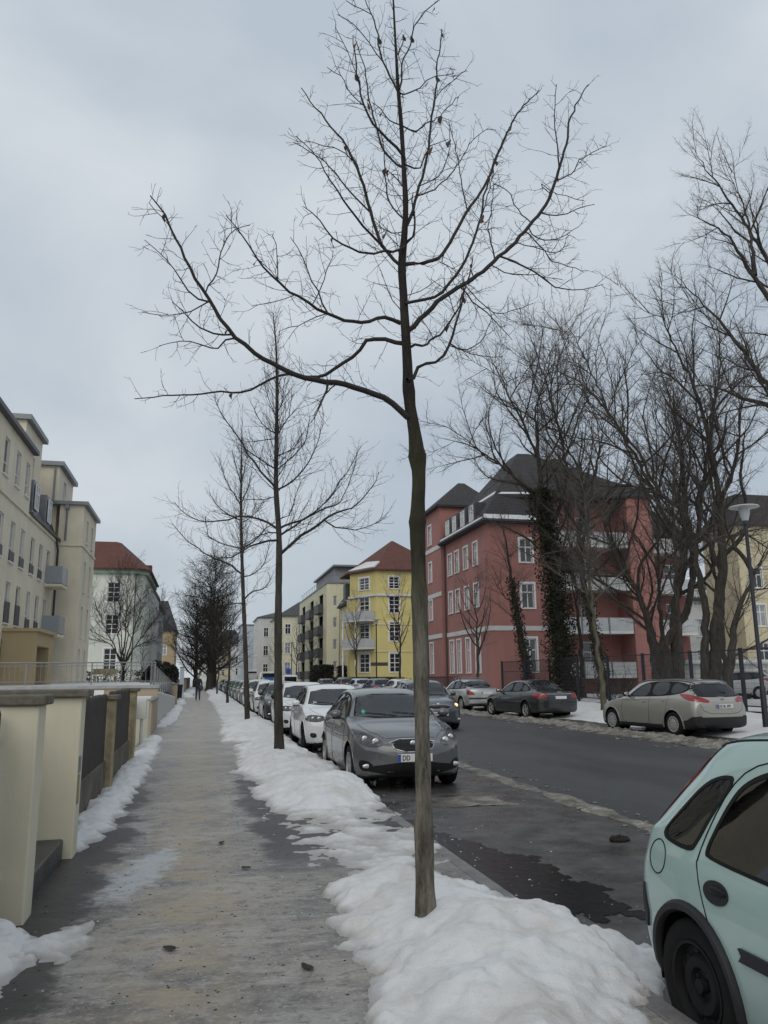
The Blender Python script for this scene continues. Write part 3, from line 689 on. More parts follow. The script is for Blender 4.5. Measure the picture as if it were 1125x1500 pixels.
            if HQ:
                cc=np.array([[sum(vo[i].x for i in fc)/len(fc),sum(vo[i].y for i in fc)/len(fc)] for fc in fo]); keep=np.ones(len(fo),bool)
                for hq in HQ: keep&=poly_dist(cc[:,0],cc[:,1],hq)<=0
                fo=[fc for fc,kk in zip(fo,keep) if kk]
            dep=sum(p.dot(dd) for p in p3)/len(p3)
            top=[];bot=[]
            for v in vo:
                h,nn=hit(a*v.x+b_*v.y+dd*dep,dd); top.append(h+nn*off); bot.append(h-nn*skirt)
            mb=MB(); fs=[]; ec={}
            for fc in fo:
                fs.append(tuple(fc)); 
                for i in range(len(fc)):
                    e=(fc[i],fc[(i+1)%len(fc)]); ec[e]=ec.get(e,0)+1
            mb.add(top+bot,fs); k=len(top)
            mb.f+=[(e[1],e[0],k+e[0],k+e[1]) for e in ec if (e[1],e[0]) not in ec]; mb.m=[0]*len(mb.f)
            o=mb.build(nm,mt,par or root)
            bm2=bmesh.new(); bm2.from_mesh(o.data); bmesh.ops.recalc_face_normals(bm2,faces=bm2.faces); bm2.to_mesh(o.data); bm2.free()
            o.data.shade_smooth(); o.data.set_sharp_from_angle(angle=radians(50)); res.append(o)
        return res
    def seam(nm,pts,d,r=.004,mt=None,mirror=False,par=None,off=0,sm=1):
        res=[]
        for sx in ((1,-1) if mirror else (1,)):
            dd=(d[0]*sx,d[1],d[2]); q=chaikin([(p[0]*sx,p[1],p[2]) for p in pts],sm); path=[]
            for i in range(len(q)-1):
                m_=max(1,int(np.linalg.norm(q[i+1]-q[i])/.04))
                for t in range(m_): 
                    h,nn=hit(q[i]+(q[i+1]-q[i])*t/m_,dd); path.append(h+nn*off)
            h,nn=hit(q[-1],dd); path.append(h+nn*off)
            mb=MB(); mb.tube(path,r,6); res.append(mb.build(nm,mt or M['trim'],par or root,smooth=60))
        return res
    sxf=lambda l,x:[(x,Y(u),z) for u,z in l]
    sd=lambda l: [(1.2,Y(u),z) for u,z in l]       # side polygon
    fr=lambda l: [(x,L/2+.3,z) for x,z in l]
    re=lambda l: [(x,-L/2-.3,z) for x,z in l]
    sym=lambda l: l+[(-x,z) for x,z in l[::-1]]
    ctx=dict(zz=0,root=root,body=body,Y=Y,L=L,hit=hit,patch=patch,seam=seam,sd=sd,fr=fr,re=re,sym=sym,S=S,sx=sxf)
    # windows
    if 'dlo' in S: patch('window_trim',sd(S['dlo']),(-1,0,0),M['trim'],.003,None,S.get('dlornd',1),mirror=True,holes=[(sd(w),2) for w in PANES])
    for w in S.get('panes',[]): patch('side_window',sd(w),(-1,0,0),M[S.get('glass','clearglass')],.001,None,2,mirror=True,skirt=.002)
    if 'ws' in S:
        patch('screen_trim',fr(sym([(x*1.035,z+(.012 if z>1.2 else -.02)) for x,z in S['ws']])),(0,-1,0),M['trim'],.003,None,1,holes=[(fr(sym(S['ws'])),1)])
        patch('windscreen',fr(sym(S['ws'])),(0,-1,0),M['clearscreen'],.001,None,1,skirt=.002)
    if 'rw' in S:
        patch('screen_trim',re(sym([(x*1.04,z+(.015 if z>1.15 else -.02)) for x,z in S['rw']])),(0,1,0),M['trim'],.003,None,1,holes=[(re(sym(S['rw'])),1)])
        patch('rear_window',re(sym(S['rw'])),(0,1,0),M[S.get('glass','clearglass')],.001,None,1,skirt=.002)
    cabin(root,S,L,Y)
    for nm,l in S.get('seams',[]): seam(nm,sd(l),(-1,0,0),.0035,mirror=True)
    for nm,l in S.get('fseams',[]): seam(nm,[(x,Y(u),1.6) for x,u in l],(0,0,-1),.0035,mirror=True)
    # arches: inner wells and lips
    for uw in S['uw']:
        ra=WR+S.get('gap',.055)
        for sx in (1,-1):
            b=MB()
            for k in range(13):
                a0=-.25+(pi+.5)*k/13; a1=-.25+(pi+.5)*(k+1)/13
                P=[Vector((sx*X_,Y(uw)+ra*1.02*cos(a),WR+.01+ra*1.02*sin(a))) for X_ in (wmax*.60,wmax*.955) for a in (a0,a1)]
                b.add(P,[(0,1,3,2)])
                b.add([(sx*wmax*.60,Y(uw),WR),P[0],P[1]],[(0,1,2)])
            b.build('wheel_well',M['black'],root)
        pts=[(1.2,Y(uw)+ra*cos(a),WR+.01+ra*sin(a)) for a in np.linspace(-.12,pi+.12,26)]
        if S.get('lip'): seam('arch_trim',pts,(-1,0,0),S['lip'],M['greyplastic'],True,off=.002,sm=0)
        else: seam('arch_trim',pts,(-1,0,0),.010,S['paint'],True,sm=0)
    sh={}
    for uw in S['uw']:
        for sx in (1,-1): make_wheel(root,sx*(wmax-.012-S['wd']/2),Y(uw),WR,S['wd'],S['rim'],sx,sh)
    # mirrors
    if 'mirror' in S:
        u,z,x=S['mirror']
        for sx in (1,-1):
            b=MB(); b.ball((sx*(x+.11),Y(u),z+.02),(.10,.065,.07),14); b.tube([(sx*(x-.03),Y(u)-.02,z-.05),(sx*(x+.06),Y(u),z-.02)],[.035,.025],8)
            mr=b.build('mirror',S.get('mirmat',S['paint']),root,smooth=60)
            b=MB(); b.ball((sx*(x+.11),Y(u)-.058,z+.02),(.085,.012,.055),12); b.build('mirror_glass',M['chrome'],mr,smooth=60)
            b=MB(); b.box(*sorted((sx*(x+.02),sx*(x+.17))),Y(u)-.05,Y(u)+.05,z-.055,z-.04); b.build('mirror_base',M['black'],mr)
    for u,z in S.get('handles',[]):
        for sx in (1,-1):
            h,nn=hit((sx*1.2,Y(u),z),(-sx,0,0)); b=MB(); b.ball(h+nn*.012,(.014,.085,.017),12); b.build('door_handle',S.get('handlemat',S['paint']),root,smooth=60)
    for end,(z,txt) in S.get('plates',{}).items():
        s=1 if end=='f' else -1; px=S.get('platex',0)
        h,nn=hit((px,s*3,z),(0,-s,0)); yy=h.y+s*.022
        pl=MB(); pl.box(px-.26,px+.26,yy-.006,yy+.006,z-.055,z+.055); p=pl.build('number_plate',M['plate'],root,bevel=.004)
        b=MB(); b.box(px-s*.26 if s<0 else px+.215,px-s*.215 if s<0 else px+.26,yy+s*.006-.0015,yy+s*.006+.0015,z-.05,z+.05) if s>0 else b.box(px-.26,px-.215,yy-.0075,yy-.0055,z-.05,z+.05)
        b.build('plate_band',M['euro'],p)
        b=MB(); b.box(px-.20,px+.20,min(yy-s*.03,yy),max(yy-s*.03,yy),z-.05,z+.05); b.build('plate_holder',M['black'],root)
        if txt:
            for dx,tt in txt:
                m4=Matrix.Translation((px-s*dx,yy+s*.0075,z-.003)) @ Matrix.Rotation(pi if s>0 else 0,4,'Z') @ Matrix.Rotation(pi/2,4,'X') @ Matrix.Diagonal((.82,1,1,1))
                text_mesh(tt,.098,M['ink'],p,m4)
    if 'extra' in S: S['extra'](ctx)
    return root

def place(root,x,y,rz,label,group=None,name=None,z=ROAD,cat='car'):
    root.location=(x,y,z); root.rotation_euler=(0,0,rz); tag(root,label,cat,group); return root
def recolor(root,paint_):
    for ch in children(root):
        for o in [ch]+children(ch):
            for i,sl in enumerate(o.material_slots):
                if sl.material and sl.material.name.startswith('paint_'): sl.link='OBJECT'; sl.material=paint_

# --- small hatchback in grey, seen from the front
P_grey=paint('paint_grey',(.105,.108,.114),.35,.30)
P_white=paint('paint_white',(.66,.67,.67),0,.3)
hkeys=[ # u, zbot, w, zbelt, wbelt, zroofedge, wroof, ztop
 (.12,.20,.70,.58,.68,.66,.54,.685),(.22,.18,.775,.64,.74,.715,.58,.745),(.42,.17,.83,.73,.79,.79,.63,.825),(.82,.17,.845,.845,.805,.875,.67,.915),(1.12,.17,.845,.90,.80,.94,.67,.98),
 (1.30,.17,.845,.915,.795,1.035,.64,1.075),(1.50,.17,.845,.92,.79,1.17,.605,1.205),(1.78,.17,.845,.925,.785,1.325,.565,1.365),(2.15,.17,.845,.935,.785,1.385,.55,1.435),(2.7,.17,.845,.955,.78,1.385,.54,1.44),
 (3.2,.17,.845,.975,.77,1.345,.525,1.40),(3.5,.19,.835,.985,.75,1.275,.51,1.33),(3.72,.22,.815,.985,.73,1.15,.52,1.20),(3.86,.25,.79,.95,.70,1.0,.54,1.03),(3.97,.28,.755,.84,.69,.88,.57,.90)]
def hatch_front(c,grille,lamp,fog,intake,light_mat='lampglass',bowl=None,chrome=True,fogmat=None,lit=False):
    p,fr,sym,root,Y=c['patch'],c['fr'],c['sym'],c['root'],c['Y']
    g=p('grille',fr(sym(grille)),(0,-1,0),M['black'],.004,None,1)
    if chrome:
        q=chaikin(sym(grille),1,True); q=[(x,z) for x,z in q]; c['seam']('grille_frame',fr(q+[q[0]]),(0,-1,0),.009,M['chrome'],sm=0)
    for k in range(3):
        z=grille[0][1]*.25*(k+1)+grille[-1][1]*(1-.25*(k+1)); xx=min(abs(grille[0][0]),abs(grille[-1][0]))*.95
        c['seam']('grille_bar',fr([(-xx,z),(0,z),(xx,z)]),(0,-1,0),.005,M['greyplastic'],off=.004)
    if intake: p('air_intake',fr(sym(intake)),(0,-1,0),M['black'],.004,None,1)
    for sx in (1,-1):
        pts=[(sx*x,Y(u),z) for x,u,z in lamp]; lm=p('headlight',pts,(-sx*.55,-.83,0),M[light_mat],.006,None,2)[0]
        if bowl:
            for (x,u,z,r) in bowl:
                h,nn=c['hit']((sx*x,Y(u)+.4,z),(0,-1,0)); b=MB(); b.ball(h+nn*.004,(r,.012,r),14); b.build('lamp_bowl',M['lit'] if lit else M['lampbowl'],lm,smooth=60)
        if fog: 
            p('fog_housing',[(sx*x,Y(.3),z) for x,z in fog],(-sx*.35,-.93,0),M['black'],.005,None,2)
            cx=sum(x for x,z in fog)/len(fog); cz=sum(z for x,z in fog)/len(fog); h,nn=c['hit']((sx*cx,Y(-.2),cz),(0,-1,0)); b=MB(); b.ball(h+nn*.008,(.075,.012,.032),14); b.build('fog_lamp',M[fogmat or 'lampbowl'],root,smooth=60)
def wipers(c,u=1.16,z=1.01):
    for x0,x1 in ((-.55,.02),(-.02,.5)):
        c['seam']('wiper',[(x0,c['L'],z+.0),(x0*.4+x1*.6,c['L'],z+.035),(x1,c['L'],z+.055)],(0,-1,0),.005,M['black'],off=.010)
def ib_extra(c):
    hatch_front(c,[(.37,.725),(.25,.555)],[(.37,.2,.665),(.52,.3,.745),(.72,.5,.82),(.83,.85,.86),(.82,.6,.74),(.72,.35,.635),(.50,.2,.61)],
      [(.80,.44),(.57,.42),(.50,.29),(.76,.27)],[(.54,.405),(.66,.235)],bowl=[(.535,.3,.69,.052),(.665,.3,.725,.046)])
    c['seam']('bumper_seam',c['fr']([(-.37,.735),(0,.75),(.37,.735)]),(0,-1,0),.0035)
    b=MB(); h,nn=c['hit']((0,3,.665),(0,-1,0)); b.ball(h+nn*.008,(.055,.01,.045),12); b.build('badge',M['chrome'],c['root'],smooth=60)
    wipers(c)
    h,nn=c['hit']((-.52,3,1.065),(0,-1,0))
    c['patch']('green_sticker',[(.50+.035*cos(a),c['L'],1.075+.03*sin(a)) for a in np.linspace(0,5.6,8)],(0,-1,0),M['sticker'],.008,None,1)
    c['patch']('lower_lip',c['fr'](c['sym']([(.62,.235),(.66,.20)])),(0,-1,0),M['greyplastic'],.006,None,0)
IB=dict(L=4.06,keys=hkeys,domef=.12,domer=.07,sweepf=.26,sweepr=.12,R=.305,wd=.21,uw=(.84,3.31),rim='alloy',paint=P_grey,
  dlo=[(1.36,.965),(1.62,1.17),(1.86,1.315),(2.2,1.365),(2.75,1.365),(3.2,1.315),(3.42,1.19),(3.40,1.06),(2.9,1.01),(2.2,.985)],
  panes=[[(1.50,.995),(1.68,1.16),(1.9,1.30),(2.36,1.345),(2.36,1.005),(1.8,.99)],[(2.44,1.345),(2.85,1.335),(3.0,1.30),(3.05,1.04),(2.44,1.01)],[(3.07,1.29),(3.2,1.25),(3.33,1.15),(3.31,1.08),(3.1,1.05)]],
  ws=[(.52,1.335),(.60,1.15),(.655,1.005)],rw=[(.46,1.29),(.52,1.1),(.54,1.03)],
  seams=[('door_seam',[(1.30,.93),(1.27,.6),(1.32,.28),(1.5,.22),(2.35,.22),(2.40,.4),(2.40,.99)]),('door_seam',[(2.40,.4),(2.42,.22),(2.85,.22),(3.0,.5),(3.12,.75),(3.14,1.0)]),('crease',[(.95,.74),(1.8,.70),(2.6,.735),(3.6,.86)])],
  fseams=[('bonnet_seam',[(.40,.25),(.62,.6),(.66,1.0)])],mirror=(1.55,1.02,.80),handles=[(2.22,.80),(3.0,.84)],plates={'f':(.475,[(-.135,'DD'),(.165,'3')])},extra=ib_extra)
ibiza=place(build_car('parked_car',IB),3.08,13.70,pi,'dark grey hatchback parked at the kerb behind the nearest street tree, plate starting DD')
# --- white hatchback: same class, squarer lamps
import copy
def po_extra(c):
    hatch_front(c,[(.40,.735),(.36,.655)],[(.40,.22,.665),(.42,.22,.765),(.60,.35,.80),(.77,.55,.80),(.80,.62,.70),(.70,.38,.655)],
      [(.74,.43),(.56,.43),(.55,.33),(.72,.33)],[(.48,.46),(.52,.30)],light_mat='lampglass',chrome=False,bowl=[(.54,.3,.73,.04),(.66,.35,.735,.034)],fogmat='greyplastic'); wipers(c)
    h,nn=c['hit']((-.5,3,1.05),(0,-1,0)); c['patch']('sticker',[(.54,4,1.045),(.46,4,1.045),(.46,4,1.065),(.54,4,1.065)],(0,-1,0),M['plate'],.008,None,0)
PO=dict(IB); PO.update(L=3.99,paint=P_white,rim='steel',extra=po_extra,mirror=(1.55,1.02,.80),plates={'f':(.55,None)},
  seams=IB['seams'][:2]); PO['keys']=[(u*3.99/4.06,a,b_,c_+.01,d,e+.015,f+.012,g+.018) for u,a,b_,c_,d,e,f,g in hkeys]
polo=place(build_car('parked_car',PO),3.12,19.75,pi,'white hatchback with white mirrors parked right behind the dark grey hatchback')
# ------------------------------------------------------------------ the green hatchback beside the viewer
P_mint=paint('paint_mint',(.33,.45,.42),.0,.24,.35)
def rear_lamp(c,pts,mt='redlamp',d=(.5,.86),off=.006,name='tail_light'):
    return [c['patch'](name,[(sx*x,c['Y'](u),z) for x,u,z in pts],(-sx*d[0],d[1],0),M[mt],off,None,2)[0] for sx in (1,-1)]
def co_extra(c):
    p,sd,seam,root,Y=c['patch'],c['sd'],c['seam'],c['root'],c['Y']
    # round fuel flap, right side only
    seam('fuel_flap',[(1.2,Y(3.50+.078*cos(a)),.785+.078*sin(a)) for a in np.linspace(0,2*pi,25)],(-1,0,0),.0035,sm=0)
    for sx in (1,-1):
        o=p('door_handle',[(sx*1.2,Y(3.01+.088*cos(a)),.73+.050*sin(a)) for a in np.linspace(0,2*pi,13)[:-1]],(-sx,0,0),M['greyplastic'],.008,None,1,.03)[0]
        h,nn=c['hit']((sx*1.2,Y(2.99),.74),(-sx,0,0)); b=MB(); b.ball(h+nn*.014,(.012,.066,.018),12); b.build('handle_grip',M['black'],o,smooth=60)
    p('rub_strip',sd([(2.86,.555),(2.84,.53),(2.86,.505),(1.3,.505),(1.3,.555)]),(-1,0,0),M['greyplastic'],.016,None,0,mirror=True)
    # plastic bumper corner and arch flare
    p('bumper_cover',c['sx']([(3.59,.50),(3.63,.63),(3.95,.64),(3.95,.43),(3.62,.43)],.78),(-.8,.6,0),M['greyplastic'],.012,None,0,mirror=True)
    p('bumper_strip',c['re'](c['sym']([(.60,.63),(.70,.63),(.72,.43),(.60,.43)])),(0,1,0),M['greyplastic'],.012,None,0)
    rear_lamp(c,[(.50,3.35,1.26),(.60,3.4,1.27),(.70,3.7,.95),(.74,3.75,.76),(.60,3.8,.76),(.60,3.7,.95)],d=(.35,.93))
    seam('roof_gutter',[(.62,Y(u),1.6) for u in (1.75,2.2,2.7,3.1,3.28)],(-.35,0,-1),.007,M['trim'],True,sm=0)
    seam('pillar_seam',sd([(3.165,.83),(3.125,1.0),(3.06,1.155),(2.96,1.255),(2.78,1.305),(2.2,1.325)]),(-1,0,0),.004,mirror=True)
    seam('tailgate_seam',[(x,Y(u),z) for x,u,z in ((.57,3.28,1.33),(.62,3.45,1.17),(.69,3.6,1.0),(.72,3.72,.84),(.74,3.74,.62))],(-.6,.8,0),.005,mirror=True)
CO=dict(L=3.82,domef=.10,domer=.075,sweepf=.24,sweepr=.10,decr=.35,R=.283,wd=.20,uw=(.745,3.235),rim='steel',paint=P_mint,glass='darkglass',lip=.026,gap=.04,flank=.008,n=110,
 keys=[(.10,.20,.70,.58,.68,.66,.54,.685),(.22,.18,.76,.64,.72,.715,.58,.745),(.42,.17,.80,.73,.76,.79,.62,.825),(.82,.17,.823,.83,.78,.86,.65,.90),(1.08,.17,.823,.865,.775,.93,.65,.965),
 (1.26,.17,.823,.87,.77,1.03,.63,1.07),(1.46,.17,.823,.865,.768,1.19,.60,1.225),(1.72,.17,.823,.86,.765,1.33,.575,1.37),(2.1,.17,.823,.89,.765,1.385,.565,1.435),(2.6,.17,.823,.89,.765,1.385,.56,1.445),
 (3.05,.17,.823,.90,.765,1.36,.55,1.42),(3.25,.18,.823,.91,.762,1.325,.545,1.38),(3.42,.20,.82,.915,.755,1.215,.56,1.265),(3.58,.22,.81,.915,.745,1.085,.585,1.125),(3.68,.24,.80,.90,.735,.98,.60,1.015),(3.745,.25,.79,.84,.725,.885,.61,.915)],
 panes=[], ws=[(.53,1.33),(.60,1.15),(.63,1.0)], rw=[(.46,1.28),(.52,1.1),(.54,.98)],
 seams=[('door_seam',[(2.16,.24),(2.16,.83)]),('door_seam',[(3.17,.83),(3.13,.72),(3.08,.60)])],mirror=(1.45,.98,.78),plates={'r':(.66,None)},extra=co_extra)
CW=[(3.02, 1.207), (3.14, 1.207), (3.27, 1.154), (3.39, 1.04), (3.475, 0.934), (3.48, 0.892), (3.43, 0.868), (3.22, 0.853), (3.185, 0.896), (3.13, 1.03)]
DW=[(2.22, 1.288), (2.55, 1.293), (2.8, 1.264), (2.97, 1.192), (3.04, 1.097), (3.09, 0.973), (3.12, 0.882), (3.1, 0.849), (2.6, 0.825), (2.22, 0.815)]
FW=[(1.45, 0.963), (1.7, 1.164), (1.92, 1.278), (2.12, 1.297), (2.12, 0.82), (1.5, 0.839)]
def inset(poly,d):
    c=np.mean(np.array(poly),0); return [tuple(np.array(q)+(c-np.array(q))/np.hypot(*(c-np.array(q)))*d) for q in poly]
_old=CO['extra']
CO['panes']=[inset(w,.022) for w in (CW,DW,FW)]
def co_all(c):
    for w in (CW,DW,FW): c['patch']('window_trim',c['sd'](w),(-1,0,0),M['trim'],.004,None,2,.03,mirror=True,holes=[(c['sd'](inset(w,.024)),2)])
    _old(c)
CO['extra']=co_all
place(build_car('parked_car',CO),3.05,.335+1.91,pi,'pale green hatchback with black steel wheels and round fuel flap',z=ROAD-.035)

# ------------------------------------------------------------------ dark grey compact driving towards the viewer
P_slate=paint('paint_slate',(.060,.066,.078),.3,.3)
def fa_extra(c):
    hatch_front(c,[(.42,.755),(.36,.635)],[(.50,.25,.66),(.47,.25,.76),(.56,.35,.83),(.72,.5,.86),(.79,.62,.80),(.77,.5,.68),(.66,.35,.64)],
      [(.62,.40),(.66,.25)],None,bowl=[(.60,.3,.735,.065)],lit=True)
    h,nn=c['hit']((0,3,.765),(0,-1,0)); b=MB(); b.ball(h+nn*.01,(.05,.012,.045),12); b.build('badge',M['chrome'],c['root'],smooth=60)
    wipers(c)
FA=dict(IB); FA.update(L=3.99,paint=P_slate,rim='cap',extra=fa_extra,mirror=(1.50,1.05,.80),plates={'f':(.50,[(0.02,'KM MQ 811')])},mirmat=P_slate,
  ws=[(.56,1.40),(.62,1.2),(.655,1.04)],dlo=[(1.36,1.0),(1.62,1.22),(1.80,1.36),(2.2,1.42),(2.9,1.42),(3.5,1.38),(3.6,1.1),(2.9,1.03),(2.2,1.01)],
  panes=[[(1.45,1.03),(1.66,1.2),(1.86,1.36),(2.3,1.40),(2.3,1.03),(1.8,1.02)],[(2.38,1.40),(2.9,1.395),(3.05,1.36),(3.05,1.06),(2.38,1.03)]])
FA['keys']=[(u*3.99/4.06,a,b_*.972,c_+.04,d*.972,e+(.05 if e<1.1 else .08),f*.99,g+(.05 if g<1.1 else .075)) for u,a,b_,c_,d,e,f,g in hkeys]
place(build_car('moving_car',FA),7.15,26.0,pi,'dark compact car driving in the road with lit headlamps')

# ------------------------------------------------------------------ beige estate, seen from behind
P_beige=paint('paint_beige',(.34,.328,.298),.35,.3)
def es_extra(c):
    p,sd,seam,re,sym=c['patch'],c['sd'],c['seam'],c['re'],c['sym']
    rear_lamp(c,[(.92,3.93,1.09),(.92,4.05,1.115),(.85,4.40,1.08),(.48,4.55,.95),(.50,4.55,.88),(.80,4.5,.91),(.90,4.15,.945)],d=(.62,.78))
    for sx in (1,-1): p('reverse_lamp',[(sx*x,c['Y'](4.4),z) for x,z in ((.80,1.03),(.66,1.0),(.66,.97),(.80,.985))],(-sx*.45,.9,0),M['lampglass'],.010,None,1)
    p('bumper_cover',re(sym([(.84,.52),(.86,.36),(.80,.22)])),(0,1,0),M['greyplastic'],.010,None,0)
    p('bumper_cover',c['sx']([(3.97,.42),(4.1,.44),(4.3,.53),(4.62,.55),(4.6,.22),(4.0,.22)],.88),(-.75,.66,0),M['greyplastic'],.010,None,0,mirror=True)
    p('sill',sd([(1.3,.29),(3.15,.29),(3.15,.17),(1.3,.17)]),(-1,0,0),M['greyplastic'],.008,None,0,mirror=True)
    seam('tailgate_seam',[(x,-c['L'],z) for x,z in ((-.74,1.2),(-.72,.9),(-.60,.62),(0,.60),(.60,.62),(.72,.9),(.74,1.2))],(0,1,0),.005)
    seam('roof_rail',[(.60,c['Y'](u),1.7) for u in (1.9,2.5,3.2,3.9,4.1)],(-.2,0,-1),.016,M['zinc'],True,off=.02)
    p('crease',sd([(1.4,.915),(3.6,.985),(3.6,.975),(1.4,.905)]),(-1,0,0),P_beige,.006,None,0,mirror=True)
    h,nn=c['hit']((0,-3,.96),(0,1,0)); b=MB(); b.ball(h+nn*.008,(.06,.01,.028),12); b.build('badge',M['zinc'],c['root'],smooth=60)
    b=MB(); b.tube([(0,-c['L']/2+.24,1.16),(.22,-c['L']/2+.20,1.13)],.012,6); b.build('wiper',M['black'],c['root'])
ES=dict(L=4.56,domef=.12,domer=.07,sweepf=.28,sweepr=.14,decr=.35,R=.315,wd=.215,uw=(.92,3.57),rim='cap',paint=P_beige,glass='darkglass',
 keys=[(.12,.20,.74,.60,.72,.68,.58,.705),(.22,.18,.81,.66,.78,.73,.6,.76),(.45,.17,.88,.76,.84,.82,.66,.855),(.92,.17,.91,.875,.86,.905,.71,.95),(1.25,.17,.91,.935,.855,.97,.71,1.01),
 (1.45,.17,.91,.95,.85,1.08,.68,1.12),(1.68,.17,.91,.955,.845,1.23,.635,1.265),(1.98,.17,.91,.965,.84,1.375,.595,1.415),(2.4,.17,.91,.98,.84,1.43,.58,1.485),(3.0,.17,.91,1.0,.835,1.44,.575,1.505),
 (3.6,.17,.91,1.02,.825,1.43,.565,1.49),(3.95,.18,.905,1.035,.815,1.395,.56,1.455),(4.12,.2,.895,1.04,.80,1.335,.565,1.385),(4.26,.22,.885,1.03,.79,1.21,.60,1.25),(4.38,.24,.875,.99,.78,1.05,.64,1.085),(4.47,.26,.86,.86,.775,.92,.66,.95)],
 dlo=[(1.62,1.0),(1.9,1.20),(2.15,1.345),(2.5,1.42),(3.1,1.435),(3.7,1.41),(4.02,1.33),(4.08,1.22),(3.85,1.115),(3.3,1.045),(2.4,1.01)],
 panes=[[(1.78,1.03),(1.95,1.18),(2.2,1.33),(2.52,1.395),(2.56,1.035),(2.1,1.03)],[(2.66,1.40),(3.0,1.41),(3.28,1.405),(3.34,1.08),(2.66,1.045)],[(3.42,1.40),(3.75,1.37),(3.98,1.29),(4.0,1.23),(3.8,1.14),(3.42,1.085)]],
 ws=[(.55,1.38),(.62,1.18),(.67,1.04)],rw=[(.575,1.385),(.66,1.22),(.70,1.08),(.5,1.045)],
 seams=[('door_seam',[(1.45,.95),(1.42,.6),(1.48,.25),(2.55,.25),(2.62,.5),(2.62,1.0)]),('door_seam',[(2.62,.5),(2.64,.25),(3.1,.25),(3.25,.5),(3.36,.8),(3.38,1.05)])],
 mirror=(1.75,1.06,.87),mirmat=M['black'],handles=[(2.42,.88),(3.22,.92)],plates={'r':(.795,[(-.0,'DD BL 4591')])},extra=es_extra)
RG='cars parked facing away along the far side of the road'
def place_rear(o,x,y,uw,half,phi,lab,L,grp=RG,z=ROAD):
    """puts the left rear wheel's contact at (x,y)"""
    a=phi; ly=L/2-uw; loc=Vector((-half,ly,0)); R_=Matrix.Rotation(a,3,'Z'); w=R_@loc
    return place(o,x-w.x,y-w.y,a,lab,grp,z=z)
est=place_rear(build_car('parked_car',ES),12.4,19.75,3.57,.85,radians(8),'beige estate car parked facing away across the road',4.56)

# ------------------------------------------------------------------ black saloon, silver saloon
P_black=paint('paint_black',(.020,.021,.025),.2,.28,.3)
P_silver=paint('paint_silver',(.42,.43,.43),.45,.3)
def au_extra(c):
    p,sd,seam,re,sym=c['patch'],c['sd'],c['seam'],c['re'],c['sym']
    rear_lamp(c,[(.93,4.45,.94),(.90,4.7,.955),(.55,4.9,.94),(.55,4.9,.77),(.88,4.75,.75),(.93,4.5,.84)],d=(.45,.89))
    for sx in (1,-1): p('reverse_lamp',[(sx*x,c['Y'](4.9),z) for x,z in ((.80,.80),(.58,.80),(.58,.765),(.80,.765))],(-sx*.3,.95,0),M['lampglass'],.010,None,1)
    seam('chrome_strip',[(x,-c['L'],.925) for x in (-.54,0,.54)],(0,1,0),.012,M['chrome'],off=.004)
    seam('window_chrome',sd(S_DLO[:7]),(-1,0,0),.010,M['chrome'],True,off=.004)
    seam('bumper_seam',[(x,-c['L'],.60) for x in (-.85,-.4,0,.4,.85)],(0,1,0),.005)
    b=MB()
    for k in range(4): b.tube([(-.09+.055*k+.035*cos(a),-c['L']/2+.055,.985+.028*sin(a)) for a in np.linspace(0,2*pi,13)],.006,5)
    b.build('badge',M['chrome'],c['root'])
S_DLO=[(1.72,.97),(1.95,1.12),(2.2,1.27),(2.55,1.365),(3.0,1.375),(3.45,1.31),(3.75,1.19),(3.95,1.07),(3.9,1.02),(2.8,.985)]
AU=dict(L=4.92,domef=.12,domer=.09,sweepf=.30,sweepr=.18,R=.325,wd=.225,uw=(.98,3.82),rim='alloy',paint=P_black,glass='darkglass',
 keys=[(.12,.20,.74,.58,.72,.66,.58,.69),(.25,.18,.83,.66,.80,.735,.6,.765),(.5,.17,.90,.77,.86,.82,.68,.85),(.98,.17,.925,.86,.87,.89,.74,.925),(1.4,.17,.925,.91,.865,.95,.74,.985),
 (1.62,.17,.925,.93,.86,1.06,.70,1.10),(1.9,.17,.925,.94,.855,1.22,.65,1.255),(2.25,.17,.925,.95,.85,1.355,.60,1.395),(2.7,.17,.925,.965,.845,1.40,.585,1.455),(3.1,.17,.925,.975,.84,1.39,.58,1.45),
 (3.5,.17,.925,.985,.835,1.31,.575,1.37),(3.85,.18,.922,.99,.825,1.17,.60,1.22),(4.12,.2,.915,.99,.815,1.04,.66,1.085),(4.35,.22,.905,.985,.80,1.015,.70,1.045),(4.65,.24,.885,.975,.785,1.0,.72,1.025),(4.80,.27,.86,.93,.77,.965,.70,.985)],
 dlo=S_DLO,panes=[[(1.88,1.0),(2.0,1.11),(2.25,1.255),(2.55,1.335),(2.62,1.01)],[(2.70,1.345),(3.0,1.35),(3.3,1.31),(3.34,1.03),(2.70,1.015)],[(3.40,1.29),(3.6,1.22),(3.82,1.09),(3.80,1.05),(3.40,1.035)]],
 ws=[(.55,1.36),(.63,1.15),(.69,1.02)],rw=[(.52,1.36),(.57,1.22),(.62,1.09)],
 seams=[('door_seam',[(1.5,.92),(1.48,.55),(1.55,.25),(2.6,.25),(2.66,.5),(2.66,.98)]),('door_seam',[(2.66,.5),(2.68,.25),(3.25,.25),(3.45,.6),(3.56,.98)]),('sill_seam',[(1.5,.36),(3.3,.36)])],
 mirror=(1.82,1.02,.88),mirmat=M['black'],handles=[(2.5,.86),(3.4,.88)],plates={'r':(.80,None)},extra=au_extra)
aud=place_rear(build_car('parked_car',AU),12.2,29.4,3.82,.86,radians(7),'black saloon parked facing away across the road, chrome strip on its boot',4.92)
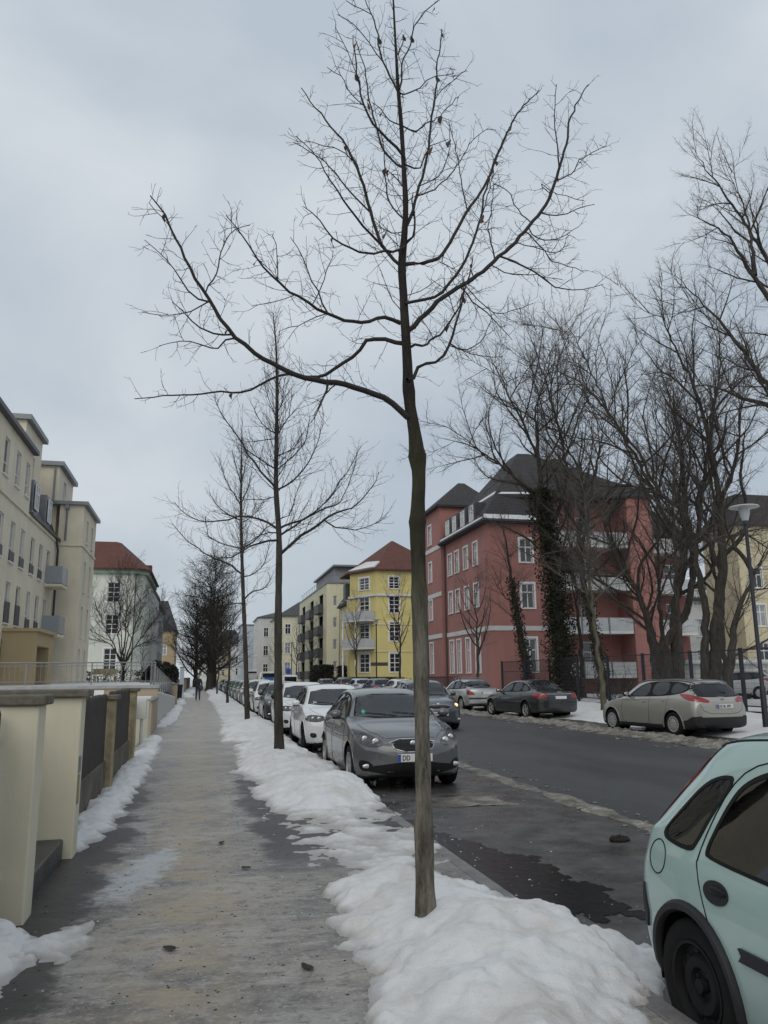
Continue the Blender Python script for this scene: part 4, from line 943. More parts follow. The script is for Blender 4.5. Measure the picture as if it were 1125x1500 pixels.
def mo_extra(c):
    p,seam,re,sym=c['patch'],c['seam'],c['re'],c['sym']
    rear_lamp(c,[(.93,4.40,1.0),(.90,4.6,.99),(.62,4.72,.80),(.62,4.72,.74),(.88,4.6,.74),(.93,4.4,.80)],d=(.5,.86))
    p('bumper_strip',re(sym([(.82,.62),(.84,.55)])),(0,1,0),M['greyplastic'],.008,None,0)
    p('bumper_cover',re(sym([(.80,.36),(.78,.2)])),(0,1,0),M['greyplastic'],.008,None,0)
    for u in (2.35,3.0):
        b=MB(); b.tube([(-.66,c['Y'](u),1.52),(.66,c['Y'](u),1.52)],.018,8)
        for sx in (1,-1): b.box(sx*.60-.03,sx*.60+.03,c['Y'](u)-.05,c['Y'](u)+.05,1.35,1.53)
        b.build('roof_bar',M['zinc'],c['root'])
MO=dict(AU); MO.update(L=4.73,paint=P_silver,rim='cap',extra=mo_extra,plates={'r':(.83,None)},uw=(.95,3.70),mirmat=P_silver)
MO['keys']=[(u*4.73/4.92,a,b_*.98,c_+.02,d*.98,e+.02,f,g+.02) for u,a,b_,c_,d,e,f,g in AU['keys']]
mon=place_rear(build_car('parked_car',MO),12.1,37.0,3.70,.85,radians(5),'silver saloon with roof bars parked facing away before the black saloon',4.73)

# ------------------------------------------------------------------ hatchback seen from behind (blue, and its neighbours)
P_blue=paint('paint_blue',(.022,.035,.115),.2,.3)
def go_extra(c):
    rear_lamp(c,[(.80,3.75,1.0),(.74,3.95,1.01),(.50,4.05,.98),(.50,4.05,.86),(.74,3.95,.83),(.82,3.75,.88)],d=(.45,.89))
    c['patch']('bumper_cover',c['re'](c['sym']([(.74,.36),(.72,.2)])),(0,1,0),M['greyplastic'],.008,None,0)
    c['seam']('antenna',[(0,c['Y'](3.2),1.7),(0,c['Y'](3.25),1.7)],(0,0,-1),.012,M['black'],off=.02)
GO=dict(IB); GO.update(L=4.2,paint=P_blue,rim='alloy',extra=go_extra,plates={'r':(.72,None)},rw=[(.50,1.36),(.60,1.18),(.64,1.05)],mirmat=None)
GO.pop('mirmat'); GO['keys']=[(u*4.2/4.06,a,b_*1.04,c_+.03,d*1.04,e+(.03 if e<1.1 else .055),f*1.06,g+(.03 if g<1.1 else .055)) for u,a,b_,c_,d,e,f,g in hkeys[:-4]]+[(3.62,.19,.87,1.0,.78,1.345,.53,1.40),(3.80,.22,.85,1.0,.77,1.23,.55,1.28),(3.96,.25,.83,.98,.75,1.06,.58,1.09),(4.08,.28,.80,.88,.73,.92,.60,.94)]
golf=place(build_car('parked_car',GO),13.0,60.1,radians(3),'dark blue hatchback with red tail lamp parked facing away, before the pale blue one',RG)

# ------------------------------------------------------------------ the long rows: copies
LG='cars parked facing the viewer along the near kerb'
for o in (ibiza,polo): o['group']=LG
PC={k:paint('paint_'+k,*v) for k,v in dict(dark=((.028,.029,.032),.2,.3),silver2=((.34,.35,.35),.4,.32),lightgrey=((.46,.46,.45),.3,.32),green=((.035,.16,.055),.1,.3),anthracite=((.05,.052,.055),.3,.3),
   paleblue=((.42,.50,.58),.1,.3),brown=((.075,.026,.022),.2,.3),champagne=((.24,.22,.20),.3,.3),red=((.22,.02,.018),.1,.3),white2=((.60,.61,.61),0,.3)).items()}
def row_copy(src,x,y,rz,pk,label,grp,sy=1,sz=1,mir=None):
    c=copy_tree(src); recolor(c,PC[pk]); place(c,x,y,rz,label,grp); c.scale=(1,sy,sz)
    if mir:
        for m_ in children(c):
            if m_.name.startswith('mirror'):
                for sl in m_.material_slots: sl.link='OBJECT'; sl.material=mir
    return c
row_copy(polo,3.10,25.4,pi,'white2','white hatchback with dark mirrors, second white car behind the dark grey hatchback',LG,1,1.02,M['black'])
row_copy(ibiza,3.08,30.9,pi,'dark','near black hatchback parked between two white cars in the kerb row',LG,1,1.03)
row_copy(polo,3.08,36.6,pi,'white2','white car parked just behind the near black hatchback in the kerb row',LG,1,1.02)
row_copy(ibiza,3.06,43.6,pi,'lightgrey','light silver hatchback parked beside the third street tree',LG,1.02,1.06)
row_copy(polo,3.08,49.4,pi,'silver2','silver hatchback parked next behind the light silver one',LG)
row_copy(ibiza,3.08,54.9,pi,'champagne','greyish beige hatchback parked before the green car in the kerb row',LG)
row_copy(polo,3.08,61.0,pi,'green','small green car in the kerb row',LG)
row_copy(ibiza,3.08,67.5,pi,'anthracite','dark grey car parked just past the green car',LG)
row_copy(polo,3.08,74.0,pi,'silver2','silver car second past the green car in the kerb row',LG)
row_copy(ibiza,3.08,81.0,pi,'dark','dark car third past the green car in the kerb row',LG)
row_copy(polo,3.08,88.0,pi,'lightgrey','pale car fourth past the green car in the kerb row',LG)
row_copy(ibiza,3.08,96.0,pi,'anthracite','dark grey car near the far end of the kerb row',LG)
row_copy(polo,3.08,104.0,pi,'white2','white car at the far end of the kerb row',LG)
row_copy(golf,13.0,53.2,radians(3),'white2','white hatchback parked facing away before the silver saloon',RG,1,.98)
row_copy(golf,13.0,67.2,radians(3),'paleblue','pale blue hatchback parked facing away next to the dark blue one',RG)
row_copy(golf,13.0,74.5,radians(3),'brown','dark red brown hatchback parked facing away past the pale blue one',RG,1,1.05)
row_copy(golf,13.0,86.5,radians(3),'anthracite','dark car at the far end of the far side row',RG,1,.97)
row_copy(golf,12.95,13.75,radians(7),'dark','dark car cut by the right edge, parked behind the beige estate',RG)
c=row_copy(golf,8.1,150,0,'red','car with red tail lamps driving away far down the street',None); c.name='moving_car'
for o in children(c):
    if o.name.startswith('tail_light'):
        for sl in o.material_slots: sl.link='OBJECT'; sl.material=M['litred']
c=copy_tree(est); recolor(c,PC['silver2']); place(c,29.0,40.5,radians(78),'silver car parked in the snowy yard behind the wire fence',None,z=.15)
# vans down the street
def van(label,x,y,rz,w,l,h,pm,glassz,side=None,name='delivery_van'):
    r=empty(name,(x,y,ROAD),rz,label,'van')
    b=MB(); hw=w/2
    prof=[(-l/2,.3),(-l/2-.02,h*.55),(-l/2+.06,h*.96),(-l/2+.16,h),(l/2-1.6,h),(l/2-1.25,h*.93),(l/2-.75,h*.56),(l/2-.12,h*.46),(l/2,h*.3),(l/2,.3)]
    n=len(prof); v=[(sx*(hw-(.09 if z>h*.6 else 0)-(.05 if z>h*.97 else 0)),yy,z) for sx in (-1,1) for yy,z in prof]
    b.add(v,[tuple(range(n)),tuple(range(2*n-1,n-1,-1))]+[(i,n+i,n+(i+1)%n,(i+1)%n) for i in range(n)]); b.build('body',pm,r,bevel=.06)
    b=MB(); b.box(-hw+.2,hw-.2,-l/2-.035,-l/2+.0,glassz,h*.90); b.build('rear_window',M['carglass'],r,bevel=.02)
    for sx in (1,-1):
        b=MB(); b.box(*sorted((sx*(hw-.10),sx*(hw+.01))),-l/2-.04,-l/2+.06,h*.42,h*.66); b.build('tail_light',M['redlamp'],r,bevel=.01)
        for yy in (-l/2+.8,l/2-.8):
            b=MB(); b.lathe([(.001,-.1),(.3,-.1),(.32,-.06),(.32,.06),(.3,.1),(.2,.1),(.19,.08),(.001,.08)],20,Matrix.Rotation(pi/2,4,'Y')); o=b.build('wheel',M['tyre'],r,smooth=50); o.location=(sx*(hw-.1),yy,.32)
    b=MB(); b.box(-hw,hw,-l/2-.06,-l/2+.05,.25,.5); b.build('bumper',M['greyplastic'],r,bevel=.02)
    b=MB(); b.box(-.26,.26,-l/2-.05,-l/2-.03,h*.45,h*.45+.11); b.build('number_plate',M['plate'],r)
    if side:
        b=MB(); b.box(-hw*.55,hw*.75,-l/2-.03,-l/2-.02,h*.35,h*.85); b.build('rear_panel',side,r,bevel=.003)
    return r
van('white high roofed car driving down the street past the hedge',10.2,97,0,1.8,4.3,1.85,PC['white2'],1.05)
van('white van with a blue panel on its rear, past the white high roofed car',9.3,118,0,2.0,4.8,2.4,PC['white2'],1.6,M['sign_blue'] if 'sign_blue' in M else mat('sign_blue',(.03,.17,.50),.4))
van('tall white box van farthest down the street',8.6,146,0,2.1,5.5,2.9,PC['white2'],2.35)
TREE_NEAR={"trunk":[[1.362,4.97,0.135,0.0667],[1.362,4.97,0.192,0.0621],[1.362,4.97,0.499,0.0547],[1.362,4.97,0.894,0.0508],[1.362,4.97,1.511,0.0482],[1.358,4.97,2.028,0.0484],[1.353,4.97,2.476,0.0522],[1.367,4.97,2.846,0.0442],[1.348,4.97,3.129,0.0403],[1.315,4.97,3.367,0.0386],[1.299,4.97,3.711,0.0348],[1.284,4.97,4.063,0.0297],[1.273,4.97,4.372,0.0268],[1.297,4.97,4.639,0.0224],[1.307,4.97,4.856,0.0203],[1.296,4.97,5.183,0.017],[1.285,4.97,5.461,0.0148],[1.264,4.97,5.8,0.0125],[1.252,4.97,6.09,0.01],[1.241,4.97,6.385,0.0076],[1.229,4.97,6.747,0.0049]],"limbs":[[[1.296,4.955,3.254,0.0225],[1.284,4.952,3.262,0.0215],[1.161,4.921,3.348,0.0204],[1.032,4.889,3.387,0.0193],[0.799,4.83,3.418,0.018],[0.627,4.787,3.409,0.0168],[0.493,4.754,3.426,0.0157],[0.36,4.72,3.476,0.0146],[0.245,4.692,3.529,0.0135],[0.131,4.663,3.605,0.0125],[0.034,4.639,3.701,0.0114],[-0.034,4.622,3.819,0.0104],[-0.115,4.602,3.917,0.0093],[-0.183,4.585,4.051,0.0081],[-0.251,4.568,4.185,0.0068],[-0.318,4.551,4.319,0.0054],[-0.405,4.529,4.409,0.0034]],[[1.291,4.993,3.8,0.0164],[1.265,5.003,3.802,0.0156],[1.167,5.037,3.84,0.0148],[1.066,5.072,3.848,0.014],[0.983,5.101,3.757,0.013],[0.85,5.148,3.659,0.0121],[0.716,5.195,3.589,0.0112],[0.596,5.236,3.603,0.0103],[0.493,5.273,3.625,0.0094],[0.375,5.314,3.573,0.0083],[0.205,5.374,3.508,0.0073],[-0.003,5.446,3.507,0.0062],[-0.266,5.538,3.501,0.005],[-0.531,5.631,3.495,0.0032]],[[1.241,4.912,3.909,0.0139],[1.144,4.863,3.917,0.0129],[0.95,4.766,3.825,0.0116],[0.801,4.692,3.796,0.0105],[0.658,4.62,3.807,0.0095],[0.553,4.568,3.838,0.0085],[0.418,4.5,3.873,0.0074],[0.319,4.45,3.927,0.0064],[0.237,4.41,3.995,0.0053],[0.154,4.368,4.11,0.0041],[0.046,4.314,4.203,0.0025]],[[1.274,5.004,4.39,0.0135],[1.17,5.045,4.529,0.0127],[1.107,5.07,4.692,0.0119],[1.056,5.091,4.915,0.0111],[1.003,5.112,5.142,0.0102],[0.938,5.138,5.314,0.0092],[0.885,5.159,5.442,0.0081],[0.793,5.196,5.575,0.0069],[0.698,5.234,5.742,0.0054],[0.582,5.28,5.938,0.0034]],[[1.287,4.927,4.5,0.0098],[1.194,4.872,4.415,0.009],[1.09,4.809,4.373,0.0082],[0.989,4.749,4.306,0.0074],[0.878,4.682,4.286,0.0067],[0.769,4.617,4.286,0.0059],[0.703,4.577,4.318,0.0052],[0.649,4.545,4.368,0.0044],[0.598,4.514,4.393,0.0036],[0.515,4.465,4.419,0.0024]],[[1.291,5.003,4.401,0.0147],[1.376,4.979,4.406,0.0139],[1.503,5.043,4.467,0.0134],[1.635,5.109,4.604,0.0129],[1.734,5.158,4.782,0.0123],[1.837,5.21,4.984,0.0117],[1.965,5.274,5.204,0.011],[2.076,5.329,5.404,0.0103],[2.194,5.388,5.689,0.0095],[2.29,5.436,5.895,0.0085],[2.416,5.499,6.162,0.0074],[2.544,5.563,6.356,0.006],[2.717,5.65,6.586,0.004]],[[1.283,4.94,4.074,0.0118],[1.426,4.943,4.116,0.0112],[1.549,4.894,4.17,0.0105],[1.617,4.866,4.275,0.0098],[1.699,4.833,4.396,0.0091],[1.755,4.811,4.535,0.0083],[1.798,4.794,4.677,0.0076],[1.828,4.782,4.837,0.0067],[1.879,4.761,5.031,0.0058],[1.945,4.735,5.224,0.0047],[2.017,4.706,5.402,0.0032]],[[1.301,4.981,3.885,0.0188],[1.33,4.976,3.901,0.018],[1.422,4.983,4.009,0.0173],[1.554,5.009,4.164,0.0168],[1.722,5.043,4.298,0.0162],[1.879,5.074,4.433,0.0156],[2.024,5.103,4.568,0.0149],[2.173,5.133,4.725,0.0142],[2.347,5.168,4.945,0.0135],[2.488,5.196,5.126,0.0126],[2.595,5.218,5.358,0.0117],[2.664,5.231,5.565,0.0105],[2.734,5.245,5.757,0.0093],[2.775,5.254,5.982,0.0079],[2.857,5.27,6.167,0.0062],[2.996,5.298,6.405,0.0039]],[[1.309,5.009,3.766,0.0105],[1.352,4.975,3.787,0.0096],[1.417,5.017,3.807,0.0088],[1.537,5.113,3.905,0.008],[1.731,5.268,4.159,0.0073],[1.823,5.342,4.323,0.0063],[1.86,5.372,4.463,0.005],[1.874,5.383,4.575,0.0032]],[[1.286,4.92,3.508,0.0136],[1.34,4.958,3.543,0.0126],[1.396,4.944,3.641,0.0116],[1.47,4.892,3.636,0.0103],[1.555,4.832,3.726,0.0091],[1.593,4.805,3.87,0.0079],[1.63,4.779,4.0,0.0065],[1.681,4.744,4.22,0.005],[1.713,4.721,4.368,0.0029]],[[1.315,5.009,4.571,0.0087],[1.367,4.978,4.618,0.0076],[1.376,4.986,4.796,0.0064],[1.352,4.975,4.873,0.005],[1.367,4.978,4.964,0.0031]],[[1.308,4.985,4.685,0.0113],[1.365,4.972,4.844,0.0106],[1.41,4.986,5.005,0.0098],[1.471,5.004,5.235,0.0091],[1.518,5.018,5.481,0.0083],[1.551,5.028,5.726,0.0074],[1.576,5.035,5.941,0.0063],[1.602,5.043,6.176,0.0051],[1.645,5.056,6.457,0.0033]],[[1.289,4.943,5.222,0.011],[1.169,4.894,5.299,0.0098],[1.065,4.853,5.368,0.0086],[0.992,4.824,5.464,0.0074],[0.947,4.806,5.617,0.0062],[0.901,4.787,5.83,0.0048],[0.891,4.783,6.019,0.0027]],[[1.306,5.006,5.172,0.0089],[1.212,5.072,5.284,0.0082],[1.164,5.106,5.406,0.0074],[1.126,5.132,5.603,0.0066],[1.088,5.159,5.803,0.0056],[1.061,5.178,6.068,0.0045],[0.995,5.224,6.386,0.003]],[[1.267,4.997,5.795,0.0083],[1.208,5.015,5.93,0.0075],[1.155,5.031,6.09,0.0067],[1.127,5.039,6.315,0.0057],[1.086,5.051,6.478,0.0046],[1.031,5.068,6.645,0.003]],[[1.265,4.933,5.766,0.0071],[1.283,4.94,5.822,0.0066],[1.287,4.942,5.948,0.006],[1.35,4.967,6.154,0.0054],[1.403,4.952,6.359,0.0047],[1.48,4.921,6.477,0.0039],[1.583,4.88,6.558,0.0027]],[[1.296,5.025,5.538,0.0065],[1.385,4.995,5.478,0.0057],[1.5,5.098,5.629,0.0049],[1.64,5.225,5.813,0.004],[1.905,5.463,6.23,0.0028]],[[1.258,4.88,5.685,0.006],[1.349,4.962,5.76,0.0053],[1.397,4.935,5.786,0.0046],[1.485,4.855,5.823,0.0037],[1.619,4.735,5.795,0.0025]],[[1.286,4.906,5.13,0.0067],[1.396,4.936,5.132,0.0059],[1.439,4.896,5.215,0.0049],[1.483,4.857,5.283,0.0038],[1.578,4.772,5.282,0.0023]],[[1.305,5.027,4.775,0.0066],[1.225,5.116,4.942,0.0059],[1.202,5.141,5.134,0.005],[1.195,5.149,5.365,0.004],[1.166,5.181,5.615,0.0025]],[[1.3,5.039,5.549,0.0055],[1.246,5.104,5.619,0.0046],[1.179,5.184,5.777,0.0037],[1.122,5.252,5.883,0.0023]],[[1.235,4.847,5.98,0.0056],[1.291,4.903,6.133,0.0042],[1.3,4.912,6.222,0.0023]],[[1.241,4.807,4.884,0.0045],[1.141,4.667,4.866,0.0033],[1.066,4.561,4.823,0.0019]],[[1.318,5.022,4.679,0.0045],[1.272,5.081,4.686,0.0039],[1.178,5.204,4.796,0.0032],[1.124,5.274,4.844,0.0021]],[[0.731,4.813,3.414,0.0087],[0.694,4.772,3.281,0.0063],[0.657,4.73,3.179,0.0041],[0.606,4.689,3.086,0.0019]],[[0.143,4.666,3.598,0.0064],[0.049,4.725,3.59,0.0055],[0.029,4.756,3.549,0.0046],[-0.066,4.813,3.601,0.0038],[-0.226,4.903,3.64,0.0029],[-0.337,4.967,3.631,0.002]],[[0.121,4.661,3.615,0.0064],[-0.022,4.58,3.576,0.0052],[-0.113,4.517,3.595,0.004],[-0.188,4.448,3.65,0.0029],[-0.239,4.406,3.672,0.0018]],[[-0.027,4.624,3.807,0.0051],[-0.138,4.719,3.769,0.0041],[-0.231,4.792,3.772,0.0031],[-0.453,4.952,3.846,0.0021]],[[-0.02,4.625,3.796,0.0064],[-0.094,4.607,3.804,0.0053],[-0.188,4.569,3.874,0.0042],[-0.267,4.527,3.975,0.003],[-0.417,4.466,4.076,0.0019]],[[-0.058,4.616,3.849,0.0051],[0.003,4.727,4.067,0.0047],[0.029,4.813,4.242,0.0041],[0.065,4.89,4.4,0.0035],[0.138,4.957,4.516,0.0029],[0.216,5.012,4.579,0.0022]],[[0.799,4.83,3.418,0.0044],[0.724,4.925,3.355,0.0032],[0.669,5.053,3.251,0.002]],[[-0.244,4.57,4.172,0.0035],[-0.303,4.6,4.283,0.0028],[-0.42,4.647,4.433,0.0021]],[[0.701,4.642,3.803,0.0056],[0.637,4.605,3.909,0.0047],[0.581,4.571,4.007,0.0038],[0.508,4.527,4.13,0.0029],[0.441,4.493,4.214,0.002]],[[0.595,4.589,3.826,0.0039],[0.691,4.663,4.086,0.003],[0.75,4.746,4.303,0.0021]],[[0.368,4.475,3.9,0.0038],[0.371,4.543,4.103,0.0029],[0.339,4.606,4.283,0.002]],[[0.701,4.642,3.803,0.0039],[0.609,4.728,3.79,0.0033],[0.522,4.815,3.776,0.0027],[0.416,4.912,3.772,0.002]],[[0.418,4.5,3.873,0.0032],[0.346,4.412,3.911,0.0025],[0.198,4.256,3.937,0.0018]],[[0.486,4.534,3.856,0.003],[0.4,4.617,3.852,0.0025],[0.236,4.763,3.868,0.002]],[[1.164,5.048,4.545,0.01],[1.032,4.964,4.605,0.0086],[0.88,4.856,4.685,0.0072],[0.774,4.766,4.763,0.0059],[0.7,4.7,4.817,0.0046],[0.613,4.62,4.882,0.0034],[0.466,4.507,4.935,0.0021]],[[1.076,5.082,4.826,0.0066],[0.929,5.139,5.015,0.0059],[0.852,5.174,5.144,0.0051],[0.761,5.214,5.292,0.0042],[0.641,5.252,5.389,0.0034],[0.534,5.284,5.463,0.0025]],[[0.957,5.13,5.262,0.004],[0.86,5.249,5.44,0.0036],[0.747,5.335,5.514,0.0031],[0.632,5.423,5.596,0.0025]],[[1.051,5.093,4.938,0.0041],[0.995,5.002,5.038,0.0032],[0.92,4.899,5.129,0.0023]],[[1.862,5.222,5.028,0.0054],[1.858,5.331,5.334,0.0046],[1.871,5.414,5.578,0.0037],[1.852,5.583,6.083,0.0028]],[[1.635,5.109,4.604,0.0039],[1.587,5.058,4.486,0.0033],[1.648,5.003,4.415,0.0027],[1.705,4.943,4.326,0.0022]],[[1.727,4.822,4.466,0.0049],[1.858,4.953,4.781,0.0042],[2.019,5.12,5.221,0.0035],[2.123,5.238,5.554,0.0026]],[[2.65,5.229,5.523,0.0059],[2.596,5.132,5.709,0.0048],[2.548,5.056,5.85,0.0037],[2.53,4.953,6.045,0.0027]],[[2.609,5.22,5.399,0.0058],[2.78,5.285,5.525,0.0049],[2.892,5.344,5.699,0.0039],[3.22,5.467,5.982,0.0029]],[[2.446,5.188,5.072,0.0056],[2.546,5.105,5.008,0.0048],[2.63,5.027,4.999,0.004],[2.685,4.963,5.021,0.0032],[2.753,4.897,5.003,0.0025]],[[2.024,5.103,4.568,0.0063],[2.04,5.201,4.762,0.0054],[2.051,5.287,4.937,0.0045],[2.118,5.385,5.151,0.0036],[2.218,5.555,5.538,0.0027]],[[2.068,5.112,4.615,0.0079],[2.226,5.035,4.516,0.0067],[2.326,4.969,4.402,0.0056],[2.435,4.897,4.28,0.0044],[2.552,4.836,4.256,0.0033],[2.7,4.757,4.275,0.0023]],[[2.33,5.164,4.923,0.0055],[2.426,5.234,4.888,0.0048],[2.61,5.322,4.937,0.0041],[2.757,5.393,5.044,0.0034],[2.911,5.468,5.175,0.0027]],[[2.295,5.157,4.879,0.0055],[2.362,5.028,4.675,0.0046],[2.396,4.932,4.525,0.0038],[2.463,4.839,4.435,0.003],[2.537,4.735,4.341,0.0023]],[[1.722,5.043,4.298,0.006],[1.873,5.113,4.203,0.0051],[1.989,5.165,4.158,0.0042],[2.108,5.221,4.096,0.0033],[2.202,5.271,4.027,0.0023]],[[2.361,5.171,4.963,0.0055],[2.311,5.275,5.112,0.0046],[2.275,5.428,5.406,0.0037],[2.2,5.51,5.505,0.0027]],[[2.208,5.14,4.769,0.004],[2.549,5.172,4.727,0.0033],[2.655,5.2,4.847,0.0025]],[[1.98,5.095,4.528,0.0047],[2.07,4.98,4.408,0.0038],[2.172,4.845,4.335,0.003],[2.321,4.629,4.203,0.0022]],[[1.754,5.049,4.325,0.004],[2.024,5.129,4.161,0.0035],[2.209,5.213,4.247,0.003],[2.404,5.302,4.363,0.0024]],[[2.552,5.209,5.265,0.004],[2.451,5.179,5.31,0.0035],[2.535,5.101,5.2,0.003],[2.704,4.962,5.067,0.0025]],[[1.563,4.826,3.755,0.0055],[1.672,4.869,3.738,0.0047],[1.796,4.915,3.801,0.0039],[1.877,4.961,3.923,0.0031],[1.947,5.015,4.084,0.0022]],[[1.559,4.829,3.74,0.0039],[1.735,4.752,3.651,0.003],[1.865,4.629,3.603,0.002]],[[1.537,5.113,3.905,0.0039],[1.512,5.186,4.031,0.0031],[1.428,5.285,4.165,0.0023]],[[1.758,5.291,4.208,0.0039],[1.67,5.174,4.308,0.003],[1.506,5.056,4.343,0.0022]],[[1.392,4.98,4.941,0.0057],[1.523,5.041,5.044,0.0051],[1.698,5.143,5.26,0.0046],[1.833,5.234,5.485,0.004],[1.921,5.305,5.679,0.0034],[2.136,5.416,5.939,0.0027]],[[1.416,4.987,5.028,0.0044],[1.544,4.883,5.076,0.0037],[1.582,4.787,5.177,0.003],[1.555,4.659,5.311,0.0023]],[[1.558,5.03,5.79,0.0039],[1.602,5.052,5.88,0.0035],[1.736,5.101,6.057,0.0031],[1.865,5.144,6.208,0.0027]],[[0.988,4.822,5.479,0.0042],[0.875,4.913,5.675,0.0037],[0.842,4.964,5.816,0.0031],[0.743,5.028,5.934,0.0025]],[[0.947,4.806,5.617,0.0037],[0.877,4.726,5.743,0.0031],[0.738,4.61,5.89,0.0024]],[[1.086,5.051,6.478,0.0036],[0.967,5.099,6.578,0.0032],[0.9,5.126,6.638,0.0027]],[[1.166,5.028,6.058,0.0046],[1.024,4.945,6.146,0.0039],[0.914,4.88,6.203,0.0032],[0.782,4.819,6.203,0.0025]]]}
TREE_SECOND={"trunk":[[1.492,15.6,0.034,0.1048],[1.443,15.6,1.41,0.0782],[1.422,15.6,2.704,0.0719],[1.415,15.6,4.044,0.0594],[1.325,15.6,5.426,0.047],[1.316,15.6,6.862,0.0344],[1.288,15.6,8.047,0.0211],[1.197,15.6,9.026,0.0072]],"limbs":[[[1.41,15.603,3.892,0.0329],[1.817,15.679,4.273,0.0286],[2.307,15.777,4.651,0.0243],[2.583,15.832,4.836,0.0198],[2.96,15.907,4.987,0.0151],[3.293,15.974,5.348,0.0104],[3.535,16.023,5.803,0.0056]],[[2.287,15.341,4.568,0.0164],[2.54,15.265,4.435,0.0136],[2.914,15.153,4.39,0.0108],[3.244,15.054,4.476,0.008],[3.449,14.992,4.65,0.0052]],[[1.373,15.58,4.258,0.0264],[1.701,15.489,4.499,0.0229],[1.984,15.375,4.691,0.0193],[2.267,15.262,4.904,0.0158],[2.506,15.166,5.252,0.0123],[2.786,15.054,5.69,0.0088],[2.945,14.991,6.044,0.0053]],[[1.372,15.63,4.42,0.0232],[1.92,15.899,4.7,0.0201],[2.308,16.131,4.95,0.0168],[2.714,16.375,5.165,0.0133],[3.022,16.56,5.757,0.0097],[3.176,16.652,6.335,0.0059]],[[1.37,15.616,4.431,0.0265],[1.111,15.693,4.618,0.0231],[0.728,15.808,4.686,0.0197],[0.307,15.935,4.622,0.0162],[-0.075,16.049,4.601,0.0127],[-0.338,16.128,4.714,0.0091],[-0.656,16.224,5.031,0.0055]],[[1.375,15.571,4.191,0.0231],[1.021,15.359,4.096,0.0183],[0.686,15.158,3.901,0.0137],[0.404,14.989,3.698,0.0093],[0.123,14.82,3.703,0.005]],[[1.375,15.638,4.356,0.0166],[1.131,15.833,4.378,0.013],[0.809,16.091,4.183,0.0093],[0.642,16.224,4.152,0.0055]],[[1.314,15.568,5.272,0.0267],[0.97,15.464,5.583,0.0224],[0.692,15.381,5.944,0.0181],[0.46,15.311,6.309,0.0139],[0.189,15.23,6.621,0.0096],[0.046,15.187,6.953,0.0054]],[[1.33,15.655,5.656,0.0176],[1.072,15.81,5.862,0.0137],[0.764,15.995,6.123,0.0097],[0.45,16.183,6.388,0.0056]],[[1.344,15.639,5.223,0.0201],[1.699,15.738,5.473,0.0166],[1.974,15.876,5.849,0.0131],[2.207,15.992,6.323,0.0095],[2.344,16.061,6.836,0.0057]],[[1.321,15.529,5.6,0.0174],[1.651,15.44,5.894,0.0134],[1.885,15.276,6.229,0.0094],[1.954,15.228,6.677,0.0054]],[[1.33,15.664,5.933,0.0136],[1.683,15.782,6.153,0.0096],[1.869,15.913,6.512,0.0056]],[[1.367,15.556,4.605,0.0132],[1.604,15.454,4.686,0.0105],[1.675,15.398,4.988,0.0079],[1.784,15.311,5.33,0.0053]],[[1.31,15.69,5.097,0.0134],[1.024,15.919,5.063,0.0095],[0.771,16.121,5.115,0.0055]],[[1.271,15.479,6.242,0.0108],[0.931,15.207,6.09,0.0079],[0.711,15.031,6.022,0.0052]],[[1.326,15.648,6.389,0.0137],[1.04,15.791,6.644,0.0097],[0.853,15.885,7.036,0.0056]],[[1.341,15.567,6.366,0.0136],[1.548,15.55,6.748,0.0096],[1.619,15.521,7.214,0.0055]],[[1.312,15.644,6.759,0.011],[1.148,15.71,7.144,0.0083],[1.048,15.75,7.53,0.0056]],[[1.323,15.54,6.82,0.011],[1.447,15.585,7.221,0.0083],[1.477,15.567,7.597,0.0056]]]}
TREE_THIRD={"trunk":[[1.496,26.4,0.036,0.0992],[1.372,26.4,2.382,0.077],[1.242,26.4,4.363,0.0663],[1.139,26.4,6.174,0.0502],[1.08,26.4,8.035,0.0339],[1.062,26.4,9.468,0.0115]],"limbs":[[[1.172,26.421,4.884,0.0333],[0.794,26.534,5.21,0.0285],[0.293,26.685,5.393,0.0238],[-0.218,26.838,5.723,0.019],[-0.74,26.994,6.167,0.0141],[-1.123,27.109,6.614,0.0092]],[[1.153,26.356,5.709,0.0244],[0.61,26.084,5.786,0.0191],[0.109,25.834,6.008,0.0138],[-0.062,25.748,6.627,0.0087]],[[1.115,26.451,6.68,0.0224],[0.645,26.639,6.916,0.0181],[0.27,26.788,7.301,0.0137],[0.036,26.882,7.686,0.0092]],[[1.109,26.347,7.18,0.0224],[0.813,26.229,7.584,0.0179],[0.498,26.103,8.131,0.0134],[0.326,26.034,8.7,0.009]],[[1.125,26.458,7.279,0.0203],[1.318,26.438,7.814,0.0147],[1.442,26.5,8.446,0.0091]],[[1.192,26.425,5.722,0.0245],[1.619,26.588,6.062,0.0195],[2.054,26.806,6.571,0.0144],[2.279,26.919,6.755,0.0092]],[[1.232,26.395,4.775,0.0221],[1.639,26.201,4.91,0.0176],[1.962,26.04,5.406,0.0132],[2.047,25.997,5.911,0.0088]],[[1.3,26.423,4.063,0.0276],[1.544,26.521,4.296,0.0215],[1.979,26.695,4.473,0.0153],[2.189,26.779,4.856,0.009]],[[1.338,26.352,3.916,0.022],[0.985,26.272,3.898,0.0176],[0.71,26.134,3.738,0.0131],[0.441,26.0,3.581,0.0087]],[[1.135,26.347,6.588,0.0201],[1.495,26.274,6.815,0.0145],[1.823,26.109,7.32,0.0089]],[[1.06,26.473,7.957,0.017],[0.933,26.524,8.417,0.0131],[0.761,26.592,9.037,0.0092]],[[1.09,26.34,7.927,0.0169],[1.211,26.388,8.554,0.0131],[1.258,26.393,9.172,0.0092]]]}
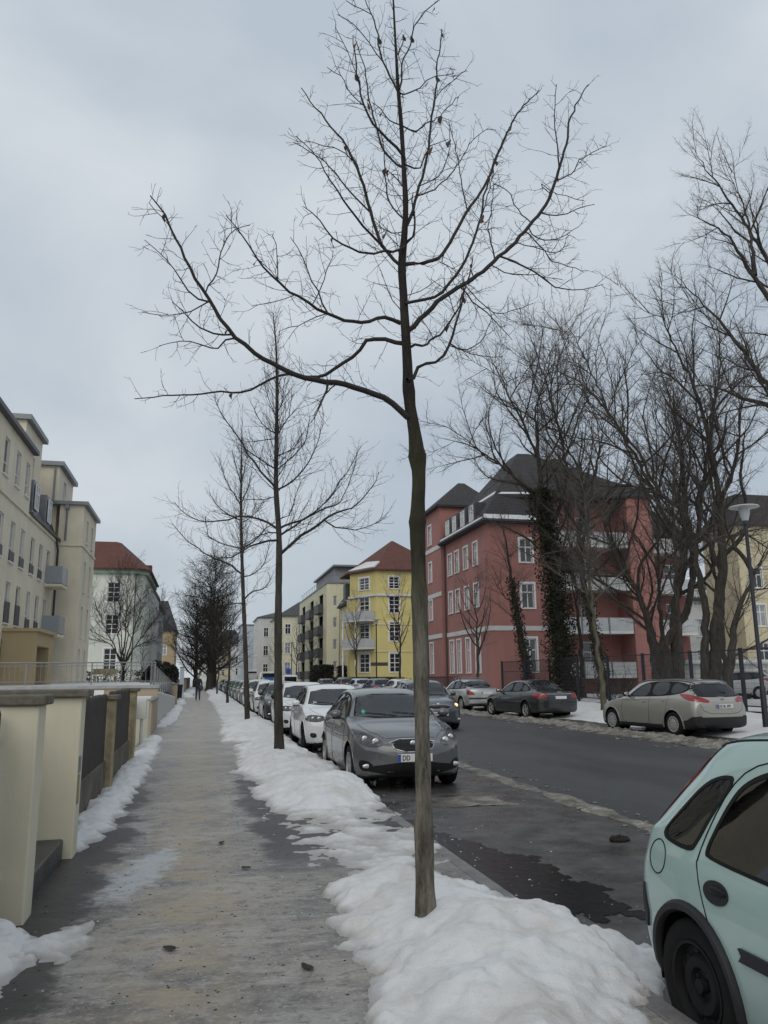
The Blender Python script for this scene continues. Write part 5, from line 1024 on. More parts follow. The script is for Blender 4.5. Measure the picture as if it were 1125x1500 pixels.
PARK={"R1":[[20.83,44,1.36],[20.49,44.0,4.59],[20.4,44.0,7.21],[20.06,44.0,9.87],[19.83,44.0,12.59],[19.78,44.0,14.07],[19.74,44.0,15.94],[19.69,44.0,17.27],[20.68,44.0,20.27],[21.06,44.0,22.29]],"R1b":[[19.89,44.0,11.49],[19.0,44.52,12.84],[17.41,45.29,14.62],[15.72,45.95,15.83],[14.5,46.37,16.24]],"R1c":[[19.81,44.0,13.7],[18.54,43.18,16.35],[17.19,42.52,18.25],[16.29,42.04,19.66]],"R1d":[[20.63,44.0,10.8],[22.04,45.0,14.86],[21.8,45.9,18.66],[21.39,46.61,21.75],[21.05,47.11,24.03]],"R2":[[20.75,49,1.5],[20.03,49.0,4.87],[19.69,49.0,7.74],[19.43,49.0,9.69],[19.07,49.0,12.05]],"R2b":[[19.76,49.0,6.2],[19.23,49.2,6.59],[18.53,49.69,8.17]],"R3":[[22.22,42.0,1.38],[21.9,42.22,3.68],[21.59,42.46,6.22],[21.45,42.69,8.84],[22.15,43.01,12.51],[21.73,43.17,14.36],[21.08,43.31,15.84],[20.6,43.53,18.54]],"R3b":[[22.14,43.01,12.14],[22.77,42.43,13.5],[22.71,41.79,15.15],[22.14,41.08,16.9]],"R4":[[23.44,38.5,1.87],[23.3,38.66,3.56],[23.0,38.84,5.44],[22.0,39.03,7.34],[21.28,39.33,10.63],[22.3,39.45,11.89],[23.33,39.55,12.83]],"R4b":[[23.62,38.5,2.03],[23.57,39.53,5.2],[22.93,40.11,6.86],[21.81,40.61,7.87]],"R5":[[23.52,37.0,1.87],[23.76,37.11,4.26],[24.52,37.21,6.58],[25.11,37.35,9.79],[25.27,37.49,13.11],[25.2,37.61,16.02],[25.15,37.69,18.3]],"R5b":[[23.08,37.0,2.75],[24.37,36.65,5.0],[24.84,36.24,8.02],[25.24,35.82,11.08],[25.82,35.37,14.52],[26.33,34.89,18.18],[26.14,34.5,21.18]],"R5c":[[24.75,37.21,7.37],[24.1,38.06,10.53],[23.29,38.8,13.32],[22.09,39.61,16.42],[20.63,40.2,18.28],[19.35,40.57,19.02]],"R6":[[22.78,33.0,1.72],[23.28,32.9,4.0],[23.7,32.8,6.06],[23.87,32.71,8.16],[23.78,32.62,10.28],[23.38,32.5,13.14],[22.7,32.39,15.59],[21.67,32.29,17.73],[21.11,32.21,19.49]],"R6b":[[23.86,32.62,9.42],[24.41,32.19,10.94],[24.51,31.64,12.97],[24.33,31.1,14.98]],"R6c":[[22.49,33.0,1.98],[23.13,33.49,4.72],[23.16,33.86,6.87],[23.09,34.23,9.11],[21.91,34.53,10.29],[21.25,34.85,12.15],[19.99,35.29,14.51],[18.82,35.88,18.15],[18.19,36.16,19.85]],"R7":[[22.34,31.5,1.84],[22.98,31.13,3.76],[23.64,30.81,5.44],[24.53,30.51,6.88]],"R7b":[[22.7,30.51,7.34],[23.46,30.28,7.73],[24.27,30.06,7.86]]}
# ------------------------------------------------------------------ trees
class Tubes:
    """fast tube collector for branches"""
    def __init__(s): s.V=[]; s.F=[]; s.n=0
    def add(s,path,rad,k=3):
        P=np.asarray(path,float); r=np.asarray(rad,float); m=len(P)
        T=np.empty_like(P); T[1:-1]=P[2:]-P[:-2]; T[0]=P[1]-P[0]; T[-1]=P[-1]-P[-2]; T/=np.linalg.norm(T,axis=1)[:,None]+1e-9
        A=np.array([.31,.17,.93]) if abs(P[-1]-P[0])[2]<.8*np.linalg.norm(P[-1]-P[0]) else np.array([.93,.31,.17])
        U=np.cross(T,A); U/=np.linalg.norm(U,axis=1)[:,None]+1e-9; W_=np.cross(T,U)
        a=2*pi*np.arange(k)/k; V=P[:,None,:]+r[:,None,None]*(np.cos(a)[None,:,None]*U[:,None,:]+np.sin(a)[None,:,None]*W_[:,None,:])
        i=np.arange(m-1)[:,None]*k+np.arange(k)[None,:]; j=np.arange(m-1)[:,None]*k+(np.arange(k)+1)[None,:]%k
        s.V.append(V.reshape(-1,3)); s.F.append((np.stack([i,j,j+k,i+k],-1)+s.n).reshape(-1,4)); s.n+=m*k
    def build(s,name,mt,parent=None,loc=None):
        V=np.concatenate(s.V)
        if loc is not None: V=V-np.array(loc)
        return npmesh(name,V,np.concatenate(s.F),mt,parent)
def resample(P,step):
    P=np.asarray(P,float); d=np.r_[0,np.cumsum(np.linalg.norm(np.diff(P[:,:3],axis=0),axis=1))]; n=max(2,int(d[-1]/step)+1)
    t=np.linspace(0,d[-1],n); return np.stack([pchip(d,P[:,i],t) if len(P)>2 else np.interp(t,d,P[:,i]) for i in range(P.shape[1])],1)
def unit(v): return v/(np.linalg.norm(v)+1e-9)
def shoot(rng,p,d,L,r0,n,up,wig):
    """a wandering path of n segments"""
    P=[p]; d=unit(d); st=L/n
    for i in range(n):
        d=unit(d+np.array([0,0,up])*st*1.2+rng.normal(0,wig,3)); P.append(P[-1]+d*st)
    return np.array(P), r0*(1-np.linspace(0,1,n+1))**.75+r0*.22
def clothe(T,rng,path,lvl,cfg):
    """side shoots along a branch; path rows x,y,z,r"""
    P=path[:,:3]; r=path[:,3]; d=np.r_[0,np.cumsum(np.linalg.norm(np.diff(P,axis=0),axis=1))]; Lt=d[-1]
    c=cfg[lvl]; s=c['start']*Lt+rng.random()*c['gap']; az=rng.random()*6.28
    while s<Lt:
        i=min(max(np.searchsorted(d,s)-1,0),len(P)-2); t=(s-d[i])/(d[i+1]-d[i]+1e-9); p=P[i]*(1-t)+P[i+1]*t; rr=r[i]*(1-t)+r[i+1]*t; tan=unit(P[i+1]-P[i])
        az+=2.4+rng.normal(0,.5); a=np.array([.3,.2,.9]) if abs(tan[2])<.8 else np.array([1,.2,.1]); u=unit(np.cross(tan,a)); w=np.cross(tan,u)
        ang=c['ang']+rng.normal(0,.18); dr=tan*cos(ang)+(u*cos(az)+w*sin(az))*sin(ang)
        if 'zmin' not in c or dr[2]>c['zmin'] or rng.random()<.4:
            frac=1-s/Lt; L=c['len']*(.35+.65*rng.random())*(c.get('tip',.4)+(1-c.get('tip',.4))*frac)
            r0=min(rr*.75,max(c['rmin'],c['k']*L)); n=c['n']
            Q,R_=shoot(rng,p,dr,L,r0,n,c['up'],c['wig']); R_=np.maximum(R_,c['rmin']*.6); T.add(Q,R_,c.get('sides',3))
            if lvl+1<len(cfg): clothe(T,rng,np.c_[Q,R_],lvl+1,cfg)
        s+=c['gap']*(.4+1.2*rng.random())
LEAF=[]
SPRAYS={}
def spray_set(key,n,cfg,seed,up=.25,wig=.12,r0=.011):
    rng=np.random.default_rng(seed); out=[]
    for i in range(n):
        T=Tubes(); Q,R_=shoot(rng,np.zeros(3),np.array([rng.normal(0,.1),rng.normal(0,.1),1]),1.0,r0,6,0,wig); T.add(Q,R_,3); clothe(T,rng,np.c_[Q,R_],0,cfg)
        out.append((np.concatenate(T.V),np.concatenate(T.F)))
    SPRAYS[key]=out
def put_spray(T,rng,key,p,d,sc):
    V,F=SPRAYS[key][rng.integers(len(SPRAYS[key]))]; d=unit(d); a=np.array([.1,.2,.95]) if abs(d[2])<.8 else np.array([1,.1,.2]); u=unit(np.cross(a,d)); w=np.cross(d,u); c,s_=cos(rng.random()*6.28),sin(rng.random()*6.28); n_=sqrt(c*c+s_*s_); c/=n_; s_/=n_
    B=np.stack([u*c+w*s_,-u*s_+w*c,d]); T.V.append((V*sc)@B+p); T.F.append(F+T.n); T.n+=len(V)
def spray_along(T,rng,q,key,gap,sc,ang=.7,start=.12,up=.25,tip=.5):
    P=q[:,:3]; d=np.r_[0,np.cumsum(np.linalg.norm(np.diff(P,axis=0),axis=1))]; Lt=d[-1]; s=start*Lt; az=rng.random()*6.28
    while s<Lt:
        i=min(max(np.searchsorted(d,s)-1,0),len(P)-2); t=(s-d[i])/(d[i+1]-d[i]+1e-9); p=P[i]*(1-t)+P[i+1]*t; tan=unit(P[i+1]-P[i]); az+=2.4+rng.normal(0,.5)
        a=np.array([.3,.2,.9]) if abs(tan[2])<.8 else np.array([1,.2,.1]); u=unit(np.cross(tan,a)); w=np.cross(tan,u); an=ang+rng.normal(0,.2)
        dr=tan*cos(an)+(u*cos(az)+w*sin(az))*sin(an)+np.array([0,0,up]); put_spray(T,rng,key,p,dr,sc*(.6+.7*rng.random())*(tip+(1-tip)*(1-s/Lt))); s+=gap*(.5+rng.random())
    put_spray(T,rng,key,P[-1],P[-1]-P[-2],sc*.7)
_f=dict(ang=.7,tip=.55,k=.007,up=.3,wig=.14)
spray_set('park',14,[dict(start=.08,gap=.10,len=.50,rmin=.0034,n=4,**_f),dict(start=.1,gap=.085,len=.22,rmin=.0026,n=3,**_f)],901)
spray_set('far',10,[dict(start=.08,gap=.11,len=.52,rmin=.0065,n=3,**_f),dict(start=.1,gap=.13,len=.22,rmin=.0055,n=2,**_f)],902)
spray_set('mid',10,[dict(start=.08,gap=.10,len=.45,rmin=.0045,n=3,**_f),dict(start=.1,gap=.13,len=.20,rmin=.0040,n=2,**_f)],903,wig=.08,r0=.008)
def traced_tree(name,data,label,cfgs,base_mat,twig_mat,seed,leaves=0,group='young street trees along the near kerb',sides=14,knots=True):
    rng=np.random.default_rng(seed); tr=np.array(data['trunk']); root=empty(name,tuple(tr[0,:3]),0,label,'tree',group); loc=tr[0,:3]
    T=Tubes(); path=resample(tr,.05 if sides>10 else .2); h=path[:,2]
    # uneven bole
    for i in range(len(path)): path[i,3]*=1+.05*sin(h[i]*5+seed)+.04*sin(h[i]*13)
    if knots:
        for z0,a,w in ((2.98,.26,.05),(2.55,.18,.04),(2.05,.12,.05),(3.45,.14,.05)): path[:,3]*=1+a*np.exp(-((h-z0)/w)**2)
    P=path[:,:3]; k=sides; a=2*pi*np.arange(k)/k
    T.add(P,path[:,3],k); Vv=T.V[0].reshape(-1,k,3)
    if sides>10:
        nz=fbm(a[None,:]*3.2+0*h[:,None],h[:,None]*3.0,4,seed,.65)*.20; Vv=P[:,None,:]+(Vv-P[:,None,:])*(1+nz[:,:,None]); Vv[:,0]=Vv[:,0]; T.V[0]=Vv.reshape(-1,3)
    T.build('trunk',base_mat,root,loc)
    T=Tubes(); W_=Tubes()
    for l in data['limbs']:
        q=resample(l,.07 if sides>10 else .2); q[1:-1,:3]+=rng.normal(0,.004 if sides>10 else .012,(max(0,len(q)-2),3)); T.add(q[:,:3],q[:,3],6 if sides>10 else 4)
        clothe(W_,rng,q,0,cfgs[0])
        if leaves:
            for _ in range(2):
                if rng.random()<leaves: j=rng.integers(len(q)//2,len(q)); LEAF.append((root,loc,q[j,:3]))
    up=path[path[:,2]>path[0,2]+ (path[-1,2]-path[0,2])*.55]; clothe(W_,rng,up,0,cfgs[1])
    T.build('limbs',twig_mat if sides>10 else base_mat,root,loc); W_.build('twigs',twig_mat,root,loc)
    return root
cfgA=[dict(start=.05,gap=.068,ang=.95,len=.36,tip=.5,k=.006,rmin=.0020,n=5,up=.5,wig=.16),dict(start=.12,gap=.060,ang=.8,len=.12,tip=.5,k=.01,rmin=.0017,n=3,up=.3,wig=.2)]
cfgB=[dict(start=.0,gap=.05,ang=1.0,len=.55,tip=.35,k=.007,rmin=.0024,n=7,up=.7,wig=.13),dict(start=.1,gap=.075,ang=.8,len=.14,tip=.5,k=.01,rmin=.0017,n=3,up=.3,wig=.2)]
near=traced_tree('street_tree',TREE_NEAR,'bare young street tree standing in the nearest snow bank, its crown filling the sky',(cfgA,cfgB),M['bark_main'],M['twig'],5,.75)
rng=np.random.default_rng(3)
for root,loc,p in LEAF[:34]:
    b=MB(); n=7; s=.022+.018*rng.random(); tw=rng.random()*6
    for i in range(n):
        t=i/(n-1); w=s*.45*sin(pi*min(1,t*1.02))+.001; c=Vector((.012*sin(t*4+tw),.012*cos(t*3+tw),-t*s*2.2)); d=Vector((cos(tw+t*1.5),sin(tw+t*1.5),.2))*w
        b.v+= [tuple(c-d),tuple(c+d)]
    b.f=[(2*i,2*i+1,2*i+3,2*i+2) for i in range(n-1)]; b.m=[0]*len(b.f)
    b.build('dead_leaf',M['leaf'],root,loc=tuple(p-loc))
cfgC=[dict(start=.05,gap=.062,ang=.7,len=1.1,tip=.45,k=.006,rmin=.0035,n=5,up=.8,wig=.12),dict(start=.15,gap=.14,ang=.7,len=.24,tip=.5,k=.01,rmin=.003,n=3,up=.4,wig=.18)]
cfgC2=[dict(start=.0,gap=.032,ang=.6,len=1.5,tip=.3,k=.006,rmin=.0035,n=6,up=.8,wig=.1),dict(start=.1,gap=.13,ang=.7,len=.26,tip=.5,k=.01,rmin=.003,n=3,up=.4,wig=.18)]
traced_tree('street_tree',TREE_SECOND,'bare young street tree second in the kerb row, beside the white cars',(cfgC,cfgC2),M['bark'],M['twig'],8,0,sides=10,knots=False)
cfgD=[dict(start=.06,gap=.07,ang=.7,len=1.2,tip=.45,k=.006,rmin=.005,n=5,up=.9,wig=.12),dict(start=.15,gap=.2,ang=.7,len=.3,tip=.5,k=.01,rmin=.0045,n=3,up=.4,wig=.18)]
cfgD2=[dict(start=.0,gap=.035,ang=.6,len=1.6,tip=.3,k=.006,rmin=.005,n=6,up=.9,wig=.1),cfgD[1]]
traced_tree('street_tree',TREE_THIRD,'bare young street tree third in the kerb row, thinner than the second',(cfgD,cfgD2),M['bark'],M['twig'],9,0,sides=8,knots=False)

def grown_tree(name,label,group,loc,H,trunks,cfg,seed,bark,twig,cat='tree',limb=None):
    """free-grown tree.  trunks: list of (path, r0) in local metres"""
    rng=np.random.default_rng(seed); root=empty(name,loc,0,label,cat,group); T=Tubes(); Lb=Tubes(); W_=Tubes()
    for path,r0,r1 in trunks:
        p=np.array(path,float); n=len(p); q=np.c_[p,np.linspace(0,1,n)]; q=resample(q,.35); q[2:-1,:3]+=rng.normal(0,.035,(len(q)-3,3)); t=q[:,3]; q[:,3]=r0*((1-t)**1.15*.8+.2*(1-t)**4)+r1*(1-.6*t); q[0,3]*=1.22 if path[0][2]<.5 else 1
        T.add(q[:,:3],q[:,3],9)
        clothe_limbs(Lb,W_,rng,q,cfg,limb)
    T.build('trunk',bark,root); 
    if Lb.V: Lb.build('limbs',bark,root)
    if W_.V: W_.build('twigs',twig,root)
    return root
def clothe_limbs(Lb,W_,rng,q,cfg,lm):
    P=q[:,:3]; d=np.r_[0,np.cumsum(np.linalg.norm(np.diff(P,axis=0),axis=1))]; Lt=d[-1]; s=lm['start']*Lt; az=rng.random()*6.28
    while s<Lt:
        i=min(max(np.searchsorted(d,s)-1,0),len(P)-2); t=(s-d[i])/(d[i+1]-d[i]); p=P[i]*(1-t)+P[i+1]*t; rr=q[i,3]; tan=unit(P[i+1]-P[i])
        az+=2.4+rng.normal(0,.4); a=np.array([1,.1,.1]); u=unit(np.cross(tan,a)); w=np.cross(tan,u); ang=lm['ang']+rng.normal(0,.15)
        dr=tan*cos(ang)+(u*cos(az)+w*sin(az))*sin(ang); frac=1-(s/Lt-lm['start'])/(1-lm['start'])
        L=lm['len']*(.6+.5*rng.random())*(lm.get('tip',.35)+(1-lm.get('tip',.35))*frac**.8)
        Q,R_=shoot(rng,p,dr,L,min(rr*.6,.012*L+.01),max(5,int(L/.45)),lm['up'],lm['wig']); Lb.add(Q,R_,5); spray_along(W_,rng,np.c_[Q,R_],cfg['key'],cfg['gap'],cfg['sc'])
        s+=lm['gap']*(.5+rng.random())
    spray_along(W_,rng,q[int(len(q)*lm['start']):],cfg['key'],cfg['gap']*1.3,cfg['sc']*.9)
# the far kerb trees: slender young trees, then the old dark avenue
yl=dict(start=.34,gap=.30,ang=.85,len=3.2,up=.42,wig=.07,tip=.3)
cfgE=dict(key='mid',gap=.26,sc=.95)
cfgEs=[dict(start=.1,gap=.22,ang=.7,len=.7,tip=.5,k=.006,rmin=.007,n=4,up=.6,wig=.12)]
for k,(x,y,h,lb) in enumerate([(1.5,46.7,7.0,'bare young street tree fourth in the kerb row'),(1.4,72,7.5,'bare young street tree fifth in the kerb row, past the walking person')]):
    grown_tree('street_tree',lb,'young street trees along the near kerb',(x,y,0),h,[([(0,0,0),(0.03,0,h*.4),(0,.05,h*.7),(.05,0,h)],.075,.008)],cfgE,60+k,M['bark'],M['twig'],limb=yl)
ol=dict(start=.10,gap=.33,ang=1.0,len=7.5,up=.06,wig=.10,tip=.32)
cfgF=dict(key='far',gap=.27,sc=2.3)
for k,(x,y,h,lb) in enumerate([(1.0,100,14.8,'old dark avenue tree nearest of the big group at the end of the pavement'),(1.5,112,17.2,'tallest old dark avenue tree at the end of the pavement'),(-.8,128,15.5,'old avenue tree on the left flank of the dark tree group'),(2.2,140,13.5,'old avenue tree deep within the dark tree group, on the road side')]):
    grown_tree('avenue_tree',lb,'old avenue trees at the end of the pavement',(x,y,0),h,[([(0,0,0),(0.05,0,h*.3),(-.15,.1,h*.65),(.1,0,h)],.42,.02)],cfgF,70+k,M['barkdark'],M['twig'],limb=ol)
# spreading tree in front of the pale green house
vl=dict(start=.05,gap=.30,ang=.55,len=2.7,up=.25,wig=.08,tip=.5)
cfgG=dict(key='mid',gap=.22,sc=1.25)
tk=[([(0,0,0),(0,0,1.5),(.1,0,3.0)],.17,.10)]
for dx,dz,r in ((-2.6,8.4,.07),(-1.3,9.6,.08),(.1,10.2,.09),(1.4,9.3,.08),(2.9,8.0,.07),(-3.3,6.6,.06),(3.5,6.2,.06),(.6,9.8,.06),(-.6,9.9,.06)):
    yy=(hash((dx,dz))%100/50-1)*2.0; tk.append(([(0,0,2.2+.1*abs(dx)),(dx*.3,yy*.3,4.2),(dx*.7,yy*.75,dz*.74),(dx,yy,dz)],r,.012))
grown_tree('garden_tree','bare spreading tree in front of the pale green house','trees in gardens',(-6.3,70,0),10,tk,cfgG,81,M['bark'],M['twig'],limb=dict(start=.35,gap=.38,ang=.55,len=2.4,up=.2,wig=.1,tip=.6))
grown_tree('garden_tree','slim bare sapling beside the spreading tree by the pale green house','trees in gardens',(-5.0,72,0),5,[([(0,0,0),(.05,0,2.5),(.1,0,5.5)],.07,.01)],cfgE,83,M['bark'],M['twig'],limb=dict(yl,len=1.2))
# small trees on the far pavement
for k,(x,y,h,lb) in enumerate([(15.5,82,9.5,'bare young tree in front of the yellow corner house balconies'),(15.6,63.5,9.8,'bare young tree in front of the yellow house, right of the street lamp'),(16.6,47.5,8.2,'slim bare young tree in front of the red house street side'),(15.0,112,11,'bare tree before the old pale houses beyond the hedge'),(14.2,124,10,'bare tree farther along the old pale houses'),(12.8,140,9,'bare tree before the blue white house far down the street')]):
    grown_tree('street_tree',lb,'young trees along the far pavement',(x,y,0),h,[([(0,0,0),(.05,0,h*.4),(0,.05,h*.7),(.06,0,h)],.11,.01)],cfgE,90+k,M['bark'],M['park_twig'],limb=dict(yl,start=.32,len=3.8,gap=.34))

# ---- the park behind the wire fence
def ivy(root,path,r,n,seed,bulge=.36):
    rng=np.random.default_rng(seed); P=resample(np.c_[np.array(path,float),np.zeros(len(path))],.1)[:,:3]; V=[];F=[]
    for k in range(n):
        i=rng.integers(len(P)); t=i/len(P); a=rng.random()*6.28; rr=(r*(1-.35*t)+bulge*rng.random()**1.6*(.6+.8*vnoise(np.array([t*9.]),np.array([a*1.3]),seed)[0])); c=P[i]+np.array([rr*cos(a),rr*sin(a),rng.normal(0,.08)])
        s=.04+.05*rng.random(); u=unit(rng.normal(0,1,3)); w=unit(np.cross(u,rng.normal(0,1,3))); b_=len(V); V+=[c-u*s,c+w*s*.8,c+u*s,c-w*s*.8]; F.append((b_,b_+1,b_+2,b_+3))
    return npmesh('ivy',V,F,M['ivy'],root,smooth=False)
PL=dict(start=.30,gap=.72,ang=.80,len=6.8,up=.12,wig=.12,tip=.45)
cfgP=dict(key='park',gap=.34,sc=1.95)
PG='bare park trees behind the wire fence'

def park_tree(key,label,r0,subs,seed,gz,iv=None,limb=PL,cfg=cfgP,top=.03):
    base=np.array(PARK[key][0]); base[2]=gz
    tk=[]
    for k,r in [(key,r0)]+subs:
        p=np.array(PARK[k],float)
        if k==key: p[0,2]=gz-.1
        elif k in ('R5b','R6c','R4b'): p=np.r_[[[p[0,0]+.1,p[0,1],gz-.1]],p]
        else:
            par=resample(np.array(PARK[key],float),.3); j=np.argmin(np.linalg.norm(par-p[0],axis=1)); p=np.r_[[par[max(0,j-2)]],p]
        tk.append((p-base,r,top))
    o=grown_tree('park_tree',label,PG,tuple(base),0,tk,cfg,seed,M['barkdark'],M['park_twig'],limb=limb)
    if iv:
        for k,n_,r,frac in iv: 
            p=np.array(PARK[k],float); p[0,2]=gz; m_=max(2,int(len(p)*frac)); ivy(o,p[:m_]-base,r,n_,seed+5,.72 if key=='R1' else .36)
    return o
park_tree('R1','park tree with its trunk thickly wrapped in dark ivy, before the red house front',.33,[('R1b',.15),('R1c',.13),('R1d',.16)],201,.3,[('R1',15000,.38,.5)])
park_tree('R2','leaning park tree stump with ivied foot, left of the thickly ivied trunk',.24,[('R2b',.07)],202,.3,[('R2',1900,.22,.62)],limb=dict(PL,len=2.2,start=.4,gap=.8))
park_tree('R3','dark park tree with forked top, just right of the thickly ivied trunk',.25,[('R3b',.12)],203,.3,[('R3',1300,.22,.4)])
park_tree('R4','low forked park tree leaning left between the dark forked tree and the tall trunks',.24,[('R4b',.17)],204,.2)
park_tree('R5','tall many stemmed park tree behind the beige estate car',.27,[('R5b',.26),('R5c',.17)],205,.2)
park_tree('R6','tall thick park tree behind the right end of the beige estate car',.30,[('R6b',.15),('R6c',.21)],206,.2)
park_tree('R7','park tree leaning right behind the nearest street lamp',.20,[('R7b',.09)],207,.2,limb=dict(PL,len=3.0))
# a big tree whose trunk stands outside the picture on the right, limbs reaching in
tk=[([(0,0,0),(-.1,0,5),(-.3,0,10),(-.5,.3,17),(-.7,.2,24)],.42,.04),([(-.1,0,9),(-2.0,.3,12.2),(-4.0,.5,15.6),(-5.4,.5,17.2),(-6.9,.6,18.8)],.17,.03),([(-.2,0,11.5),(-2.2,-.4,16),(-4.0,-.5,19),(-5.0,-.7,20.2),(-6.9,-.8,21)],.17,.03),([(-3.7,-.5,18.6),(-3.6,-.4,21),(-4.3,-.2,24)],.10,.02),
 ([(0,0,8.2),(-2.5,.8,13.0),(-3.9,1.0,13.4),(-5.0,1.2,13.9),(-7.2,1.5,14.2)],.14,.03),([(0,0,7.5),(-2.5,-.8,12.8),(-4.0,-1,13.0),(-5.6,-1.2,14.6)],.12,.03),([(-.3,.1,15),(-2.2,.6,20.5),(-3.8,.8,23.5),(-5.2,1.0,26)],.13,.02)]
grown_tree('park_tree','big park tree reaching in over the right edge with its upper limbs',PG,(27.0,28.5,.2),0,tk,dict(cfgP,gap=.42,sc=1.5),208,M['barkdark'],M['park_twig'],limb=dict(PL,len=3.2,start=.3,gap=.75))
for k,(x,y,H_,ln,r,lb) in enumerate([(23.6,47.5,18.5,(-.4,.6),.17,'slender upright park tree right of the thickly ivied trunk, its crown behind the pavilion'),(26.6,43.0,20.0,(.5,-.3),.18,'slender upright park tree behind the low forked tree'),(27.6,38.6,19.0,(-.6,.4),.19,'slender upright park tree between the tall many stemmed tree and the thick one'),(21.4,33.2,15.5,(.9,.2),.15,'slender park tree close behind the fence, beside the many stemmed tree')]):
    grown_tree('park_tree',lb,PG,(x,y,.2),0,[([(0,0,-.1),(ln[0]*.1,0,H_*.25),(ln[0]*.5,ln[1],H_*.6),(ln[0]*1.5,ln[1]*1.5,H_)],r,.02)],dict(cfgP,gap=.4,sc=1.7),220+k,M['barkdark'],M['park_twig'],limb=dict(PL,len=4.6,start=.3,gap=.6,ang=.62))
# pale thin street tree in front of the fence
grown_tree('street_tree','thin pale trunked tree standing between the black saloon and the estate','young trees along the far pavement',(16.1,30.6,.05),0,[([(0,0,0),(-.1,0,2),(-.3,0,5),(-.25,.1,8),(-.5,.1,11)],.13,.012)],cfgP,210,M['barkpale'],M['park_twig'],limb=dict(PL,len=2.4,start=.35,gap=.5))
# low brushwood behind the fence
rngb=np.random.default_rng(77)
for k,(x,y,lb) in enumerate([(22.4,41.5,'low bare shrub behind the fence near the dark forked park tree'),(22.0,35.5,'low bare shrub behind the fence near the many stemmed park tree'),(21.8,46.5,'low bare shrub at the foot of the thickly ivied trunk')]):
    r=empty('bare_shrub',(x,y,.25),0,lb,'shrub','bare shrubs in the park'); T=Tubes()
    for i in range(34):
        Q,R_=shoot(rngb,np.array([rngb.normal(0,.5),rngb.normal(0,.5),0]),np.array([rngb.normal(0,.5),rngb.normal(0,.5),1]),1.2+1.6*rngb.random(),.014,6,.0,.12); T.add(Q,R_,3); clothe(T,rngb,np.c_[Q,R_],0,cfgEs)
    T.build('stems',M['park_twig'],r)
# ------------------------------------------------------------------ buildings
def facade(b,O,U,w,z0,z1,op,depth=.14,mi=0):
    """adds a wall panel with openings (u,z,w,h); O base point, U direction, outward normal = U x Z"""
    O=Vector(O); U=Vector(U).normalized(); N=U.cross(Vector((0,0,1)))
    us=sorted({0,w,*[o[0] for o in op],*[o[0]+o[2] for o in op]}); zs=sorted({z0,z1,*[o[1] for o in op],*[o[1]+o[3] for o in op]})
    P=lambda u,z,n=0: O+U*u+Vector((0,0,z))+N*n
    for i in range(len(us)-1):
        for j in range(len(zs)-1):
            uc=(us[i]+us[i+1])/2; zc=(zs[j]+zs[j+1])/2
            if any(o[0]<uc<o[0]+o[2] and o[1]<zc<o[1]+o[3] for o in op): continue
            b.add([P(us[i],zs[j]),P(us[i+1],zs[j]),P(us[i+1],zs[j+1]),P(us[i],zs[j+1])],[(0,1,2,3)],mi)
    for u,z,ww,h in [o[:4] for o in op]:
        c=[(u,z),(u+ww,z),(u+ww,z+h),(u,z+h)]
        for k in range(4):
            a,e=c[k],c[(k+1)%4]; b.add([P(*a),P(*e),P(*e,-depth),P(*a,-depth)],[(0,3,2,1)],mi)
def window(root,O,U,o,depth=.14,style='cross',frame='white',glass='glass',surround=None,sill=True,name='window'):
    O=Vector(O); U=Vector(U).normalized(); N=U.cross(Vector((0,0,1))); u,z,w,h=o[:4]; f=.07
    b=MB(); bx=lambda u0,u1,z0,z1,n0,n1: b.obox(O,U,N,u0,u1,n0,n1,z0,z1)
    n0,n1=-depth+.005,-depth+.06
    bx(u,u+f,z,z+h,n0,n1); bx(u+w-f,u+w,z,z+h,n0,n1); bx(u+f,u+w-f,z,z+f,n0,n1); bx(u+f,u+w-f,z+h-f,z+h,n0,n1)
    if style in('cross','tee','grid'):
        bx(u+w/2-.04,u+w/2+.04,z+f,z+h-f,n0,n1-.004); zt=z+h*(.66 if style!='grid' else .5); bx(u+f,u+w-f,zt-.04,zt+.04,n0,n1-.008)
        if style=='grid':
            for q in (.27,.74): bx(u+f,u+w-f,z+h*q-.02,z+h*q+.02,n0,n1-.012)
    elif style=='half': bx(u+f,u+w-f,z+h*.33,z+h*.33+.05,n0,n1-.004)
    if surround:
        t=surround; bx(u-t,u,z-t*.3,z+h+t,-.01,.035); bx(u+w,u+w+t,z-t*.3,z+h+t,-.01,.035); bx(u,u+w,z+h,z+h+t,-.01,.035)
    if sill: bx(u-.07,u+w+.07,z-.06,z-.002,-depth+.02,.09)
    wo=b.build(name,M[frame],root)
    g=MB(); g.obox(O,U,N,u+.02,u+w-.02,-depth-.02,-depth+.02,z+.02,z+h-.02); g.build('pane',M[glass],wo)
    return wo
def box_part(root,name,mt,O,U,u0,u1,n0,n1,z0,z1,bevel=0,parent=None):
    O=Vector(O); U=Vector(U).normalized(); N=U.cross(Vector((0,0,1))); b=MB(); b.obox(O,U,N,u0,u1,n0,n1,z0,z1); return b.build(name,mt if not isinstance(mt,str) else M[mt],parent or root,bevel=bevel)
def pipe(root,pts,r=.06,mt='zinc',name='downpipe'):
    b=MB(); b.tube(pts,r,8); return b.build(name,M[mt],root,smooth=60)
def roof(root,base,top,z0,z1,mt,name='roof',thick=.18,parent=None):
    """hipped or pitched roof between an eaves polygon and a ridge polygon with the same count"""
    b=MB(); n=len(base); v=[(x,y,z0) for x,y in base]+[(x,y,z1) for x,y in top]+[(x,y,z0-thick) for x,y in base]
    f=[(i,(i+1)%n,n+(i+1)%n,n+i) for i in range(n)]+[tuple(n+i for i in range(n)),tuple(2*n+n-1-i for i in range(n))]+[(2*n+i,2*n+(i+1)%n,(i+1)%n,i) for i in range(n)]
    b.add(v,f); return b.build(name,M[mt],parent or root)
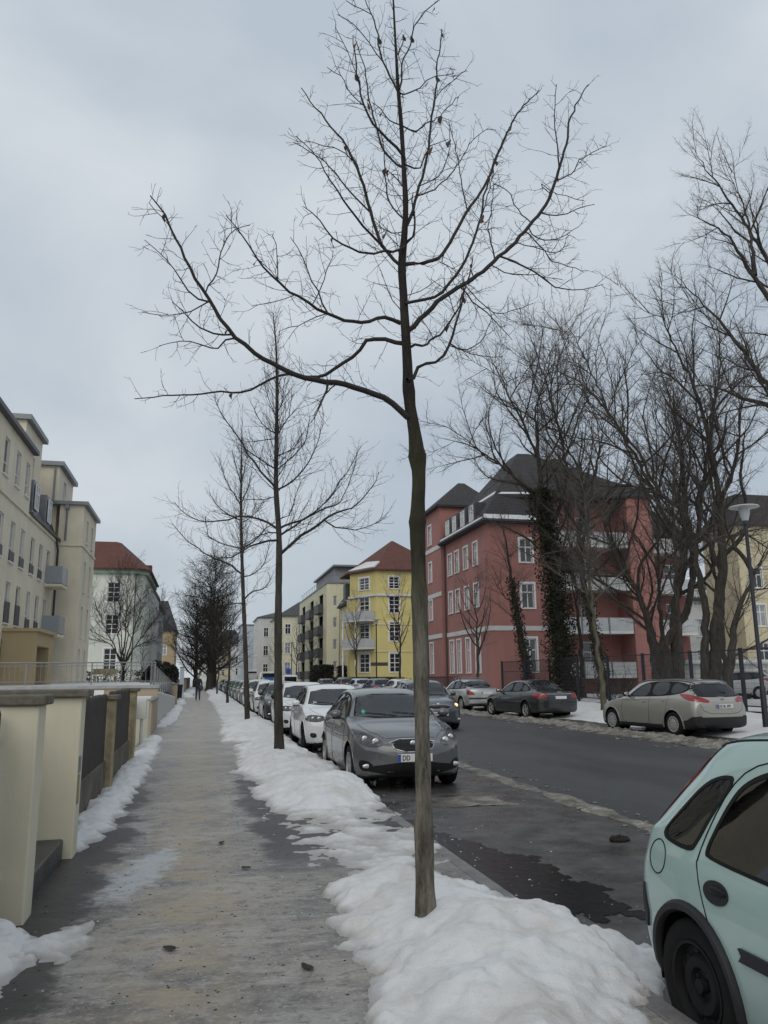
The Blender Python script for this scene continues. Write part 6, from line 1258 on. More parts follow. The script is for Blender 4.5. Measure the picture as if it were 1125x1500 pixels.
rb=random.Random(12)
gl=lambda p=.3: 'curtain' if rb.random()<p else 'glass'

# ---- left: cream apartment house with flat roofed bays
def left_house():
    r=empty('apartment_house',(-9.1,46,0),0,'cream apartment house with projecting bays behind the terrace railing','apartment house')
    X=-9.1; R0=Vector((-9.1,46,0)); Ud=(0,1,0)          # facade faces +x
    def O(x,y): return (x-R0.x,y-R0.y,0)
    b=MB(); y0=26.
    cols=[27.6,30.2,32.8,35.4,37.9,40.3,42.5,45.0,47.3,49.6]; op=[]
    rows=[(1.5,1.9),(4.15,1.95),(7.05,1.95)]
    for k,y in enumerate(cols):
        for j,(z,h) in enumerate(rows):
            if j==0 and 40.6<y<47: continue
            op.append((y-y0,z,.95,h,j))
        if y<43: op.append((y-y0,10.75,.95,1.75,3))
    b_=MB(); facade(b_,O(X,y0),Ud,43.9-y0,-.1,13.2,[o for o in op if o[0]+y0<43.2])
    facade(b_,O(X,43.9),Ud,52.7-43.9,-.1,9.9,[(o[0]+y0-43.9,*o[1:]) for o in op if o[0]+y0>43.9])
    # bay
    facade(b_,O(-9.1,52.7),(1,0,0),1.45,-.1,12.4,[]); bw=[(u,z,.75,h) for u in (1.6,4.0) for z,h in ((1.5,1.9),(4.15,1.95),(7.05,1.95),(10.2,1.5))]
    facade(b_,O(-7.65,52.7),Ud,6.1,-.1,12.4,bw)
    facade(b_,O(-7.65,58.8),(-1,0,0),6,-.1,12.4,[])
    # upper storey gable end, penthouses
    facade(b_,O(-15,y0),(1,0,0),5.9,-.1,13.2,[]); facade(b_,O(-9.1,43.9),(-1,0,0),6,9.9,13.2,[])
    b_.build('wall',M['cream'],r)
    for o in op:
        window(r,O(X,y0),Ud,o,style='half' if o[4] else 'plain',glass=gl(.45))
        if o[4] in (1,2,): box_part(r,'window_rail','darkzinc',O(X,y0),Ud,o[0]-.02,o[0]+.97,.02,.05,o[1]+.02,o[1]+(1.0 if rb.random()<.35 else .5))
    for o in bw: window(r,O(-7.65,52.7),Ud,o,style='half',glass=gl(.45))
    for nm,(ya,yb,xa,xb,z) in dict(a=(26,49.0,-9.07,-9.0,9.83),).items(): box_part(r,'string_course','cream',O(X,ya),Ud,0,52.7-ya,.003,.09,9.82,9.98)
    box_part(r,'string_course','cream',O(-7.65,52.6),Ud,0,6.2,.003,.08,9.75,9.9)
    box_part(r,'string_course','cream',O(-9.1,52.7),(1,0,0),.05,1.5,.003,.08,9.75,9.9)
    box_part(r,'eaves','darkzinc',O(X,25.9),Ud,0,18.1,-.3,.28,13.2,13.42)
    box_part(r,'bay_roof','zinc',O(-7.65,52.5),Ud,0,6.5,-6,.25,12.4,12.62)
    # penthouse boxes
    for (ya,yb,xf,zt) in ((45.4,50.0,-9.9,15.6),(53.3,58.9,-9.4,15.05)):
        q=MB(); facade(q,O(xf,ya),Ud,yb-ya,9.9,zt,[(1.9,12.4 if zt>15.3 else 12.8,.9,1.7)]); facade(q,O(xf-5,ya),(1,0,0),5,9.9,zt,[]); facade(q,O(xf,yb),(-1,0,0),5,9.9,zt,[]); q.build('penthouse_wall',M['cream'],r)
        window(r,O(xf,ya),Ud,(1.9,12.4 if zt>15.3 else 12.8,.9,1.7),style='plain',glass='curtain')
        box_part(r,'penthouse_roof','zinc',O(xf,ya-.25),Ud,0,yb-ya+.5,-5.2,.28,zt,zt+.28)
    # mansard with two dormers between
    q=MB(); q.add([(0,-2.1,9.98),(0,6.7,9.98),(-1.0,6.7,12.7),(-1.0,-2.1,12.7),(-6,6.7,12.7),(-6,-2.1,12.7)],[(0,1,2,3),(3,2,4,5)]); q.build('mansard_roof',M['darkzinc'],r)
    for y in (45.2,49.0):
        q=MB(); q.box(-1.4,-.12,y-46,y-46+1.35,10.35,12.2); d=q.build('dormer',M['zinc'],r,bevel=.03)
        w=window(r,O(-9.2,y),Ud,(.18,10.6,1.0,1.4),depth=-.03,style='tee',sill=False,name='dormer_window',glass='curtain')
    box_part(r,'gutter','darkzinc',O(X,43.95),Ud,0,8.7,.003,.2,9.99,10.14)
    pipe(r,[(.12,5.5,10.0),(.12,6.3,9.4),(.12,6.35,0)],.07,'darkzinc'); pipe(r,[(.45,6.62,12.2),(.45,6.62,10.1)],.06); pipe(r,[(-.55,7.2,14.9),(-.55,7.2,12.8)],.06)
    b_=MB(); b_.box(.33,.57,6.5,6.68,12.1,12.38); b_.build('rain_hopper',M['zinc'],r)
    # balconies with frosted fronts near the bay
    for z in (4.1,7.0):
        q=MB(); q.box(.003,.95,3.5,5.6,z-.15,z); bl=q.build('balcony',M['cream'],r)
        q=MB(); q.box(.90,.94,3.5,5.6,z+.05,z+1.05); q.box(.01,.90,5.56,5.6,z+.05,z+1.05); q.box(.01,.90,3.5,3.54,z+.05,z+1.05); q.build('balcony_panel',M['balglass'],bl)
    # entrance porch
    q=MB(); q.box(.003,1.5,-5.6,-5.2,-.1,3.75); q.box(.003,1.5,-2.2,-1.0,-.1,3.75); q.box(.003,1.5,-5.2,-2.2,3.1,3.75); q.box(.003,1.65,-5.7,-.9,3.75,3.9); q.build('porch',M['tan'],r)
    q=MB(); q.box(.02,.08,-5.1,-2.3,.0,3.0); q.build('door',M['darkzinc'],r)
left_house()

# ---- terrace wall with railing, ramp
def terrace():
    r=empty('terrace_wall',(-1.3,26.5,0),0,'beige terrace wall with a pale coping, facing along the street','wall')
    b=MB(); b.box(-14,0,0,.3,-.2,1.24); b.build('wall',M['beige'],r)
    b=MB(); b.box(-14.0,.05,-.05,.36,1.24,1.34); b.build('coping',M['coping'],r,bevel=.01)
    b=MB(); b.box(-3.3,-1.6,-.02,-.001,1.0,1.2); b.build('white_panel',M['white'],r)
    t=empty('railing',(-1.3,26.55,1.36),0,'grey bar railing on top of the terrace wall','railing')
    b=MB(); b.tube([(-14,.1,.68),(-.1,.1,.68)],.022,6); b.tube([(-14,.1,.10),(-.1,.1,.10)],.014,6); b.tube([(-14,.1,.58),(-.1,.1,.58)],.010,6); b.build('rail',M['steelgrey'],t)
    for i in range(8):
        b=MB(); b.box(-.12-1.9*i-.02,-.12-1.9*i+.02,.08,.12,0,.69); b.build('post',M['steelgrey'],t)
    b=MB()
    for i in range(92): b.box(-.25-.148*i-.006,-.25-.148*i+.006,.095,.105,.10,.67)
    b.build('bar',M['steelgrey'],t)['kind']='stuff'
    # ramp down along the pavement
    w=empty('ramp_wall',(-1.3,26.8,0),0,'stepped pale ramp wall descending along the pavement','wall')
    zt=lambda y: 1.12-.60*(y/19.)
    for i in range(8):
        y0=.02+i*2.4; b=MB(); b.box(-.22,-.004*(i%2),y0,y0+2.38,-.2,zt(y0+1.2)); b.build('panel',M['offwhite'],w,bevel=.02)
    b=MB(); b.box(-.45,.06,19.3,19.9,-.2,1.2); b.build('end_pillar',M['beige'],w,bevel=.02)
    b=MB(); b.box(-.5,.1,19.25,19.95,1.2,1.27); b.build('pillar_cap',M['zinc'],w)
    t=empty('railing',(-1.55,26.9,0),0,'grey sloping railing above the stepped ramp wall','railing')
    b=MB(); b.tube([(0,0,2.04),(0,19,1.35)],.022,6); b.tube([(0,0,1.4),(0,19,.72)],.014,6); b.build('rail',M['steelgrey'],t)
    b=MB()
    for i in range(44):
        y=19*i/43; z=1.4-.68*y/19; b.box(-.006,.006,y-.006,y+.006,z-.0,z+.63)
    b.build('bar',M['steelgrey'],t)['kind']='stuff'
    for i in range(11):
        y=1.9*i; z=1.4-.68*y/19; b=MB(); b.box(-.02,.02,y-.02,y+.02,z-.5,z+.64); b.build('post',M['steelgrey'],t)
    # terrace floor
    b=MB(); b.box(-16,-1.62,26.8,61,.9,1.28); thicken(tag(b.build('terrace',M['snow']),kind='structure'))
terrace()

# ---- gate pillars, plank fences, little walls on the left
def left_edge():
    def pillar(x0,x1,y0,y1,z,lab,capo=.06,mt='wallcream',cap='stone',nm='gate_pillar',grp=None):
        r=empty(nm,((x0+x1)/2,(y0+y1)/2,0),0,lab,'pillar' if nm!='wall' else 'wall',grp); hx,hy=(x1-x0)/2,(y1-y0)/2
        b=MB(); b.box(-hx,hx,-hy,hy,-.2,z); b.build('shaft',M[mt],r,bevel=.012)
        b=MB(); b.box(-hx-capo,hx+capo,-hy-capo,hy+capo,z,z+.068); b.build('cap',M[cap],r,bevel=.012); return r
    pillar(-1.36,-1.06,5.93,6.2,1.375,'nearest cream gate pillar with a dark stone cap',.04)
    pb=pillar(-1.72,-1.05,7.9,8.17,1.385,'second cream gate pillar, beyond the doorway step')
    b=MB(); b.box(.336,.346,-.11,-.02,.72,.86); b.build('house_sign',M['zinc'],pb); b=MB(); b.box(.336,.344,-.10,-.02,.45,.70); b.build('notice',M['sandstone'],pb)
    # door in the recess and step
    r=empty('garden_gate',(-1.62,7.05,0),0,'dark wooden garden door set back between the two gate pillars','gate')
    b=MB(); b.box(-.04,.0,-.83,.83,.2,1.25); b.build('door_leaf',M['darkwood'],r)
    b=MB(); b.tube([(.0,.65,.75),(.06,.65,.75),(.06,.55,.75)],.012,6); b.build('handle',M['zinc'],r)
    st=empty('door_step',(-1.35,7.05,0),0,'dark stone step in the doorway between the gate pillars','step')
    b=MB(); b.box(-.27,.22,-.84,.84,-.1,.17); b.build('tread',mat('wet_stone',(.05,.05,.05),.45,bump=.4,var=.4),st,bevel=.015)
    b=MB(); b.box(-.262,-.05,-.84,.84,.17,.176); b.build('plank',M['stone'],st)
    def planks(ya,yb,x,zb,zt,lab,hb,grp='dark plank fences along the pavement'):
        r=empty('plank_fence',(x,(ya+yb)/2,0),0,lab,'fence',grp); L=yb-ya; n=int(L/.105); rr=random.Random(int(ya*10))
        b=MB()
        for i in range(n):
            y0=-L/2+i*L/n; h=zt+rr.uniform(-.012,.012); w=L/n-.026
            b.add([(-.012,y0,zb),(.012,y0,zb),(.012,y0+w,zb),(-.012,y0+w,zb),(-.012,y0,h),(.012,y0,h),(.012,y0+w*.5,h+.03),(.012,y0+w,h),(-.012,y0+w,h),(-.012,y0+w*.5,h+.03)],[(0,1,5,4),(1,2,7,6,5),(2,3,8,7),(3,0,4,9,8),(4,5,6,9),(9,6,7,8)])
        b.build('planks',M['darkwood'],r)
        for z in (zb+.15,zt-.2):
            b=MB(); b.box(-.07,-.014,-L/2,L/2,z,z+.07); b.build('rail',M['darkwood'],r)
        b=MB(); b.box(-.14,.04,-L/2,L/2,-.2,hb); b.build('plinth',M['concrete'],r,bevel=.015)
    planks(3.2,5.92,-1.30,.33,1.31,'dark plank fence left of the nearest gate pillar',.30)
    planks(8.18,12.25,-1.30,.40,1.30,'dark plank fence between the second gate pillar and the first sandstone post',.42)
    planks(12.62,16.1,-1.30,.40,1.33,'dark plank fence between the two sandstone posts',.42)
    pillar(-1.42,-1.19,12.28,12.6,1.25,'first sandstone fence post with a mossy cap',.05,'sandstone','stone','fence_post')
    pillar(-1.42,-1.19,16.15,16.5,1.30,'second sandstone fence post with a mossy cap',.05,'sandstone','stone','fence_post')
    # utility box on a post, grey-cream walls behind
    r=empty('utility_box',(-1.31,19.9,0),0,'small cream utility box on a white post by the low walls','utility box')
    b=MB(); b.tube([(0,0,-.1),(0,0,.7)],.035,10); b.build('post',M['offwhite'],r,smooth=60)
    b=MB(); b.box(-.13,.10,-.09,.09,.62,1.06); b.build('box',M['offwhite'],r,bevel=.015); b=MB(); b.box(.101,.106,-.07,.07,.66,1.02); b.build('lid',M['offwhite'],r)
    for x0,x1,y0,y1,z,lab in ((-1.75,-1.5,17.2,21.0,.95,'low cream garden wall behind the utility box'),(-1.62,-1.26,21.6,22.3,1.02,'short cream wall pier with a snowy cap past the utility box'),(-1.45,-1.3,23.6,26.4,.9,'low beige wall just before the terrace wall')):
        pillar(x0,x1,y0,y1,z,lab,.04,'wallcream' if y0<22 else 'beige','clean_snow' if y0>17 and y0<22 else 'zinc','garden_wall')
    # beyond the ramp: clipped bush, bins, walls, little kiosk
    rng=np.random.default_rng(5)
    def bush(x,y,z0,rx,ry,rz,n,lab,nm='clipped_bush',s0=.05,mt='hedge',cat='bush',grp=None):
        r=empty(nm,(x,y,z0),0,lab,cat,grp); V=[];F=[]
        for k in range(n):
            d=unit(rng.normal(0,1,3)); q=np.sign(d)*np.abs(d)**.7; rad=.55+.45*rng.random()**.4; c=np.array([rx,ry,rz])*q*rad*(1+.07*sin(5*d[0]+3*d[2]))+np.array([0,0,rz]); s=s0*(.6+.8*rng.random())
            u=unit(rng.normal(0,1,3)); w=unit(np.cross(u,rng.normal(0,1,3))); b_=len(V); V+=[c-u*s,c+w*s*.7,c+u*s,c-w*s*.7]; F.append((b_,b_+1,b_+2,b_+3))
        npmesh('foliage',V,F,M[mt],r,smooth=False)
        b=MB(); b.tube([(0,0,-.1),(0,0,rz)],.05,6); b.build('stem',M['bark'],r); return r
    bush(-2.45,54,.0,1.15,1.5,1.30,5000,'big rounded dark bush at the end of the ramp',s0=.08)
    for x,y,c,lab in ((-2.0,49.3,'blue','dark bin with a blue lid behind the ramp end pillar'),(-1.55,60.5,'fencedark','dark blue rubbish bin beside the big rounded bush')):
        r=empty('rubbish_bin',(x,y,0),0,lab,'bin'); b=MB(); v=[(sx*w,sy*w,z) for z,w in ((.05,.24),(1.0,.30)) for sx,sy in ((-1,-1),(1,-1),(1,1),(-1,1))]; b.add(v,[(3,2,1,0),(4,5,6,7)]+[(i,(i+1)%4,4+(i+1)%4,4+i) for i in range(4)]); b.build('container',M['greyplastic'] if c=='blue' else M['fencedark'],r,bevel=.02)
        b=MB(); b.box(-.32,.32,-.33,.34,1.0,1.09); b.build('lid',M['sign_blue'] if c=='blue' else M['fencedark'],r,bevel=.03)
        for sx in (-.2,.2): b=MB(); b.lathe([(.001,-.03),(.1,-.03),(.1,.03),(.001,.03)],14,Matrix.Translation((sx,.27,.1))@Matrix.Rotation(pi/2,4,'Y')); b.build('wheel',M['black'],r)
    pillar(-1.62,-1.30,66,66.4,2.35,'slim pale grey cabinet pillar past the big bush',.04,'bluewhite','zinc','garden_wall')
    pillar(-1.9,-1.45,72,86,1.35,'brown stone garden wall far along the pavement',.05,'sandstone','stone','garden_wall')
    pillar(-2.0,-1.5,88,120,1.5,'farthest garden wall beneath the avenue trees',.05,'concrete','stone','garden_wall')
    # garden furniture on the terrace: bench
    r=empty('garden_bench',(-6.6,60.5,1.28),radians(20),'pale wooden garden bench by the pale green house','bench')
    b=MB(); b.box(-.8,.8,-.22,.22,.40,.45); b.build('seat',M['sandstone'],r); b=MB(); b.box(-.8,.8,.2,.25,.55,.95); b.build('backrest',M['sandstone'],r)
    for sx in (-.72,.72): b=MB(); b.box(sx-.04,sx+.04,-.2,.24,0,.40); b.build('leg',M['sandstone'],r)
    # dry hedge behind the terrace railing
    for k,x in enumerate((-8.4,-7.3,-6.2,-5.1,-4.0,-3.0)):
        bush(x,62+.3*k,1.1,.75,.6,.55,500,'low dry twiggy shrub in front of the pale green house','low_shrub',.05,'twig','shrub','low dry shrubs before the pale green house')
M['sign_blue']=M.get('sign_blue') or mat('sign_blue',(.03,.06,.40),.4)
left_edge()

# ---- pale green corner house
def mint_house():
    r=empty('corner_house',(-6.2,88,0),0,'pale green corner house with a red tiled roof','house'); L=Vector((-6.2,88,0))
    b=MB(); fw=[(u,z,1.25,h) for u in (7.4,10.7) for z,h in ((2.3,2.3),(6.1,2.0),(9.4,2.1))]
    # face towards the viewer (-y), chamfer, street face
    facade(b,(-14.4,0,0),(1,0,0),13.6,-.1,12.4,fw); facade(b,(-.8,0,0),(.8,1.2,0),1.442,-.1,12.4,[])
    sw=[(u,z,1.1,2.0) for u in (2,5,8,11) for z in (2.3,6.1,9.4)]; facade(b,(0,1.2,0),(0,1,0),15,-.1,12.4,sw); facade(b,(0,16.2,0),(-1,0,0),14,-.1,12.4,[])
    b.build('wall',M['mint'],r)
    for o in fw: window(r,(-14.4,0,0),(1,0,0),o,style='grid',surround=.16,glass='glass')
    for o in sw: window(r,(0,1.2,0),(0,1,0),o,style='cross',surround=.12,glass=gl(.5))
    b=MB(); b.prism([(-14.8,-.35),(-.65,-.35),(.35,1.0),(.35,16.4),(-14.8,16.4)],12.4,12.95); b.build('cornice',M['mintdk'],r,bevel=.03)
    roof(r,[(-15,-.6),(-.6,-.6),(.6,1.0),(.6,16.6),(-15,16.6)],[(-13,3.6),(-3.4,3.6),(-3.0,4.4),(-3.0,13),(-13,13)],13.0,16.4,'redtile')
    b=MB(); b.box(-9.2,-8.4,4.5,5.2,15.8,17.6); b.build('chimney',M['sandstone'],r)
    b=MB(); b.box(-.95,.1,9,9.9,13.3,14.6); b.build('dormer',M['redtile'],r,bevel=.03)
    b=MB(); b.box(-14.4,-.8,-.04,-.004,5.2,5.4); b.build('string_course',M['mint'],r)
    for z in (12.95,): pipe(r,[(-.9,-.15,12.9),(-.9,-.1,0)],.06,'darkzinc')
mint_house()
def plain_house(label,x,y,w,d,h,mt,rmt,rh,faces,rows,nm='town_house',ridge=.35,style='cross',sd=1,surround=.1,cat='house',z0=-.1):
    """house standing with its near street corner at (x,y); sd=1 street on its +x side (left row), -1 street on its -x side"""
    r=empty(nm,(x,y,0),0,label,cat,'houses along the street'); b=MB()
    fr=[(u,z,1.05,hh) for u in np.arange(1.2,w-1.5,2.6) for z,hh in rows]; st=[(u,z,1.05,hh) for u in np.arange(1.4,d-1.6,2.9) for z,hh in rows]
    if sd>0: F=((-w,0,0),(1,0,0)); S_=((0,0,0),(0,1,0)); xs=(-w,0)
    else: F=((0,0,0),(1,0,0)); S_=((0,d,0),(0,-1,0)); xs=(0,w)
    facade(b,*F,w,z0,h,fr if 'f' in faces else []); facade(b,*S_,d,z0,h,st if 's' in faces else [])
    facade(b,(xs[1],d,0) if sd>0 else (xs[1],0,0),(-1,0,0) if sd>0 else (0,1,0),w if sd>0 else d,z0,h,[]); b.build('wall',M[mt],r)
    if 'f' in faces:
        for o in fr: window(r,*F,o,style=style,surround=surround,glass=gl())
    if 's' in faces:
        for o in st: window(r,*S_,o,style=style,surround=surround,glass=gl(.4))
    e=.35; x0,x1=xs
    if rh>0:
        k=ridge*min(w,d); roof(r,[(x0-e,-e),(x1+e,-e),(x1+e,d+e),(x0-e,d+e)],[(x0+k,k),(x1-k,k),(x1-k,d-k),(x0+k,d-k)],h+.2,h+rh,rmt)
        b=MB(); b.box(x0-.25,x1+.25,-.25,d+.25,h,h+.2-.0); b.build('cornice',M[mt],r)
    else:
        b=MB(); b.box(x0-.2,x1+.2,-.2,d+.2,h,h+.3); b.build('roof_slab',M[rmt],r)
    return r
R4=[(2.2,1.9),(5.6,1.9),(9.0,1.8)]
plain_house('grey rendered house with a flat cornice past the pale green house',-6.4,106,9,16,12.6,'white_p','darkzinc',0,'s',R4)
plain_house('grey house with dark roof farther along the left row',-6.6,124,9,18,12.2,'grey_p','greytile',2.2,'s',R4)
h=plain_house('ochre house with a steep slate turret at the end of the left row',-5.3,165,9,14,10.6,'ochre','greytile',3,'fs',[(2.2,2.0),(6.0,1.9)],style='cross')
roof(h,[(-6.3,-.5),(.4,-.5),(.4,6),(-6.3,6)],[(-4.4,1.8),(-1.7,1.8),(-1.7,3.6),(-4.4,3.6)],10.8,16.8,'greytile',name='turret_roof')
b=MB(); b.tube([(-3,2.7,16.8),(-3,2.7,19.5)],.06,5); b.build('spike',M['darkzinc'],h)
# ---- right side far row
plain_house('cream old house with a dormered slate roof past the balcony block',14.6,158,13,18,13.2,'pale','greytile',3.4,'fs',[(2.2,2.1),(6.0,2.1),(9.8,1.9)],sd=-1,surround=.14)
plain_house('pale old house with stepped cornice farther down the right row',12.2,182,12,16,14.6,'white_p','greytile',1.6,'fs',[(2.2,2.2),(6.2,2.2),(10.4,2.0)],sd=-1,surround=.14)
plain_house('pale blue white modern house far down the right row',9.6,206,9,16,14.4,'bluewhite','zinc',0,'s',[(2.2,1.9),(5.6,1.9),(9.0,1.9)],sd=-1,style='tee')
plain_house('white old house with a dark mansard roof near the street end',8.5,238,10,16,11.0,'white_p','greytile',5,'fs',R4,sd=-1)
plain_house('yellow gabled house at the far end of the street',5.2,268,8,16,13,'paleyellow','greytile',4,'fs',R4,sd=-1)
plain_house('pale cross street house closing the view at the street end',-2.0,320,11,14,10.5,'white_p','greytile',4,'f',R4,sd=-1)

# ---- cream modern block with balconies
def balcony_block():
    r=empty('apartment_block',(16.7,110,0),0,'cream modern block with dark recessed balconies','apartment block'); b=MB()
    D=32
    rec=[(3.5+k*0,z,4.2,2.5) for k in (0,) for z in (1.4,4.5,7.6,10.7)]; rec+=[(13.5,z,4.2,2.5) for z in (1.4,4.5,7.6,10.7)]+[(24.,z,4.2,2.5) for z in (1.4,4.5,7.6,10.7)]
    sw=[(u,z,.7,1.6) for u in (1.2,9.6,11.6,20,22) for z in (2.0,5.1,8.2,11.2)]
    # street face looks to -x; run from the far end to the near end
    S_=((0,D,0),(0,-1,0)); inv=lambda o:(D-o[0]-o[2],)+o[1:]
    facade(b,*S_,D,-.1,14.3,[inv(o) for o in rec+sw]); facade(b,(0,0,0),(1,0,0),13,-.1,14.3,[(.9,z,.55,1.4) for z in (2.2,5.2,8.2,11.2)]); facade(b,(13,0,0),(0,1,0),D,-.1,14.3,[])
    b.build('wall',M['pale'],r)
    for o in sw: window(r,*S_,inv(o),style='plain',sill=False,glass=gl(.4))
    for z in (2.2,5.2,8.2,11.2): window(r,(0,0,0),(1,0,0),(.9,z,.55,1.4),style='plain',sill=False,glass='curtain')
    for o in rec:
        u,z,w,h=o; y0,y1=u,u+w
        q=MB(); q.box(.14,2.0,y0,y1,z-.2,z); q.box(1.9,2.0,y0,y1,z,z+h); q.box(.14,1.9,y0-.02,y0-.002,z,z+h); q.box(.14,1.9,y1+.002,y1+.02,z,z+h); q.box(.14,1.9,y0,y1,z+h+.001,z+h+.02); q.build('loggia',M['greyplastic'],r)
        q=MB(); q.box(-.75,-.70,y0-.2,y1+.2,z-.25,z+1.0); q.box(-.70,.0,y0-.2,y0-.15,z-.25,z+1.0); q.box(-.70,.0,y1+.15,y1+.2,z-.25,z+1.0); q.box(-.69,.1,y0-.15,y1+.15,z-.2,z-.02); q.build('balcony',M['darkzinc'],r)
    b=MB(); b.box(-.1,13.1,-.1,D+.1,14.3,14.5); b.build('parapet',M['zinc'],r)
    q=MB(); facade(q,(1.6,22,0),(0,-1,0),19,14.5,17.0,[]); facade(q,(1.6,3,0),(1,0,0),10,14.5,17.0,[]); q.build('penthouse_wall',M['grey_p'],r)
    q=MB(); q.box(1.2,12.5,1.8,23,17.0,17.25); q.build('penthouse_roof',M['zinc'],r)
    q=MB(); q.tube([(.2,.3,15.5),(.2,D,15.5)],.03,5); q.tube([(.2,.3,15.5),(12,.3,15.5)],.03,5)
    for k in range(16): q.tube([(.2,.3+2*k,14.5),(.2,.3+2*k,15.5)],.025,5)
    q.build('roof_railing',M['steelgrey'],r)
    pipe(r,[(2.9,-.1,14.4),(2.9,-.1,0)],.07,'zinc')
balcony_block()

# ---- yellow corner house
def yellow_house():
    r=empty('corner_house',(20.3,94,0),0,'yellow corner house with red tiled roof and white balconies','house'); b=MB()
    # front (towards the viewer) from the corner to the right, slanted corner face, street face
    A=(-2.4,4.6); dl=sqrt(A[0]**2+A[1]**2); Ud=(2.4,-4.6,0)
    rowz=[(2.0,2.2),(5.65,2.25),(9.0,2.05),(11.95,1.45)]
    fw=[(1.6,z,1.25,h) for z,h in rowz]+[(6.4,z,1.25,h) for z,h in rowz]
    # slanted face windows: wide in direction
    cw=[(1.9,z,1.9,h) for z,h in rowz]
    facade(b,(0,0,0),(1,0,0),14,-.1,14.2,fw); facade(b,(A[0],A[1],0),Ud,dl,-.1,14.2,cw)
    sw=[(u,z,1.0,h) for u in (1.5,5.0) for z,h in rowz[:3]]
    facade(b,(A[0],A[1]+8.0,0),(0,-1,0),8.0,-.1,10.6,sw); facade(b,(A[0],A[1],0),(1,0,0),.01,10.6,14.2,[]); facade(b,(A[0]+1.2,A[1]+2.6,0),(-.42,-.9,0),2.8,10.6,14.2,[])
    b.build('wall',M['yellow'],r)
    for o in fw: window(r,(0,0,0),(1,0,0),o,style='grid',surround=.16)
    for o in cw: window(r,(A[0],A[1],0),Ud,o,style='grid',surround=.2)
    for o in sw: window(r,(A[0],A[1]+8.0,0),(0,-1,0),o,style='cross',surround=.12,glass='curtain')
    for z,t in ((11.05,.28),(7.6,.10),(4.4,.10)):
        q=MB(); q.obox((A[0],A[1],0),Vector(Ud).normalized(),Vector(Ud).normalized().cross(Vector((0,0,1))),-.1,dl,.003,.10 if t<.2 else .22,z,z+t); q.obox((0,0,0),(1,0,0),Vector((0,-1,0)),.0,14,.003,.10 if t<.2 else .22,z,z+t); q.build('string_course',M['pale'] if t<.2 else M['white_p'],r)
    roof(r,[(A[0]-.5,A[1]+.1),(-.25,-.55),(9.0,-.55),(9.0,9.5),(A[0]-.5,9.5)],[(3.0,4.6),(3.1,4.5),(3.2,4.5),(3.2,4.7),(3.0,4.7)],14.3,18.6,'redtile')
    roof(r,[(7.5,1.0),(15,1.0),(15,12),(7.5,12)],[(8.6,5),(14,5),(14,8),(8.6,8)],14.0,18.4,'redtile')
    roof(r,[(A[0]-.3,A[1]+2.0),(A[0]+3,A[1]+2),(A[0]+3,A[1]+8.2),(A[0]-.3,A[1]+8.2)],[(A[0]+1.5,A[1]+2.0),(A[0]+3,A[1]+2),(A[0]+3,A[1]+8),(A[0]+1.5,A[1]+8)],10.7,13.2,'darktile',name='mansard_roof')
    q=MB(); q.box(A[0]-.1,A[0]+1.4,A[1]+2.6,A[1]+4.3,11.0,13.3); q.build('dormer',M['darkzinc'],r,bevel=.03)
    # snow lying on the eaves
    q=MB(); q.add([(A[0]-.2,A[1]+.0,14.42),(-.3,-.35,14.42),(.6,.55,15.25),(-.6,2.4,15.35)],[(0,1,2,3)]); o=q.build('roof_snow',M['clean_snow'],r); md=o.modifiers.new('s','SOLIDIFY'); md.thickness=.18; md.offset=1
    # two white balconies on posts in front of the slanted face
    U_=Vector(Ud).normalized(); N_=U_.cross(Vector((0,0,1)))
    for z in (4.9,8.2):
        q=MB(); q.obox((A[0],A[1],0),U_,N_,.3,dl-.3,.003,1.5,z-.18,z); bl=q.build('balcony',M['white_p'],r)
        q=MB(); q.obox((A[0],A[1],0),U_,N_,.3,dl-.3,1.45,1.5,z+.001,z+1.05); q.obox((A[0],A[1],0),U_,N_,.3,.35,.003,1.45,z+.001,z+1.05); q.obox((A[0],A[1],0),U_,N_,dl-.35,dl-.3,.003,1.45,z+.001,z+1.05); q.build('balcony_panel',M['whitepanel'],bl)
    for u in (.4,dl/2+.3): q=MB(); p=Vector((A[0],A[1],0))+U_*u+N_*1.40; q.tube([p,p+Vector((0,0,8.0))],.09,8); q.build('balcony_post',M['white'],r)
    pipe(r,[(A[0]+.05,A[1]+7.6,10.5),(A[0]-.1,A[1]+7.6,0)],.07,'zinc')
yellow_house()

